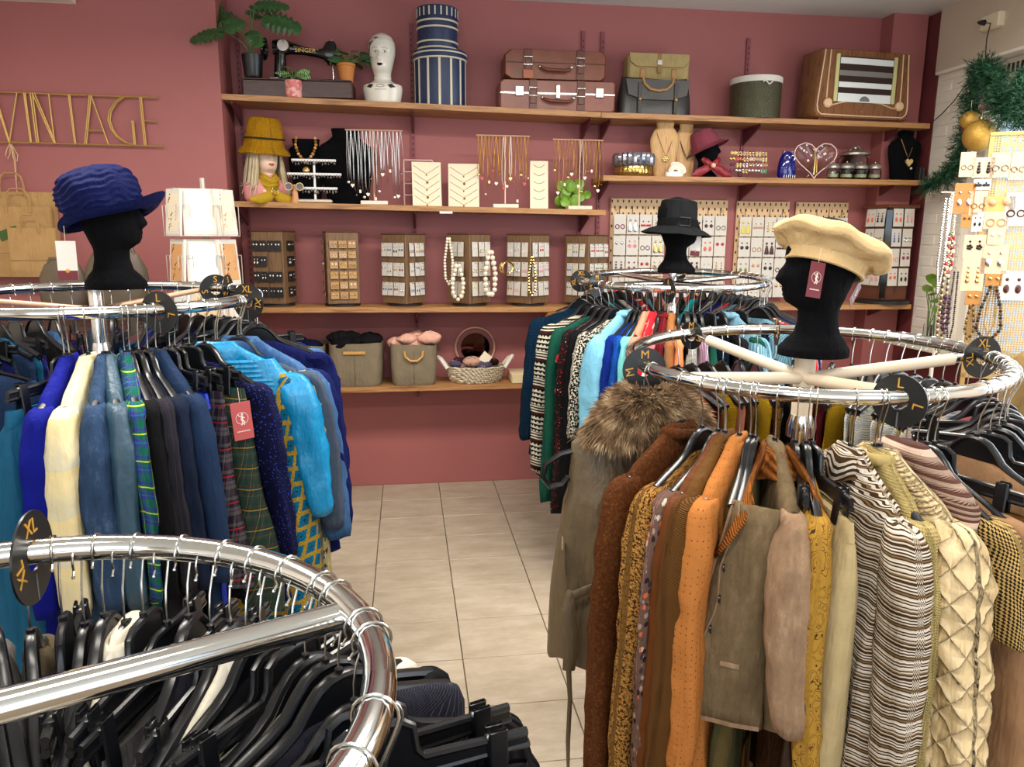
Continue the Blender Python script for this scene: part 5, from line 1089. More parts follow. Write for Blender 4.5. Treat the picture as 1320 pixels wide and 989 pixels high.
for k,(px,y0,y1,rad_,m) in enumerate(((1226,300,440,.007,[ec['brown'],gold]),(1231,250,330,.006,[silver,pearl]),(1222,255,350,.006,[silver]),(1227,305,345,.010,[ec['red'],pearl]),(1222,380,420,.012,[M('plum_bead',(70,26,50),.3)]),(1233,350,430,.005,[ec['brown'],ec['black']]))):
    a=at(px,y0,Y=3.42); h=(y1-y0)*a.length/960; beads(f'hanging {["brown and gold","silver and pearl","silver","red and white","plum","thin dark brown"][k]} bead strand left of the gold mesh screen',a,[(-.01,0,0),(-.016,0,-h*.7),(0,0,-h),(.016,0,-h*.7),(.01,0,0)],rad_,m,group='bead strands hanging left of the mesh screen')
t=thing('necklace_rail','white wall rail from which bead strands hang','rail',at(1228,248,Y=3.44)); MB().tube([(-.06,0,0),(.06,0,0)],.004,6).build('bar',whitep,t); MB().tube([(-.0,0,0),(0,.0,.01-t.location.z)],.007,8).lathe([(.001,0),(.12,0),(.12,.01),(.001,.02)],20,c=(0,0,.001-t.location.z)).build('post',whitep,t)
# propagation vase on the ledge
vz=.973; 
for k,(px,lab) in enumerate(((1199,'left amber bottomed glass vase with a pilea cutting'),(1208,'right amber bottomed glass vase with trailing leaves'))):
    c=at(px,430,X=3.16); c=Vector((3.14,c.y,vz)); R=.026; t=thing('glass_vase',lab,'vase',c,group='small amber glass vases on the ledge')
    MB().lathe([(.001,0),(R,0),(R*1.1,.02),(R,.045),(R*.9,.12),(R*.87,.12),(R*.9,.046),(R,.02),(.001,.004)],20).build('glass',clearg,t); MB().lathe([(.001,.005),(R*.95,.006),(R*.98,.03),(.001,.03)],16).build('amber_water',M('amber_water',(170,84,30),.2),t)
    tt=thing('plant_cutting',['round leafed plant cutting standing in the left glass vase','leafy plant cutting standing in the right glass vase'][k],'plant cutting',c+Vector((0,0,.03)),group='plant cuttings')
    for i,(dx,dz,L_) in enumerate(((-.10,.30,.085),(-.03,.34,.08),(-.09,.17,.09),(0,.26,.08),(.03,.30,.06)) if k==0 else ((.04,.33,.07),(.08,.28,.07),(0,.22,.07),(.05,.36,.06))):
        e=Vector((-.02,dx*.9,dz)); MB().tube([(0,0,0),(-.005,dx*.3,dz*.6),e],.0025,5).build('stem',stem_m,tt); o=put('leaf',leaf_mesh(L_,L_*.8,'round',leafb),tt,e); o.rotation_euler=(0,RD(-70+10*i),RD(200+25*i))
t=thing('white_tray','white metal tray on the ledge below the brick pier','tray',(3.10,4.22,vz)); MB().box((0,0,.02),(.14,.30,.04),bev=.01).build('body',white,t)
# ================================================================ round racks
class Rack:
    def __init__(s,key,desc,c,z,tx,ty,R,tr): s.key=key; s.desc=desc; s.c=c; s.z=z; s.tx=tx; s.ty=ty; s.R=R; s.tr=tr
    def p(s,th,r=None,dz=0):
        r=s.R if r is None else r; x=r*cos(th); y=r*sin(th); return Vector((s.c[0]+x,s.c[1]+y,s.z+s.tx*s.R*cos(th)+s.ty*s.R*sin(th)+dz))
    def th(s,px,lo,hi,r=None,z=.95,rot=0):
        "angle on the rack whose outer garment edge shows at pixel column px"
        r=r or s.R+.20; best=None
        for i in range(241):
            t=RD(lo+(hi-lo)*i/240); q=r-s.R; v=Vector((s.c[0]+s.R*cos(t)+q*cos(t+rot),s.c[1]+s.R*sin(t)+q*sin(t+rot),z)); e=abs(to_px(v)[0]-px)
            if best is None or e<best[0]: best=(e,t)
        return best[1]
RR_=Rack('right','front right rack',(1.051,1.833),1.292,.025/1,.027,.46,.0165)
RM=Rack('mid','middle far rack',(1.329,3.632),1.394,.013,.040,.46,.0175)
RL=Rack('left','left rack',(-.933,2.423),1.414,-.008,.011,.46,.0165)
RN=Rack('near','nearest rack',(-.402,.66),1.190,-.042,-.031,.368,.0172)
for r in (RR_,RM,RL,RN): r.tx/=1; r.ty/=1
def build_rack(rk,arms,hubz,polem,armm,label,top,hub_r=.021,sleeve=True,armr=.014,flat=1):
    t=thing('round_rack',label,'clothes rack',(rk.c[0],rk.c[1],0)); O=Vector(t.location)
    mb=MB(); mb.tube([rk.p(2*pi*i/96)-O for i in range(96)],rk.tr,14,closed=True); mb.build('ring_rail',chrome,t)
    mb=MB(); mb.tube([(0,0,.06),(0,0,hubz-.08)],hub_r*.8,16); mb.build('lower_pole',chrome,t)
    MB().lathe([(.001,hubz-.10),(hub_r,hubz-.10),(hub_r,top),(hub_r*.9,top+.002),(.001,top+.002)],20).build('hub',polem,t)
    MB().lathe([(.001,hubz-.16),(hub_r*1.35,hubz-.16),(hub_r*1.35,hubz-.13),(hub_r*1.05,hubz-.10),(.001,hubz-.10)],20).build('hub_collar',chrome,t)
    for a in arms:
        e=rk.p(a,rk.R-.004,-.008)-O; s_=Vector((0,0,hubz)); k=s_.lerp(e,.86 if sleeve else 1)
        o=MB().tube([s_,k],armr,12,flat=flat).build('spoke',armm,t)
        if sleeve: MB().tube([k,e],armr*.75,12).build('spoke_end',chrome,o)
    for a in (0.6,2.17,3.74,5.31): MB().tube([(0,0,.09),(.30*cos(a),.30*sin(a),.03),(.42*cos(a),.42*sin(a),.02)],.014,10).build('foot',chrome,t)
    return t
ivory=M('ivory_enamel',(226,210,184),.35)
build_rack(RR_,[RD(352),RD(200),RD(107),RD(272)],1.232,ivory,ivory,'round chrome rack with ivory spokes, carrying brown and beige garments',1.292,hub_r=.027,armr=.016)
build_rack(RM,[RD(20),RD(110),RD(200),RD(290)],1.375,chrome,chrome,'round chrome rack at the back full of colourful jumpers',1.424)
build_rack(RL,[RD(62),RD(172),RD(242),RD(320)],1.375,chrome,rosem,'round chrome rack on the left with blue garments',1.437,sleeve=False,armr=.009)
build_rack(RN,[RD(27),RD(117),RD(207),RD(297)],1.175,chrome,chrome,'nearest round chrome rack at lower left with black garments',1.20,sleeve=False,armr=.0165)
# ---------------------------------------------------------------- size discs
def disc(rk,th,txt,label,R=.056,rot=0,dz=0):
    c=rk.p(th,dz=dz); t=thing('size_disc',label,'size marker',c,th+rot,'black round size markers on the rails')
    ri=rk.tr+.002; mb=MB(); n=36; rg=[]
    for y,r in ((-.0015,ri),(-.0015,R),(.0015,R),(.0015,ri)): rg.append([Vector((r*cos(2*pi*i/n),y,r*sin(2*pi*i/n))) for i in range(n)])
    rg.append(rg[0]); mb.loft(rg,caps=(False,False)); mb.build('disc',M('disc_black',(20,21,22),.35),t,(0,0,-.008 if R<.07 else -.01))
    MB().box((0,0,-ri-(R-ri)/2-.01),(.003,.0045,R-ri-.006)).build('slit',M('slit_grey',(96,96,96),.5),t,smooth=False)
    for sg in (-1,1):
        for a in (90,-10,190):
            rr_=(R+ri)/2; o=text(txt,.030,goldtxt,t,(rr_*cos(RD(a)),sg*.0022,rr_*sin(RD(a))-.008),rot=(pi/2,0,0 if sg<0 else pi))
            o.rotation_euler=(pi/2,0,0) if sg<0 else (pi/2,0,pi); o.rotation_euler.rotate_axis('Z',RD(a-90) if sg<0 else RD(90-a))
disc(RN,RD(106),'XL','large XL size disc on the nearest rail',R=.063,rot=RD(-13))
disc(RR_,RD(185),'M','M size disc at left end of the front right rail',rot=RD(-8)); disc(RR_,RD(264),'L','L size disc at the front of the front right rail',rot=RD(38)); disc(RR_,RD(350),'XL','XL size disc at right of the front right rail',rot=RD(12)); disc(RR_,RD(109),'M','size disc at the rear of the front right rail, left of the pair',R=.045,rot=RD(10)); disc(RR_,RD(72),'M','size disc at the rear of the front right rail, right of the pair',R=.045)
disc(RL,RD(309),'L','L size disc at the front of the left rail',rot=RD(28)); disc(RL,RD(352),'XL','XL size disc at the right end of the left rail',rot=RD(-20)); disc(RL,RD(48),'S','S size disc at the rear of the left rail',rot=RD(35)); disc(RL,RD(56),'S','S size disc crossing another at the rear of the left rail',rot=RD(-35),R=.054)
disc(RM,RD(172),'XL','XL size disc at the far left end of the middle rail',rot=RD(8)); disc(RM,RD(200),'M','M size disc just below the left end of middle rail',rot=RD(12)); disc(RM,RD(248),'L','L size disc at the front of the middle rail',rot=RD(35)); disc(RM,RD(66),'S','S size disc behind the black velvet head on middle rail',R=.045,rot=RD(70))
# ---------------------------------------------------------------- hangers
_hm={}
def hook_mesh(tr):
    if tr in _hm: return _hm[tr]
    r=tr+.0045; cz=tr+.0012-r; P_=[]
    P_.append((-r*.95-.004,0,cz-r*.75))
    for k in range(13): a=RD(205-19*k); P_.append((r*cos(a),0,cz+r*sin(a)))
    P_+=[(r*.72,0,cz-r*.95),(.004,0,cz-r*1.75-.012),(0,0,-.078),(0,0,-.108)]
    mb=MB().tube(P_,.0016,6); mb.ball(P_[0],.0026,6); _hm[tr]=mb.mesh('hook',wire); return _hm[tr]
def sh_outline(w=.180,wide=0):
    top=[(0,0),(.014,-.001),(.03,-.008),(.046,-.024),(.062,-.044),(.085,-.058),(.11,-.068),(.145,-.082),(w,-.098)]
    bot=[(w,-.110),(.14,-.100),(.10,-.090),(.05,-.082),(0,-.080)]
    R_=[(x,z) for x,z in top]+bot; L_=[(-x,z) for x,z in R_[1:-1]][::-1]; return R_,L_
def body_mesh(kind):
    if kind in _hm: return _hm[kind]
    mb=MB()
    if kind=='shoulder':
        R_,L_=sh_outline(); o=R_+L_; mb.prism(o,-.004,.004); top=[p for p in R_[:9]]; 
        mb.tube([(-x,0,z) for x,z in top[::-1]]+[(x,0,z) for x,z in top[1:]],[.0062+.0016*abs(i-8)/8 for i in range(17)],8,flat=1.3)
        bt=R_[9:]; mb.tube([(x,0,z) for x,z in bt]+[(-x,0,z) for x,z in bt[::-1][1:]],.0045,6)
    else:
        o=[(0,0),(.03,-.002),(.042,-.01),(.046,-.04),(.056,-.052),(.185,-.056),(.185,-.072),(-.185,-.072),(-.185,-.056),(-.056,-.052),(-.046,-.04),(-.042,-.01),(-.03,-.002)]
        mb.prism(o,-.004,.004); mb.tube([(-.185,0,-.056),(-.056,0,-.052),(-.046,0,-.04),(-.042,0,-.01),(-.03,0,-.002),(0,0,0),(.03,0,-.002),(.042,0,-.01),(.046,0,-.04),(.056,0,-.052),(.185,0,-.056)],.0058,8); mb.tube([(-.188,0,-.072),(.188,0,-.072)],.0055,8)
    mb.tube([(0,0,-.004),(0,0,.010)],.0055,8); _hm[kind]=mb.mesh('hanger_body',blackp); return _hm[kind]
def clip_mesh():
    if 'clip' not in _hm:
        mb=MB(); 
        for sg in (-1,1): mb.box((0,sg*.0095,-.078),(.024,.005,.078),bev=.0022,rx=RD(4*sg))
        mb.box((0,0,-.060),(.026,.018,.026),bev=.003); _hm['clip']=mb.mesh('clip',blackp)
    return _hm['clip']
NZ=.108
def hanger(rk,th,kind,what,rot=0,group=None,drop=0,lab=None):
    c=rk.p(th); t=thing('clothes_hanger',lab or f'black hanger holding the {what}','hanger',c+Vector((0,0,-drop)),th+rot,group or f'black hangers on the {rk.desc}')
    if rot: t.rotation_euler.z=th; 
    put('hook',hook_mesh(rk.tr),t); 
    put('body',body_mesh(kind),t,(0,0,-NZ),rot)
    if kind=='skirt':
        for sx in (-.145,.145): put('clip',clip_mesh(),t,(sx*cos(rot),sx*sin(rot),-NZ),rot)
    return t
# ---------------------------------------------------------------- garments
_gm={}
def body_rows(kind,L,hw,tk,flare):
    k=hw/.2
    if kind=='low': r=[(-.046,.050*k,.013),(-.052,.072*k,.017),(-.062,.10*k,.020),(-.074,.135*k,.024),(-.088,.165*k,.027),(-.105,.188*k,.029),(-.13,.197*k,.034),(-.19,hw*.98,tk*.44)]; kind='low'
    elif 0: pass
    elif kind=='top': r=[(.004,.046*k,.014),(-.008,.056*k,.018),(-.026,.082*k,.020),(-.048,.120*k,.023),(-.070,.160*k,.026),(-.095,.186*k,.028),(-.12,.198*k,.034),(-.18,hw*.98,tk*.46)]
    elif kind=='top_old': r=[(.014,.046*k,.016),(.002,.056*k,.020),(-.016,.082*k,.022),(-.04,.128*k,.024),(-.062,.168*k,.026),(-.085,.190*k,.028),(-.12,.198*k,.034),(-.18,hw*.98,tk*.46)]
    elif kind=='vest': r=[(.014,.05*k,.022),(-.016,.10*k,.028),(-.05,.16*k,.032),(-.075,.185*k,.034),(-.12,.186*k,.038),(-.2,.19*k,tk*.48)]
    else: r=[(-.100,hw*.90,.012),(-.125,hw*.92,.016),(-.145,hw*.94,tk*.3),(-.2,hw*.97,tk*.42)]
    n=16
    z0=r[-1][0]
    for i in range(1,n+1):
        t=i/n; r.append((z0+(-L-z0)*t,r[-1][1] if 0 else hw*(.98 if kind!='skirt' else .97)+(flare+.015)*t,tk*.5*(1+.15*t)))
    return r
def gbody(kind,L,hw,tk,flare,seed,n=40,pleat=0,quilt=0,amp=1,inn=.5):
    mb=MB(); rings=[];uv=[]; sd=seed*3.7
    rows=body_rows(kind,L,hw,tk,flare)
    if quilt:
        R2=[]
        for a,b in zip(rows,rows[1:]):
            for j in range(4): R2.append(tuple(lerp(p,q,j/4) for p,q in zip(a,b)))
        rows=R2+[rows[-1]]
    for z,w,h in rows:
        g=max(0,min(1,(-z-.10)/.35))*amp; ring=[];us=[]; per=4*w
        for i in range(n):
            a=2*pi*i/n; ca,sa=cos(a),sin(a); u=w*math.copysign(abs(ca)**.75,ca); side=math.copysign(abs(sa)**.75,sa)
            x=(u/w+1)/2; hh=h*(lerp(inn,1,x))
            f=.022*g*sin(u*34+sd+z*2.5)*(.4+.6*x)+.013*g*sin(u*75+sd*2-z*4)
            if pleat: f+=.006*sin(u*pleat)*min(1,g*3)
            t=hh*side+f*(min(1,tk/.06))*.8
            t+= .008*g*noise.noise(Vector((u*9+sd,z*7,side)))
            uu=(a/(2*pi))*per; 
            if quilt and abs(z)>.03:
                d=.045; q1=abs(sin(pi*(uu+z*.8)/d)); q2=abs(sin(pi*(uu-z*.8)/d)); t+=.006*math.copysign(1,side)*(min(q1,q2)**.45-.6); u+=.003*math.copysign(1,ca)*(min(q1,q2)**.45-.6)
            ring.append(Vector((u+ .006*g*sin(z*9+sd),t,z-(.012*g*sin(u*30+sd) if z==-L else 0)))); us.append((uu,-z))
        rings.append(ring); uv.append(us)
    mb.loft(rings,caps=(True,False),uvs=uv); return mb
def gsleeve(hw,tk,sl,seed,sg=1,n=22,puff=1,quilt=0,cuff=True,bend=0):
    mb=MB(); sd=seed*1.9+sg; k=1 if sg>0 else .5
    P_=[(hw*.70,-.105,.008,.006),(hw*.84,-.090,.028,.015),(hw*.91,-.095,.038,.021),(hw*.96,-.110,.045,.027),(hw*.99,-.132,.049,tk*.38),(hw*1.02,-.17,.052,tk*.45)]
    m=14
    for i in range(1,m+1):
        t=i/m; P_.append((hw*(1.03+.03*sin(pi*t*.8))+(.045*t if sg>0 else -.01*t),-.16-(sl-.15)*t,lerp(.056,.038,t)*(1.0 if i<m else .88),tk*lerp(.48,.38,t)*(1 if i<m else .9)))
    if quilt:
        Q=[]
        for a,b in zip(P_,P_[1:]):
            for j in range(4): Q.append(tuple(lerp(p,q,j/4) for p,q in zip(a,b)))
        P_=Q+[P_[-1]]; n=36
    rings=[];uv=[]
    for cx,z,rx,ry in P_:
        ring=[];us=[]
        for i in range(n):
            a=2*pi*i/n; w=1+.13*puff*noise.noise(Vector((cos(a)*1.3+sd,sin(a)*1.3,z*13)))+.05*puff*sin(z*70+sin(a+sd)*2)*(1 if z<-.2 else 0)
            if quilt: d=.045; uu=a*.05; w+=.09*(min(abs(sin(pi*(uu+z)/d)),abs(sin(pi*(uu-z)/d)))**.45-.6)
            g_=max(0,min(1,(-z-.12)/.2)); w+=g_*puff*(.09*sin(3*a+sd+z*6)+.05*sin(5*a-sd*2+z*13)+.06*noise.noise(Vector((cos(a)*3,sin(a)*3,z*22+sd)))); ca,sa=cos(a),sin(a); ring.append(Vector((sg*cx+rx*k*math.copysign(abs(ca)**.8,ca)*w,ry*k*math.copysign(abs(sa)**.85,sa)*w+bend*min(0,z+.15)+.006*sin(z*11+sd)*g_,z-.006*sin(a*2+sd)*g_))); us.append((a/(2*pi)*.26,-z))
        rings.append(ring); uv.append(us)
    mb.loft(rings,caps=(True,True),uvs=uv); return mb
def gcollar(kind,k=1,big=1):
    mb=MB()
    if kind=='shirt':
        R_=[]; n=28
        for rx,ry,z,fr in ((.046,.015,-.035,0),(.046,.016,-.008,0),(.049,.018,-.004,0),(.056,.023,-.010,.006),(.070*big,.031*big,-.040-.008*big,.022*big),(.068*big,.029*big,-.041-.008*big,.022*big),(.052,.020,-.018,.006)):
            R_.append([Vector((rx*cos(a)*k,ry*sin(a)-fr*math.exp(-((a-1.5*pi)/.5)**2)*.5,z-fr*math.exp(-((a-1.5*pi)/.6)**2))) for a in [2*pi*i/n for i in range(n)]])
        mb.loft(R_,caps=(False,False),uvs=[[(i*.012,j*.02) for i in range(n)] for j in range(len(R_))])
    elif kind=='band': 
        mb.loft([[Vector((rx*cos(a)*k,ry*sin(a),z)) for a in [2*pi*i/24 for i in range(24)]] for rx,ry,z in ((.054,.026,-.006),(.052,.027,.02),(.048,.024,.026),(.044,.020,.018))],caps=(False,False),uvs=[[(i*.012,j*.02) for i in range(24)] for j in range(4)])
    elif kind=='roll':
        mb.tube([(.050*cos(a)*k,.020*sin(a),-.022+.008*cos(a)) for a in [2*pi*i/24 for i in range(24)]],.014,10,closed=True)
    return mb
tagp=M('tag_print',(232,214,206),.6)
def hang_tag(t,loc,mat=maroon,rz=0,tilt=0,sc=1,lbl='maroon hang tag with white emblem'):
    o=MB().box((0,0,-.048*sc),(.044*sc,.0012,.088*sc),bev=.0005).build('hang_tag',mat,t,loc,smooth=False,label=lbl); o.rotation_euler=(0,tilt,rz)
    for sg in (-1,1):
        e=MB(); y=sg*.0012
        if mat is maroon or mat.name.startswith('maroon') or 'rose' in mat.name:
            e.torus((0,y,-.042*sc),.0135*sc,.0006*sc,24,4,Matrix.Rotation(pi/2,3,'X'))
            s_=sc; e.ball((.001,y,-.033*s_),.0028*s_,8,sy=.2).tube([(.001,y,-.036*s_),(-.001,y,-.045*s_),(.001,y,-.051*s_),(-.003,y,-.058*s_)],[.0022*s_,.0028*s_,.0016*s_,.0012*s_],6,flat=.3).tube([(0,y,-.045*s_),(.005*s_,y,-.050*s_),(.003*s_,y,-.058*s_)],.0013*s_,5,flat=.4).tube([(0,y,-.038*s_),(-.006*s_,y,-.036*s_),(-.008*s_,y,-.031*s_)],.0011*s_,5,flat=.4).tube([(0,y,-.038*s_),(.006*s_,y,-.042*s_)],.0011*s_,5,flat=.4)
            for k in range(9): e.box(((-.0128+.0032*k)*sc,y,-.072*sc),(.0022*sc,.0006,.0026*sc))
            e.build('tag_emblem',tagp,o,kind='stuff')
        else:
            MB().box((0,y,-.082*sc),(.044*sc,.0008,.022*sc)).build('tag_band',maroon,o,smooth=False); MB().ball((0,y,-.072*sc),.005*sc,10,sy=.2).build('tag_seal',M('orange_seal',(216,140,50),.5),o)
    MB().tube([(0,0,-.006*sc),(0,0,.03*sc)],.0007,4).build('tag_string',card_c,o); return o
rosetag=M('rose_tag_card',(186,84,84),.6); whitetag=M('white_tag_card',(232,226,216),.6)
gcount={}
def garment(rk,th,name,label,cat,mat,L=.72,tk=.07,hw=.19,sl=.56,rot=0,kind='top',collar=None,cmat=None,seed=None,flare=.03,pleat=0,quilt=0,amp=1,group=None,hang='auto',what=None,smat=None,lo=False,puff=1,drop=0,big=1,bend=0,inner=True,hlab=None,nores=40):
    seed=seed if seed is not None else int(RD(1)*0+math.degrees(th))%97
    c=rk.p(th)+Vector((0,0,-NZ-drop)); t=thing(name,label,cat,c,th+rot,group or f'garments on the {rk.desc}')
    if lo:
        k=(kind,round(L,2),round(tk,3),round(hw,2),mat.name,seed%2)
        if k not in _gm: _gm[k]=gbody('low' if kind=='top' else kind,L,hw,tk,flare,seed,n=24).mesh('body',mat)
        put('body',_gm[k],t)
        if sl and kind=='top':
            k=('s',round(sl,2),round(tk,3),round(hw,2),(smat or mat).name)
            if k not in _gm: _gm[k]=gsleeve(hw,tk,sl,seed,1,12).mesh('sleeve',smat or mat)
            put('sleeve',_gm[k],t)
    else:
        gbody('low' if kind=='top' and not collar else kind,L,hw,tk,flare,seed,nores if not quilt else 110,pleat,quilt,amp).build('body',mat,t,smooth='all')
        if kind=='top' and sl:
            gsleeve(hw,tk,sl,seed,1,puff=puff,quilt=quilt,bend=bend).build('sleeve',smat or mat,t,smooth='all')
            if inner: gsleeve(hw,tk,sl,seed,-1,puff=puff).build('sleeve',smat or mat,t,smooth='all')
        if collar: gcollar(collar,hw/.19,big).build('collar',cmat or mat,t,smooth='all')
        if kind=='skirt': 
            b=MB(); rows=body_rows('skirt',L,hw,tk,flare)[:3]; n=32; b.loft([[Vector(((w+.002)*math.copysign(abs(cos(a))**.75,cos(a)),(h*lerp(.5,1,(cos(a)+1)/2)+.0025)*math.copysign(abs(sin(a))**.75,sin(a)),z)) for a in [2*pi*i/n for i in range(n)]] for z,w,h in ((-.096,hw*.90,.012),(-.115,hw*.915,.015),(-.135,hw*.93,.020))],caps=(False,False),uvs=[[(i*.012,j*.02) for i in range(n)] for j in range(3)]); b.build('waistband',cmat or mat,t,smooth='all')
    if hang: hanger(rk,th,hang if hang!='auto' else ('skirt' if kind=='skirt' else 'shoulder'),what or label,rot,drop=drop,lab=hlab)
    return t
# ================================================================ clothes on the left rack
G=lambda rk,px,lo,hi,*a,r=None,z=.95,rot=0,**k: garment(rk,rk.th(px,lo,hi,r,z,rot),*a,rot=rot,**k)
teal=F('teal_crepe','sheen',(24,82,112),rough=.6); roy=F('royal_velvet','velvet',(8,18,120),rough=.75); crm=F('cream_check_wool','ombre',(226,206,150),(190,200,196)); dnm=F('dark_denim','denim',(46,68,98),(92,116,146)); steel=F('steel_teal_silk','sheen',(44,74,92),rough=.5)
tart=F('green_violet_tartan','tartan',(16,90,70),(50,40,130),(180,200,60),(20,110,150),sc=.9); blackc=F('black_cloth','plain',(11,11,14)); char=F('charcoal_pin','pin',(32,30,38),(54,52,60)); navyc=F('navy_cloth','plain',(18,26,46)); navb=F('navy_blazer_wool','plain',(26,44,72)); roys=F('royal_satin','sheen',(8,48,170),rough=.35)
dplaid=F('dark_plaid','plaid',(30,26,38),(86,82,84),(150,30,44),(46,44,66),sc=1.0); gtart=F('green_tartan','plaid',(30,58,52),(62,56,46),(150,120,50),(40,100,90),sc=.8); seq=F('navy_sequin','spots',(10,12,46),(60,80,190),(10,12,46),sc=.5); turq=F('turquoise_silk','sheen',(10,132,184),rough=.38); croch=F('teal_crochet','squares',(12,100,140),(170,140,50),sc=.9)
flor=F('cream_leopard_floral','floral',(170,158,110),(24,20,22),(130,26,34),(190,180,150),(60,54,50),sc=.6); slate=F('slate_cotton','plain',(66,76,92)); dshirt=F('light_denim','denim',(62,96,140),(100,134,172)); deepn=F('deep_navy_jersey','plain',(12,20,74))
LZ=1.0
t=G(RL,20,245,285,'pleated_skirt','teal pleated skirt with maroon hang tag at the left edge','skirt',teal,z=LZ,L=.75,tk=.13,hw=.215,kind='skirt',pleat=190,rot=RD(-28),amp=1.3,flare=.05); hang_tag(t,(.19,.062,-.17),rz=RD(-20)+pi,tilt=RD(4),sc=1.15)
G(RL,-110,232,252,'jacket','dark blue jacket at the far left picture edge','jacket',navb,z=LZ,L=.7,tk=.07)
G(RL,60,250,290,'velvet_jacket','royal blue velvet jacket between teal skirt and cream jacket','jacket',roy,z=LZ,L=.78,tk=.075,rot=RD(-12),collar='shirt')
G(RL,93,255,295,'wool_jacket','cream yellow checked wool jacket','jacket',crm,z=LZ,L=.8,tk=.085,hw=.20,rot=RD(-14),collar='shirt',flare=.02,puff=.6)
t=G(RL,131,260,300,'denim_jacket','dark blue denim jacket right of the cream jacket','jacket',dnm,z=LZ,L=.72,tk=.085,rot=RD(-10),collar='shirt')
G(RL,162,265,305,'silk_shirt','steel teal silk shirt right of the denim jacket','shirt',steel,z=LZ,L=.75,tk=.07,collar='shirt',puff=.5)
t=G(RL,186,270,310,'tartan_shirt','bright green and violet tartan shirt','shirt',tart,z=LZ,L=.75,tk=.045,collar='shirt',rot=RD(-4))
t=G(RL,204,272,315,'zip_jacket','black jacket with a gold zip beside the tartan shirt','jacket',blackc,z=LZ,L=.75,tk=.055); MB().tube([(.235,-.03,-.16),(.24,-.034,-.3),(.236,-.032,-.36)],.0015,5).box((.232,-.034,-.25),(.014,.004,.007)).build('zip',gold,t)
G(RL,221,275,318,'pinstripe_jacket','charcoal pinstripe jacket beside black zip jacket','jacket',char,z=LZ,L=.78,tk=.055,smat=char)
G(RL,238,278,320,'dark_coat','black blue coat left of the navy blazer','coat',navyc,z=LZ,L=.8,tk=.05)
G(RL,260,280,325,'navy_blazer','plain navy blazer with pale blue sheen','blazer',navb,z=LZ,L=.8,tk=.07,rot=RD(4),puff=.4,collar='shirt')
G(RL,279,285,330,'satin_trousers','royal blue satin trousers folded on a clip hanger','trousers',roys,z=LZ,L=.72,tk=.03,hw=.20,kind='skirt')
G(RL,297,288,335,'plaid_skirt','dark grey plaid skirt with thin red lines','skirt',dplaid,z=LZ,L=.62,tk=.07,hw=.205,kind='skirt',pleat=120,rot=RD(6))
t=G(RL,322,292,340,'tartan_skirt','dark green tartan skirt with rose hang tag','skirt',gtart,z=LZ,L=.70,tk=.07,hw=.215,kind='skirt',pleat=60,flare=.06,rot=RD(6)); hang_tag(t,(.215,-.035,-.12),rosetag,rz=RD(62),tilt=RD(-4),sc=1.15,lbl='rose hang tag with white emblem')
G(RL,340,296,345,'sequin_top','navy knitted top with blue sequins','top',seq,z=LZ,L=.72,tk=.06,hw=.2,flare=.04)
G(RL,388,300,354,'silk_jacket','turquoise silk jacket with ribbed yoke','jacket',turq,z=LZ,L=.50,tk=.13,hw=.215,rot=RD(30),collar='shirt',big=1.3,amp=1.4,sl=.50,r=.68); 
t=bpy.data.objects['silk_jacket']; y=MB(); rings=[]
for k in range(26):
    z=-.045-.0065*k; w=.150+.035*min(1,k/8); rings.append([Vector((w*math.copysign(abs(cos(a))**.8,cos(a))*1.03+.002,(.034+.02*min(1,k/14)+.003*(k%2))*math.copysign(abs(sin(a))**.7,sin(a))*1.12,z)) for a in [2*pi*i/32 for i in range(32)]])
y.loft(rings,caps=(False,False)); y.build('ribbed_yoke',turq,t)
G(RL,396,306,358,'crochet_dress','teal crochet square dress with gold borders','dress',croch,z=.8,L=.88,tk=.12,hw=.22,flare=.06,sl=0,rot=RD(22),r=.69)
G(RL,421,315,362,'print_dress','cream leopard and floral print dress','dress',flor,z=.95,L=.74,tk=.06,hw=.205,sl=.5,r=.72,flare=.04)
G(RL,433,322,368,'slate_shirt','slate grey cotton shirt beside the light denim shirt','shirt',slate,z=.95,L=.6,tk=.05,hw=.215,r=.75)
G(RL,445,326,375,'denim_shirt','light blue denim shirt at the right side of left rack','shirt',dshirt,z=.95,L=.56,tk=.06,hw=.225,sl=.60,r=.77,collar='shirt')
G(RL,452,330,380,'navy_dress','deep navy jersey dress outermost on the left rack','dress',deepn,z=.85,L=.66,tk=.05,hw=.23,r=.78)
def fill(rk,angs,mats,noun,desc,*,frm='the right',L=.7,tk=.04,hw=.19,sl=.5,coll=None,kinds=('top','top','skirt')):
    for i,a in enumerate(angs):
        m,mn=mats[i%len(mats)]; kd=kinds[i%len(kinds)]
        garment(rk,RD(a),noun if kd=='top' else 'skirt',f'{mn} {noun if kd=="top" else "skirt"}, {ORD[i]} garment from {frm}, {desc}',noun if kd=='top' else 'skirt',m,L=L,tk=tk,hw=hw,sl=sl,kind=kd,lo=True,group=f'garments {desc}',seed=i,hlab=f'{ORD[i]} black hanger from {frm}, {desc}',rot=RD((i*37%11)-5))
fill(RL,[14+7.6*i for i in range(29)],[(deepn,'navy'),(dshirt,'denim'),(blackc,'black'),(F('indigo_floral','floral',(40,40,110),(120,60,150),(30,120,150),(20,20,60)),'indigo print'),(teal,'teal'),(navb,'blue'),(F('grey_blue_knit','knit',(80,100,120)),'grey blue')],'blouse','on far side of left rack',L=.62,tk=.05)
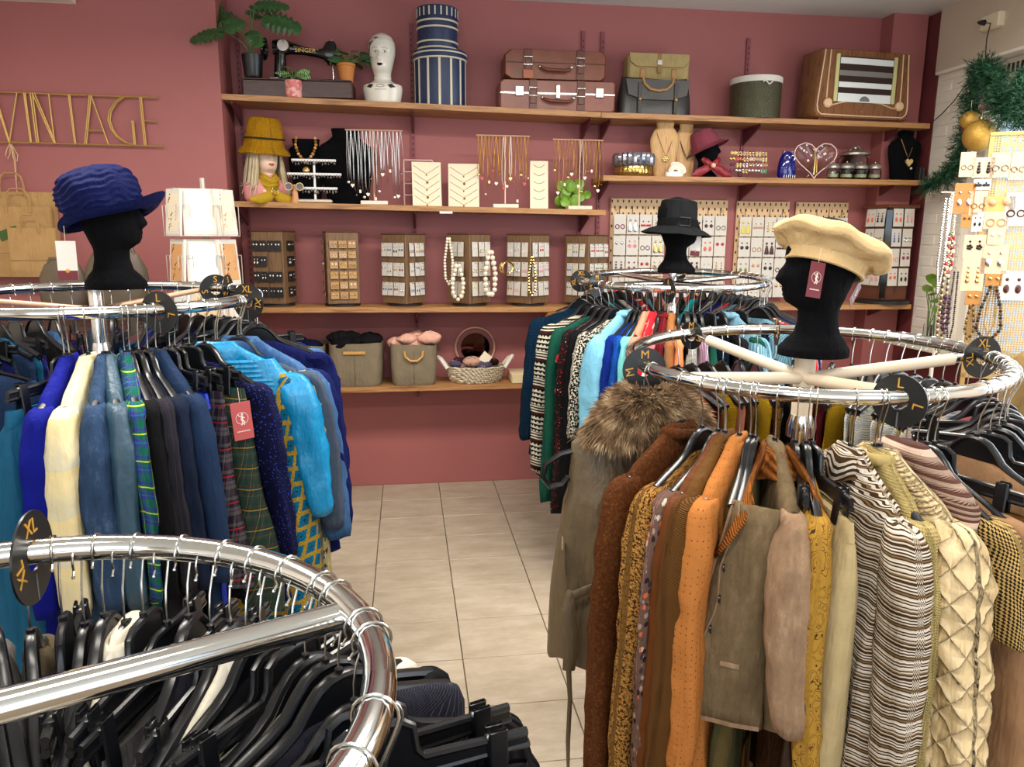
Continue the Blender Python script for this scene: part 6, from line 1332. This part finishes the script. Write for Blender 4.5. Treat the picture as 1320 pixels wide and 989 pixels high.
# ================================================================ clothes on the middle rack
MZ=.95
tk_=F('teal_cable_knit','knit',(8,44,70),sc=1.6); fi=F('black_white_fair_isle','bands',(16,16,18),(196,190,170),(60,20,20),sc=1.1); gob=F('green_orange_block','block',(20,66,50),(150,64,30),(60,40,90)); san=F('red_dotted_knit','spots',(18,16,16),(200,30,36),(226,220,210),sc=.8); bwf=F('black_white_floral','lace',(14,14,14),(205,198,180)); lb=F('sky_blue_fleece','plain',(120,186,216)); rb_=F('royal_knit','knit',(14,52,160)); bl2=F('bright_blue_knit','knit',(24,92,196)); tq=F('aqua_cotton','plain',(110,190,190)); pch=F('peach_cotton','plain',(204,130,104)); rw=F('red_white_leaf','floral',(196,30,40),(226,214,206),(196,30,40),(226,214,206),sc=1.4); pnk=F('pink_jumper','plain',(220,120,130)); dred=F('dark_red_knit','rib',(120,24,32)); brn=F('camel_brown','plain',(140,90,50)); orn=F('soft_orange','plain',(214,130,84)); gry=F('pale_grey_fleece','fuzz',(170,168,160),(200,198,190)); lil=F('lilac_rib','rib',(172,136,158)); lbr=F('ice_blue_rib','rib',(130,180,204))
grn=F('bottle_green','plain',(16,70,56)); 
G(RM,686,150,215,'cable_jumper','dark teal cable knit jumper outermost at the left of middle rack','jumper',tk_,z=MZ,L=.82,tk=.10,hw=.215,sl=.72,r=.70,rot=RD(12))
G(RM,702,160,222,'fair_isle_jumper','black and white fair isle patterned jumper','jumper',fi,z=MZ,L=.85,tk=.085,hw=.21,sl=.80,r=.69,rot=RD(10))
G(RM,716,165,228,'block_jumper','bottle green jumper with orange shoulder block','jumper',grn,z=MZ,L=.8,tk=.07,hw=.21,sl=.92,r=.69,smat=grn,rot=RD(8))
t=G(RM,729,170,232,'christmas_jumper','black christmas jumper with red and white figures','jumper',san,z=MZ,L=.88,tk=.075,hw=.205,sl=.95,r=.69,rot=RD(8))
for i in range(5):   # plain round red and white winter figures
    z=-.24-.15*i; f=MB(); f.ball((0,0,.012),.02,10,sy=.3); f.build('red_figure',M('red_wool',(176,20,30),.9),t,(.232+.004*(i%2),-.045,z)); MB().ball((0,-.003,0),.013,8,sy=.3,sz=.8).build('white_patch',M('white_wool',(226,220,206),.9),t,(.232,-.050,z+.002))
G(RM,743,175,238,'black_cardigan','plain black cardigan beside the christmas jumper','cardigan',blackc,z=MZ,L=.95,tk=.07,hw=.20,sl=.9)
G(RM,752,180,240,'print_blouse','black blouse with white brushed floral print','blouse',bwf,z=MZ,L=.7,tk=.07,hw=.2)
G(RM,768,186,246,'fleece_jumper','sky blue fleece jumper with full sleeve','jumper',lb,z=MZ,L=.70,tk=.13,hw=.215,sl=.66,r=.69,rot=RD(-4),collar='roll')
t=G(RM,787,192,250,'knit_jumper','royal blue knit jumper with white price tag','jumper',rb_,z=MZ,L=.75,tk=.06,hw=.2); hang_tag(t,(.235,-.02,-.20),whitetag,rz=RD(80),sc=1.25,lbl='white price tag with maroon band')
G(RM,797,195,252,'knit_cardigan','bright blue knit cardigan beside royal blue jumper','cardigan',bl2,z=MZ,L=.75,tk=.05,hw=.2)
G(RM,805,198,254,'aqua_tee','pale aqua cotton top','top',tq,z=MZ,L=.7,tk=.035,hw=.2)
G(RM,814,200,256,'cotton_blouse','peach cotton blouse on middle rack','blouse',pch,z=MZ,L=.6,tk=.05,hw=.19,collar='shirt')
G(RM,827,203,260,'leaf_shirt','red shirt with large white leaf print','shirt',rw,z=MZ,L=.75,tk=.07,hw=.2,collar='shirt')
G(RM,838,206,262,'pink_jumper','pink jumper beside the red leaf shirt','jumper',pnk,z=MZ,L=.7,tk=.045,hw=.19)
G(RM,848,208,265,'rib_jumper','dark red ribbed roll neck jumper','jumper',dred,z=MZ,L=.7,tk=.05,hw=.19,collar='roll')
G(RM,860,211,268,'camel_jacket','camel brown jacket on the middle rack','jacket',brn,z=MZ,L=.7,tk=.06,hw=.19,collar='shirt')
G(RM,873,214,272,'orange_top','soft orange top beside the camel jacket','top',orn,z=MZ,L=.7,tk=.045,hw=.19)
G(RM,888,218,276,'grey_fleece','pale grey fleece jumper','jumper',gry,z=MZ,L=.7,tk=.055,hw=.2)
G(RM,902,222,280,'lilac_jumper','lilac ribbed jumper right of pale grey fleece','jumper',lil,z=MZ,L=.7,tk=.055,hw=.2)
G(RM,976,235,320,'blue_rib_jumper','ice blue ribbed jumper at the right of middle rack','jumper',lbr,z=MZ,L=.7,tk=.09,hw=.2,rot=RD(10),collar='roll')
fill(RM,[259+6.5*i for i in range(6)],[(blackc,'black'),(grn,'dark green'),(tk_,'dark teal')],'jumper','at front of middle rack behind ivory spokes',frm='left',L=.7,tk=.05)
fill(RM,[311+7.5*i for i in range(27)],[(lbr,'ice blue'),(rw,'red and white'),(deepn,'navy'),(gry,'grey'),(tk_,'teal'),(F('turquoise_jersey','plain',(20,160,170)),'turquoise'),(blackc,'black'),(pnk,'pink'),(brn,'brown')],'jumper','on far side of middle rack',L=.66,tk=.05,kinds=('top',))
# ================================================================ clothes on the front right rack
RZ=.90
oliv=F('olive_leather','plain',(98,82,58),rough=.5); fur_m=N('raccoon_fur'); n=fur_m.noise(fur_m.coord('Object'),30,3); fur_m=fur_m.done(fur_m.ramp(n,[(.3,srgb(78,58,40)),(.5,srgb(150,120,86)),(.68,srgb(200,176,140))],False),.8)
chen=F('rust_chenille','fuzz',(98,54,22),(146,88,42)); leo=F('tan_flecked_knit','boucle',(170,122,58),(66,38,16)); mfl=F('mauve_floral_chiffon','floral',(96,72,62),(150,126,116),(40,28,28),(196,96,60),(180,170,160),(60,44,44),sc=.6); rust=F('rust_satin','sheen',(92,50,18),rough=.62); bcord=F('brown_fine_cord','cord',(104,68,30),sc=.8); bsu=F('brown_wool','plain',(96,64,28)); odot=F('orange_dotted_cotton','dots',(172,108,52),(80,42,20),sc=1.0); olv=F('olive_twill','plain',(84,72,40)); olv2=F('dark_olive_silk','sheen',(64,60,36))
wden=F('washed_beige_denim','denim',(146,118,92),(186,158,130)); wden2=F('washed_khaki_denim','denim',(112,94,68),(140,120,92)); wcord=F('rust_wide_cord','cord',(150,88,36),sc=1.7); dlea=F('dark_brown_leather','sheen',(56,30,14),rough=.4); pais=F('ochre_paisley','paisley',(158,120,46),(60,44,22),(110,60,26),(28,70,62),sc=1.0); sued=F('beige_suede','plain',(182,162,118),rough=.95); strp=F('brown_white_stripe','stripe',(62,44,26),(196,184,166),(214,206,194),(120,96,66),sc=1.1); ckn=F('cream_knit','knit',(208,184,120)); quil=F('cream_quilted_satin','quilt',(222,196,148),rough=.45); hnd=F('gold_houndstooth','hound',(180,150,90),(34,26,20),sc=1.2); fair=F('pink_brown_fair_isle','bands',(150,128,112),(84,54,46),(206,178,160),sc=.9); dus=F('dusty_brown_suede','plain',(140,106,76),rough=.95); bcs=F('brown_cord_suede','cord',(112,76,36),sc=.6)
# vest with fur collar
t=G(RR_,738,165,215,'fur_collar_vest','olive leather vest with a large fur collar and tie belt','vest',oliv,z=1.05,r=.655,L=.66,tk=.17,hw=.215,kind='vest',amp=1.1,flare=.03,rot=RD(-14)); vest=t
fb=MB(); rr=random.Random(11)
for i in range(15000):
    a=rr.uniform(0,2*pi); u=rr.uniform(0,1); rx=lerp(.05,.165,u**.8); ry=lerp(.035,.105,u**.8); z=lerp(.05,-.055,u**1.2)
    c=Vector((rx*cos(a),ry*sin(a),z+.004)); d=(Vector((cos(a)*.75,sin(a)*.9,-.35-.6*u+.9*(1-u)**2))+Vector((rr.gauss(0,.28),rr.gauss(0,.28),rr.gauss(0,.28)))).normalized(); L_=rr.uniform(.025,.052); w=d.cross(Vector((rr.gauss(0,1),rr.gauss(0,1),rr.gauss(0,1)))).normalized()*.0011
    fb.add([c-w,c+w,c+d*L_*.6+w*.7+Vector((0,0,-.003)),c+d*L_+Vector((0,0,-.010))],[(0,1,2),(0,2,3)])
fb.build('fur_collar',fur_m,t,smooth=False,kind='stuff'); MB().loft([[Vector((rx*cos(a),ry*sin(a),z)) for a in [2*pi*i/28 for i in range(28)]] for rx,ry,z in ((.03,.02,.04),(.05,.035,.05),(.10,.065,.02),(.16,.10,-.05),(.15,.09,-.06))],caps=(False,False)).build('collar_base',M('fur_base',(70,52,36),.95),t)
MB().tube([(.20,.095,-.44),(.16,.10,-.42),(.1,.102,-.425),(-.1,.10,-.43)],.012,8,flat=.3).build('waist_belt',oliv,t)
MB().tube([(.205,.085,-.43),(.215,.10,-.48),(.205,.105,-.56),(.21,.10,-.64)],[.010,.018,.020,.016],8,flat=.25).tube([(.21,.10,-.64),(.205,.10,-.72),(.208,.10,-.84),(.206,.10,-.92)],[.007,.006,.006,.004],6,flat=.3).build('tie_end',oliv,t)
MB().tube([(.215,.0,-.30),(.222,.05,-.34),(.218,.06,-.40),(.21,.02,-.42),(.214,-.02,-.36)],.006,8).build('strap_loop',oliv,t)
MB().tube([(.15,0,-.085),(.225,0,-.105),(.262,0,-.13),(.270,0,-.165),(.25,0,-.19),(.22,0,-.185),(.205,0,-.165)],.0075,8,flat=1.4).build('hanger_end',blackp,bpy.data.objects.get('clothes_hanger') and t)
G(RR_,800,190,236,'chenille_cardigan','rust brown chenille cardigan nearest the fur collar vest','cardigan',chen,z=RZ,L=.95,tk=.085,hw=.20,sl=.80,rot=RD(6),collar='roll')
G(RR_,834,196,240,'flecked_coat','golden tan coat flecked with dark brown','coat',leo,z=RZ,L=.95,tk=.085,hw=.20,sl=.80,rot=RD(4))
G(RR_,856,202,244,'chiffon_blouse','mauve brown floral chiffon blouse','blouse',mfl,z=RZ,L=.9,tk=.05,hw=.20,sl=.72)
t=G(RR_,868,205,247,'satin_shirt','rust brown satin shirt with purple hang tag','shirt',rust,z=RZ,L=.9,tk=.05,hw=.2,sl=.7,collar='shirt'); hang_tag(t,(.235,-.025,-.22),M('maroon_tag_purple',(110,44,66),.5),rz=RD(60),tilt=RD(-6),lbl='purple hang tag with white emblem')
G(RR_,880,209,251,'cord_collar_jacket','dark brown jacket with fine corduroy shoulders','jacket',bsu,z=RZ,L=.9,tk=.075,hw=.205,sl=.75,collar='shirt',cmat=bcord,big=1.3,smat=bcord,rot=RD(5))
G(RR_,900,213,255,'dotted_shirt','orange shirt with small dark dots','shirt',odot,z=RZ,L=.95,tk=.07,hw=.2,sl=.66,collar='shirt',rot=RD(2),amp=1.4)
G(RR_,934,216,258,'olive_shirt','olive twill shirt behind the orange dotted shirt','shirt',olv,z=RZ,L=.8,tk=.04,hw=.17,sl=0,rot=RD(8))
G(RR_,945,219,260,'olive_silk_top','dark olive silk top left of the washed denim jacket','top',olv2,z=RZ,L=.8,tk=.04,hw=.165,sl=0,rot=RD(8))
# washed denim jacket with cord collar
t=G(RR_,1018,218,262,'washed_denim_jacket','washed beige denim jacket with wide brown corduroy collar','jacket',wden2,z=RZ,r=.66,L=.56,tk=.10,hw=.20,sl=.50,rot=RD(22),smat=wden,flare=.01,collar='shirt',cmat=wcord,big=1.55,puff=.7); dj=t
rows=[]
for k in range(15):
    q=k/14; z=-.085-.475*q; w=.006*sin(q*17)
    P_=[(.200,-.034-.006*q),(.192,-.058-.026*q+w),(.180,-.080-.052*q-w),(.164,-.098-.080*q+w),(.146,-.108-.104*q),(.138,-.104-.104*q),(.154,-.088-.078*q),(.172,-.066-.044*q),(.192,-.028)]
    rows.append([Vector((x,y,z+.0)) for x,y in P_])
MB().loft(rows,uvs=[[(i*.03,k*.034) for i in range(9)] for k in range(15)]).build('front_panel',wden2,t,smooth='all')
MB().tube([r_[3]+Vector((0,-.003,0)) for r_ in rows],.0018,5).build('placket_seam',wden,t)
MB().tube([r_[4] for r_ in rows],.0035,6).build('front_edge',wden,t)
for k in range(5):
    r_=rows[4+2*k]; c=r_[3].lerp(r_[2],.25)+Vector((-.001,-.004,0)); o=MB().lathe([(.001,0),(.0085,0),(.0085,.003),(.001,.004)],14).build('button',M('dark_button',(24,20,22),.3),t,c); o.rotation_euler=(pi/2,0,RD(-20))
r_=rows[10]; a_,b_=r_[1]+Vector((0,-.006,0)),r_[2]+Vector((0,-.007,0)); MB().tube([a_,b_],.006,8,flat=.5).build('pocket_flap',wden,t)
MB().tube([rows[-1][i]+Vector((0,0,.004)) for i in range(5)],.005,6).build('hem_band',wden,t)
for sg,nm in ((-1,'lapel'),(1,'back_collar')):
    T=[(.040,.004,-.080,.050),(.080,-.010,-.140,.090),(.120,-.036,-.195,.124),(.150,-.060,-.210,.142),(.172,-.088,-.190,.138)]
    if sg>0: T=[(x,z0,z0-.06,y*.55) for x,z0,z1,y in T]
    g=[]
    for off in (0,.008):
        for x,z0,z1,y in (T if off==0 else T[::-1]): g.append([Vector((x+.012*math.sin(q*3.0),sg*(y*(.55+.45*q)+.004-off),lerp(z0,z1,q))) for q in (0,.25,.5,.75,1)])
    rg=[[g[k][m] for k in range(len(g))] for m in range(5)]
    MB().loft(rg,uvs=[[(.0+k*.03,m*.035) for k in range(len(g))] for m in range(5)]).build(nm,wcord,t,smooth='all')
G(RR_,1030,226,268,'leather_skirt','dark brown leather skirt clipped behind the washed denim jacket','skirt',dlea,z=RZ,L=.8,tk=.06,hw=.19,kind='skirt',rot=RD(10))
G(RR_,1047,229,270,'paisley_shirt','ochre paisley shirt left of the beige suede trousers','shirt',pais,z=RZ,L=.95,tk=.06,hw=.19,sl=.70,rot=RD(8))
t=G(RR_,1090,233,275,'suede_trousers','pale beige suede trousers hanging from a clip hanger','trousers',sued,z=RZ,L=.95,tk=.10,hw=.215,kind='skirt',rot=RD(20),flare=.0,amp=.5); 
MB().tube([(.11,-.034,-.15),(.115,-.048,-.20),(.135,-.054,-.235),(.21,-.042,-.242)],.0028,6).build('pocket_edge',M('suede_piping',(206,186,142),.8),t); MB().box((.08,-.028,-.145),(.012,.005,.055),bev=.002).box((.08,-.030,-.120),(.015,.006,.008)).build('belt_loop',sued,t)
G(RR_,1155,238,282,'striped_shirt','brown and white finely striped shirt','shirt',strp,z=RZ,L=.95,tk=.085,hw=.205,sl=.80,rot=RD(16),collar='shirt',amp=1.2)
G(RR_,1182,242,286,'cream_jumper','thin cream knitted jumper squeezed beside the striped shirt','jumper',ckn,z=RZ,L=.9,tk=.035,hw=.185,sl=.65,collar='roll',rot=RD(6))
t=G(RR_,1226,245,292,'quilted_jacket','cream diamond quilted satin jacket with a press stud','jacket',quil,z=RZ,L=.72,tk=.12,hw=.205,sl=.62,rot=RD(20),quilt=1,flare=.04,collar='shirt',big=1.2,r=.67); MB().lathe([(.001,0),(.011,0),(.010,.004),(.006,.005),(.001,.004)],16).build('press_stud',silver,t,(.12,-.072,-.26)).rotation_euler=(pi/2,0,0)
t=G(RR_,1262,250,298,'fair_isle_vest','grey pink fair isle knitted vest on the right','vest',fair,z=1.0,L=.62,tk=.06,hw=.20,kind='vest',rot=RD(12))
G(RR_,1272,253,302,'houndstooth_jacket','gold and black houndstooth jacket beside the fair isle vest','jacket',hnd,z=RZ,L=.9,tk=.05,hw=.205,sl=.30,rot=RD(10))
G(RR_,1290,256,306,'suede_coat','long dusty brown suede coat right of the houndstooth jacket','coat',dus,z=RZ,L=1.0,tk=.06,hw=.20,sl=.85,rot=RD(10))
G(RR_,1312,260,312,'cord_skirt','brown corduroy skirt on a clip hanger at the right edge','skirt',bcs,z=RZ,L=.9,tk=.09,hw=.215,kind='skirt',rot=RD(16))
fill(RR_,[291+6.5*i for i in range(9)],[(dus,'dusty brown'),(fair,'fair isle'),(blackc,'black'),(pnk,'pale pink'),(hnd,'houndstooth')],'jacket','at right side of front right rack',frm='the front',L=.8,tk=.045,kinds=('top','skirt','top'))
wst=F('white_multi_stripe','stripe',(214,208,196),(120,150,180),(214,208,196),(214,190,90),sc=.9); yel=F('mustard_yellow_knit','knit',(212,168,30)); orr=F('orange_knit','knit',(190,84,30)); brg=F('burgundy_jersey','plain',(92,26,34))
fill(RR_,[350+5.8*i for i in range(9)],[(wst,'white striped'),(ckn,'cream'),(wst,'pale striped')],'blouse','at right rear of front right rack',L=.7,tk=.04,kinds=('top',))
fill(RR_,[403+7.2*i for i in range(12)],[(yel,'mustard'),(brg,'burgundy'),(orr,'orange'),(blackc,'black'),(leo,'leopard'),(yel,'yellow'),(bsu,'brown'),(pch,'peach')],'top','on far side of front right rack',hw=.16,L=.66,tk=.05,kinds=('top',))
# ================================================================ black clothes on the nearest rack
pinb=F('black_pinstripe','pin',(30,30,40),(84,86,98),sc=1.2); bvel=F('black_crushed_velvet','velvet',(14,13,17)); puf=F('charcoal_nylon','plain',(46,46,54),rough=.62); ribk=F('black_rib_knit','rib',(16,15,18),sc=1.5); offw=F('off_white_cotton','plain',(210,202,184)); gfel=F('grey_felt_wool','plain',(84,82,80)); dkhaki=F('dark_khaki_mesh','plain',(84,74,56)); zeb=F('mono_check','check',(20,20,20),(210,208,200),sc=.7); ocol=F('orange_green_white_block','block',(200,190,170),(196,92,30),(24,80,50))
tg=lambda px,lo,hi,**k: RN.th(px,lo,hi,r=.55,z=.98)
garment(RN,RD(33),'pinstripe_trousers','black pinstripe trousers at the right of the nearest rack','trousers',pinb,L=.8,tk=.075,hw=.21,rot=RD(6),kind='top',sl=0,flare=.04,seed=3,drop=.0)
garment(RN,RD(26.5),'rib_jumper','black rib knit jumper behind the clip hangers','jumper',ribk,L=.7,tk=.07,hw=.205,sl=.5,seed=5,drop=.02)
garment(RN,RD(20),'velvet_skirt','black velvet skirt on a long clip hanger','skirt',bvel,L=.7,tk=.05,hw=.20,kind='skirt',seed=7)
garment(RN,RD(14.5),'velvet_trousers','black velvet trousers on the lower clip hanger','trousers',bvel,L=.7,tk=.06,hw=.205,kind='skirt',seed=8)
garment(RN,RD(4),'nylon_jacket','charcoal nylon jacket at the bottom picture edge','jacket',puf,L=.7,tk=.09,hw=.21,sl=.6,seed=9,amp=1.4,rot=RD(-4),drop=.05)
garment(RN,RD(-7),'black_blouse','black blouse at the bottom right of the nearest rack','blouse',blackc,L=.7,tk=.05,hw=.19,sl=.5,seed=10)
garment(RN,RD(-18),'black_coat','black coat at the bottom edge below the nearest rail','coat',bvel,L=.7,tk=.05,hw=.19,sl=.5,seed=12)
near=[(38,'shoulder',blackc,'black velvet top'),(45,'shoulder',offw,'cream blouse with lace trim'),(49,'skirt',blackc,'plain black skirt'),(54,'skirt',offw,'cream patterned skirt'),(58,'shoulder',blackc,'black sleeveless top'),(62,'shoulder',offw,'off white shirt with small red label'),(66,'shoulder',bvel,'black velvet dress'),(71,'skirt',blackc,'black round hem skirt'),(76,'shoulder',pinb,'black dress with fine white stripes'),(81,'skirt',gfel,'grey felt skirt'),(86,'skirt',blackc,'black pleated skirt'),(90,'shoulder',offw,'white collared shirt'),(94,'shoulder',dkhaki,'dark khaki mesh top'),(98,'shoulder',blackc,'folded black cotton shirt'),(102,'skirt',gfel,'grey wool skirt'),(108,'shoulder',dkhaki,'sheer brown blouse'),(114,'shoulder',gfel,'charcoal grey jumper'),(120,'shoulder',blackc,'black cotton top'),(127,'shoulder',bvel,'black evening top'),(134,'skirt',zeb,'black and white gingham skirt'),(142,'shoulder',blackc,'black tunic'),(150,'shoulder',ocol,'white shirt with orange and green blocks'),(160,'skirt',blackc,'black wrap skirt'),(170,'shoulder',gfel,'dark grey tunic')]
for i,(a,kd,m,dsc) in enumerate(near):
    garment(RN,RD(a),dsc.split()[-1].replace('stripes','dress').replace('trim','blouse').replace('label','shirt').replace('blocks','shirt'),dsc+' inside the nearest rack','top' if kd=='shoulder' else 'skirt',m,L=.6,tk=.045,hw=.17,sl=.42,kind='top' if kd=='shoulder' else 'skirt',seed=i,rot=RD(((i*53)%17)-8 if i>3 else 4),collar='shirt' if i in (5,11,21) else None,inner=True,drop=.012 if i%2 else .0,hlab=f'glossy black hanger holding the {dsc}')
t=bpy.data.objects['hanging_top.004'] if 'hanging_top.004' in bpy.data.objects else None
# extra coat rack at the right picture edge
rt=thing('coat_rail','dark coat rail at the right picture edge','clothes rack',(2.20,2.35,0)); MB().tube([(0,0,0),(0,0,1.42)],.014,10).build('post',blackp,rt); MB().tube([(0,0,1.40),(.0,-.0,1.42),(.6,-.1,1.42)],.014,10).build('rail',blackp,rt); MB().tube([(.6,-.1,0),(.6,-.1,1.42)],.014,10).build('post',blackp,rt)
class _R2:
    key='rail'; desc='coat rail'; R=.0; tr=.014
    def p(s,th,r=None,dz=0): return Vector((1.95+.02+th*0,2.25,1.62+dz))
r2=_R2(); r2.p=lambda th,r=None,dz=0: Vector((2.02,2.24,1.60+dz))
oc=F('olive_suede','plain',(128,104,66),rough=.9)
t=thing('olive_coat','olive suede coat hanging at the right picture edge','coat',(2.32,2.33,1.31),RD(195)); gbody('top',.8,.20,.12,.03,4).build('body',oc,t,smooth='all'); gsleeve(.20,.12,.6,4,1).build('sleeve',oc,t,smooth='all'); gsleeve(.20,.12,.6,4,-1).build('sleeve',F('brown_sleeve','plain',(96,58,34)),t,smooth='all'); gcollar('shirt').build('collar',oc,t,smooth='all')
h=thing('clothes_hanger','black hanger carrying the olive suede coat','hanger',(2.32,2.33,1.418),RD(195),'black hangers on the coat rail'); put('hook',hook_mesh(.0165),h); put('body',body_mesh('shoulder'),h,(0,0,-NZ))
# ================================================================ velvet heads and their hats
def vhead(loc,rz,label,k=1.0): t=thing('mannequin_head',label,'mannequin head',loc,rz,'black velvet mannequin heads'); put('head',Head(k).mesh(blackv),t); return t
pr=Vector((1.071,1.833,1.2945)); vhead(pr,RD(172),'black velvet head wearing the cream beret, on the ivory hub',1.02)
pm=Vector((1.345,3.632,1.4265)); vhead(pm,RD(-4),'black velvet head wearing the black buckle hat, on middle rack',1.05)
pl=Vector((-.872,2.423,1.4395)); vhead(pl,RD(-8),'black velvet head wearing the blue ruched hat, on left rack',.98)
# cream beret
ber=F('cream_felt','plain',(208,178,130),rough=.95)
t=thing('beret','cream felt beret tilted on the black velvet head','hat',pr+Vector((.012,-.01,.252)),RD(0)); t.rotation_euler=(RD(-6),RD(20),0)
mb=MB(); rings=[];uv=[]; pf=[(.096,-.030),(.101,-.028),(.102,-.010),(.106,.002),(.130,.010),(.152,.020),(.160,.030),(.154,.041),(.132,.056),(.100,.070),(.06,.080),(.02,.085),(.003,.0855)]
full=[]
for a,b in zip(pf,pf[1:]):
    for k in range(3): full.append((lerp(a[0],b[0],k/3),lerp(a[1],b[1],k/3)))
full.append(pf[-1])
for r,z in full:
    w=min(1,max(0,(r-.07)/.06))*(1 if z>.006 else 0)
    rings.append([Vector(((r*(1+.035*w*noise.noise(Vector((cos(a)*1.6,sin(a)*1.6,1)))))*cos(a)*1.0,(r*(1+.05*w*sin(5*a+1)))*sin(a)*.88,z+w*(.007*sin(7*a+2)+.010*noise.noise(Vector((cos(a)*2,sin(a)*2,r*20)))-.010*cos(a)))) for a in [2*pi*i/72 for i in range(72)]])
mb.loft(rings,caps=(False,True)); mb.build('crown',ber,t,smooth='all'); MB().tube([(0,0,.083),(.004,0,.095)],.0025,6).build('stalk',ber,t); MB().torus((0,0,-.026),.100,.004,48,6).build('band',ber,t).scale=(1,.88,1)
hang_tag(t,(-.070,-.085,-.035),maroon,rz=RD(8),tilt=RD(-12),sc=1.0,lbl='maroon hang tag with white emblem on the beret')
hang_tag(t,(.120,.01,-.020),M('maroon_back',(96,40,48),.5),rz=RD(40),tilt=RD(24),sc=.8,lbl='second hang tag hanging at the back')
# black buckle hat
bf=F('black_felt','plain',(26,27,29),rough=.95)
t=brimhat('buckle_hat','black felt hat with wide brim, ribbon and square buckle','hat',pm+Vector((-.005,0,.222)),RD(0),(0,RD(2)),.098,.135,.12,.075,.035,bf,wav=.006,top=.93,sy=1.0)
t.rotation_euler=(0,RD(4),RD(0)); MB().lathe([(.0995,.008),(.1005,.008),(.0985,.042),(.0970,.042)],48).build('ribbon',F('black_ribbon','ribh',(20,20,22)),t)
o=MB().tube([(-.026,0,-.019),(.026,0,-.019),(.026,0,.019),(-.026,0,.019)],.0028,6,closed=True).build('buckle',M('dark_steel',(100,100,98),.3,.8),t,(.0,-.102,.027))
hang_tag(t,(.10,-.02,-.03),whitetag,rz=RD(0),sc=1.1,lbl='grey white price tag under the brim')
# blue velvet ruched hat
bv=F('blue_velvet','velvet',(12,20,66),rough=.75)
t=thing('velvet_hat','dark blue ruched velvet hat with a turned up brim','hat',pl+Vector((-.008,0,.212)),RD(-8)); t.rotation_euler=(RD(0),RD(-15),RD(-8))
mb=MB(); rings=[]; n=84
pf=[(.172,.010),(.150,-.004),(.125,-.012),(.104,-.004),(.100,.010),(.106,.035),(.108,.065),(.104,.095),(.094,.118),(.074,.134),(.045,.144),(.015,.148),(.002,.149)]; full=[]
for a,b in zip(pf,pf[1:]):
    for k in range(6): full.append((lerp(a[0],b[0],k/6),lerp(a[1],b[1],k/6)))
for r,z in full:
    cr=1 if z>.008 and r<.112 else 0; ring=[]
    for i in range(n):
        a=2*pi*i/n; f=cr*(.0030*sin(z*330+4*sin(a*2+.6)+7*noise.noise(Vector((cos(a)*2.5,sin(a)*2.5,z*9))))+.009*noise.noise(Vector((cos(a)*3,sin(a)*3,z*20))))
        br=(r-.104)/.07 if r>.104 and not cr else 0
        rr__=r+f-br*.045*(.5-.5*cos(a)) ; ring.append(Vector((rr__*cos(a)*1.06,rr__*sin(a)*(1-.1*br),z+br*(.012*cos(a)+.010*sin(3*a+1)+(.030 if cos(a)>.3 else 0)*0))))
    rings.append(ring)
mb.loft(rings,caps=(False,True)); mb.build('crown',bv,t,smooth='all')
hang_tag(t,(-.085,-.105,-.045),whitetag,rz=RD(6),tilt=RD(15),sc=1.25,lbl='white price tag with maroon band under the blue hat')
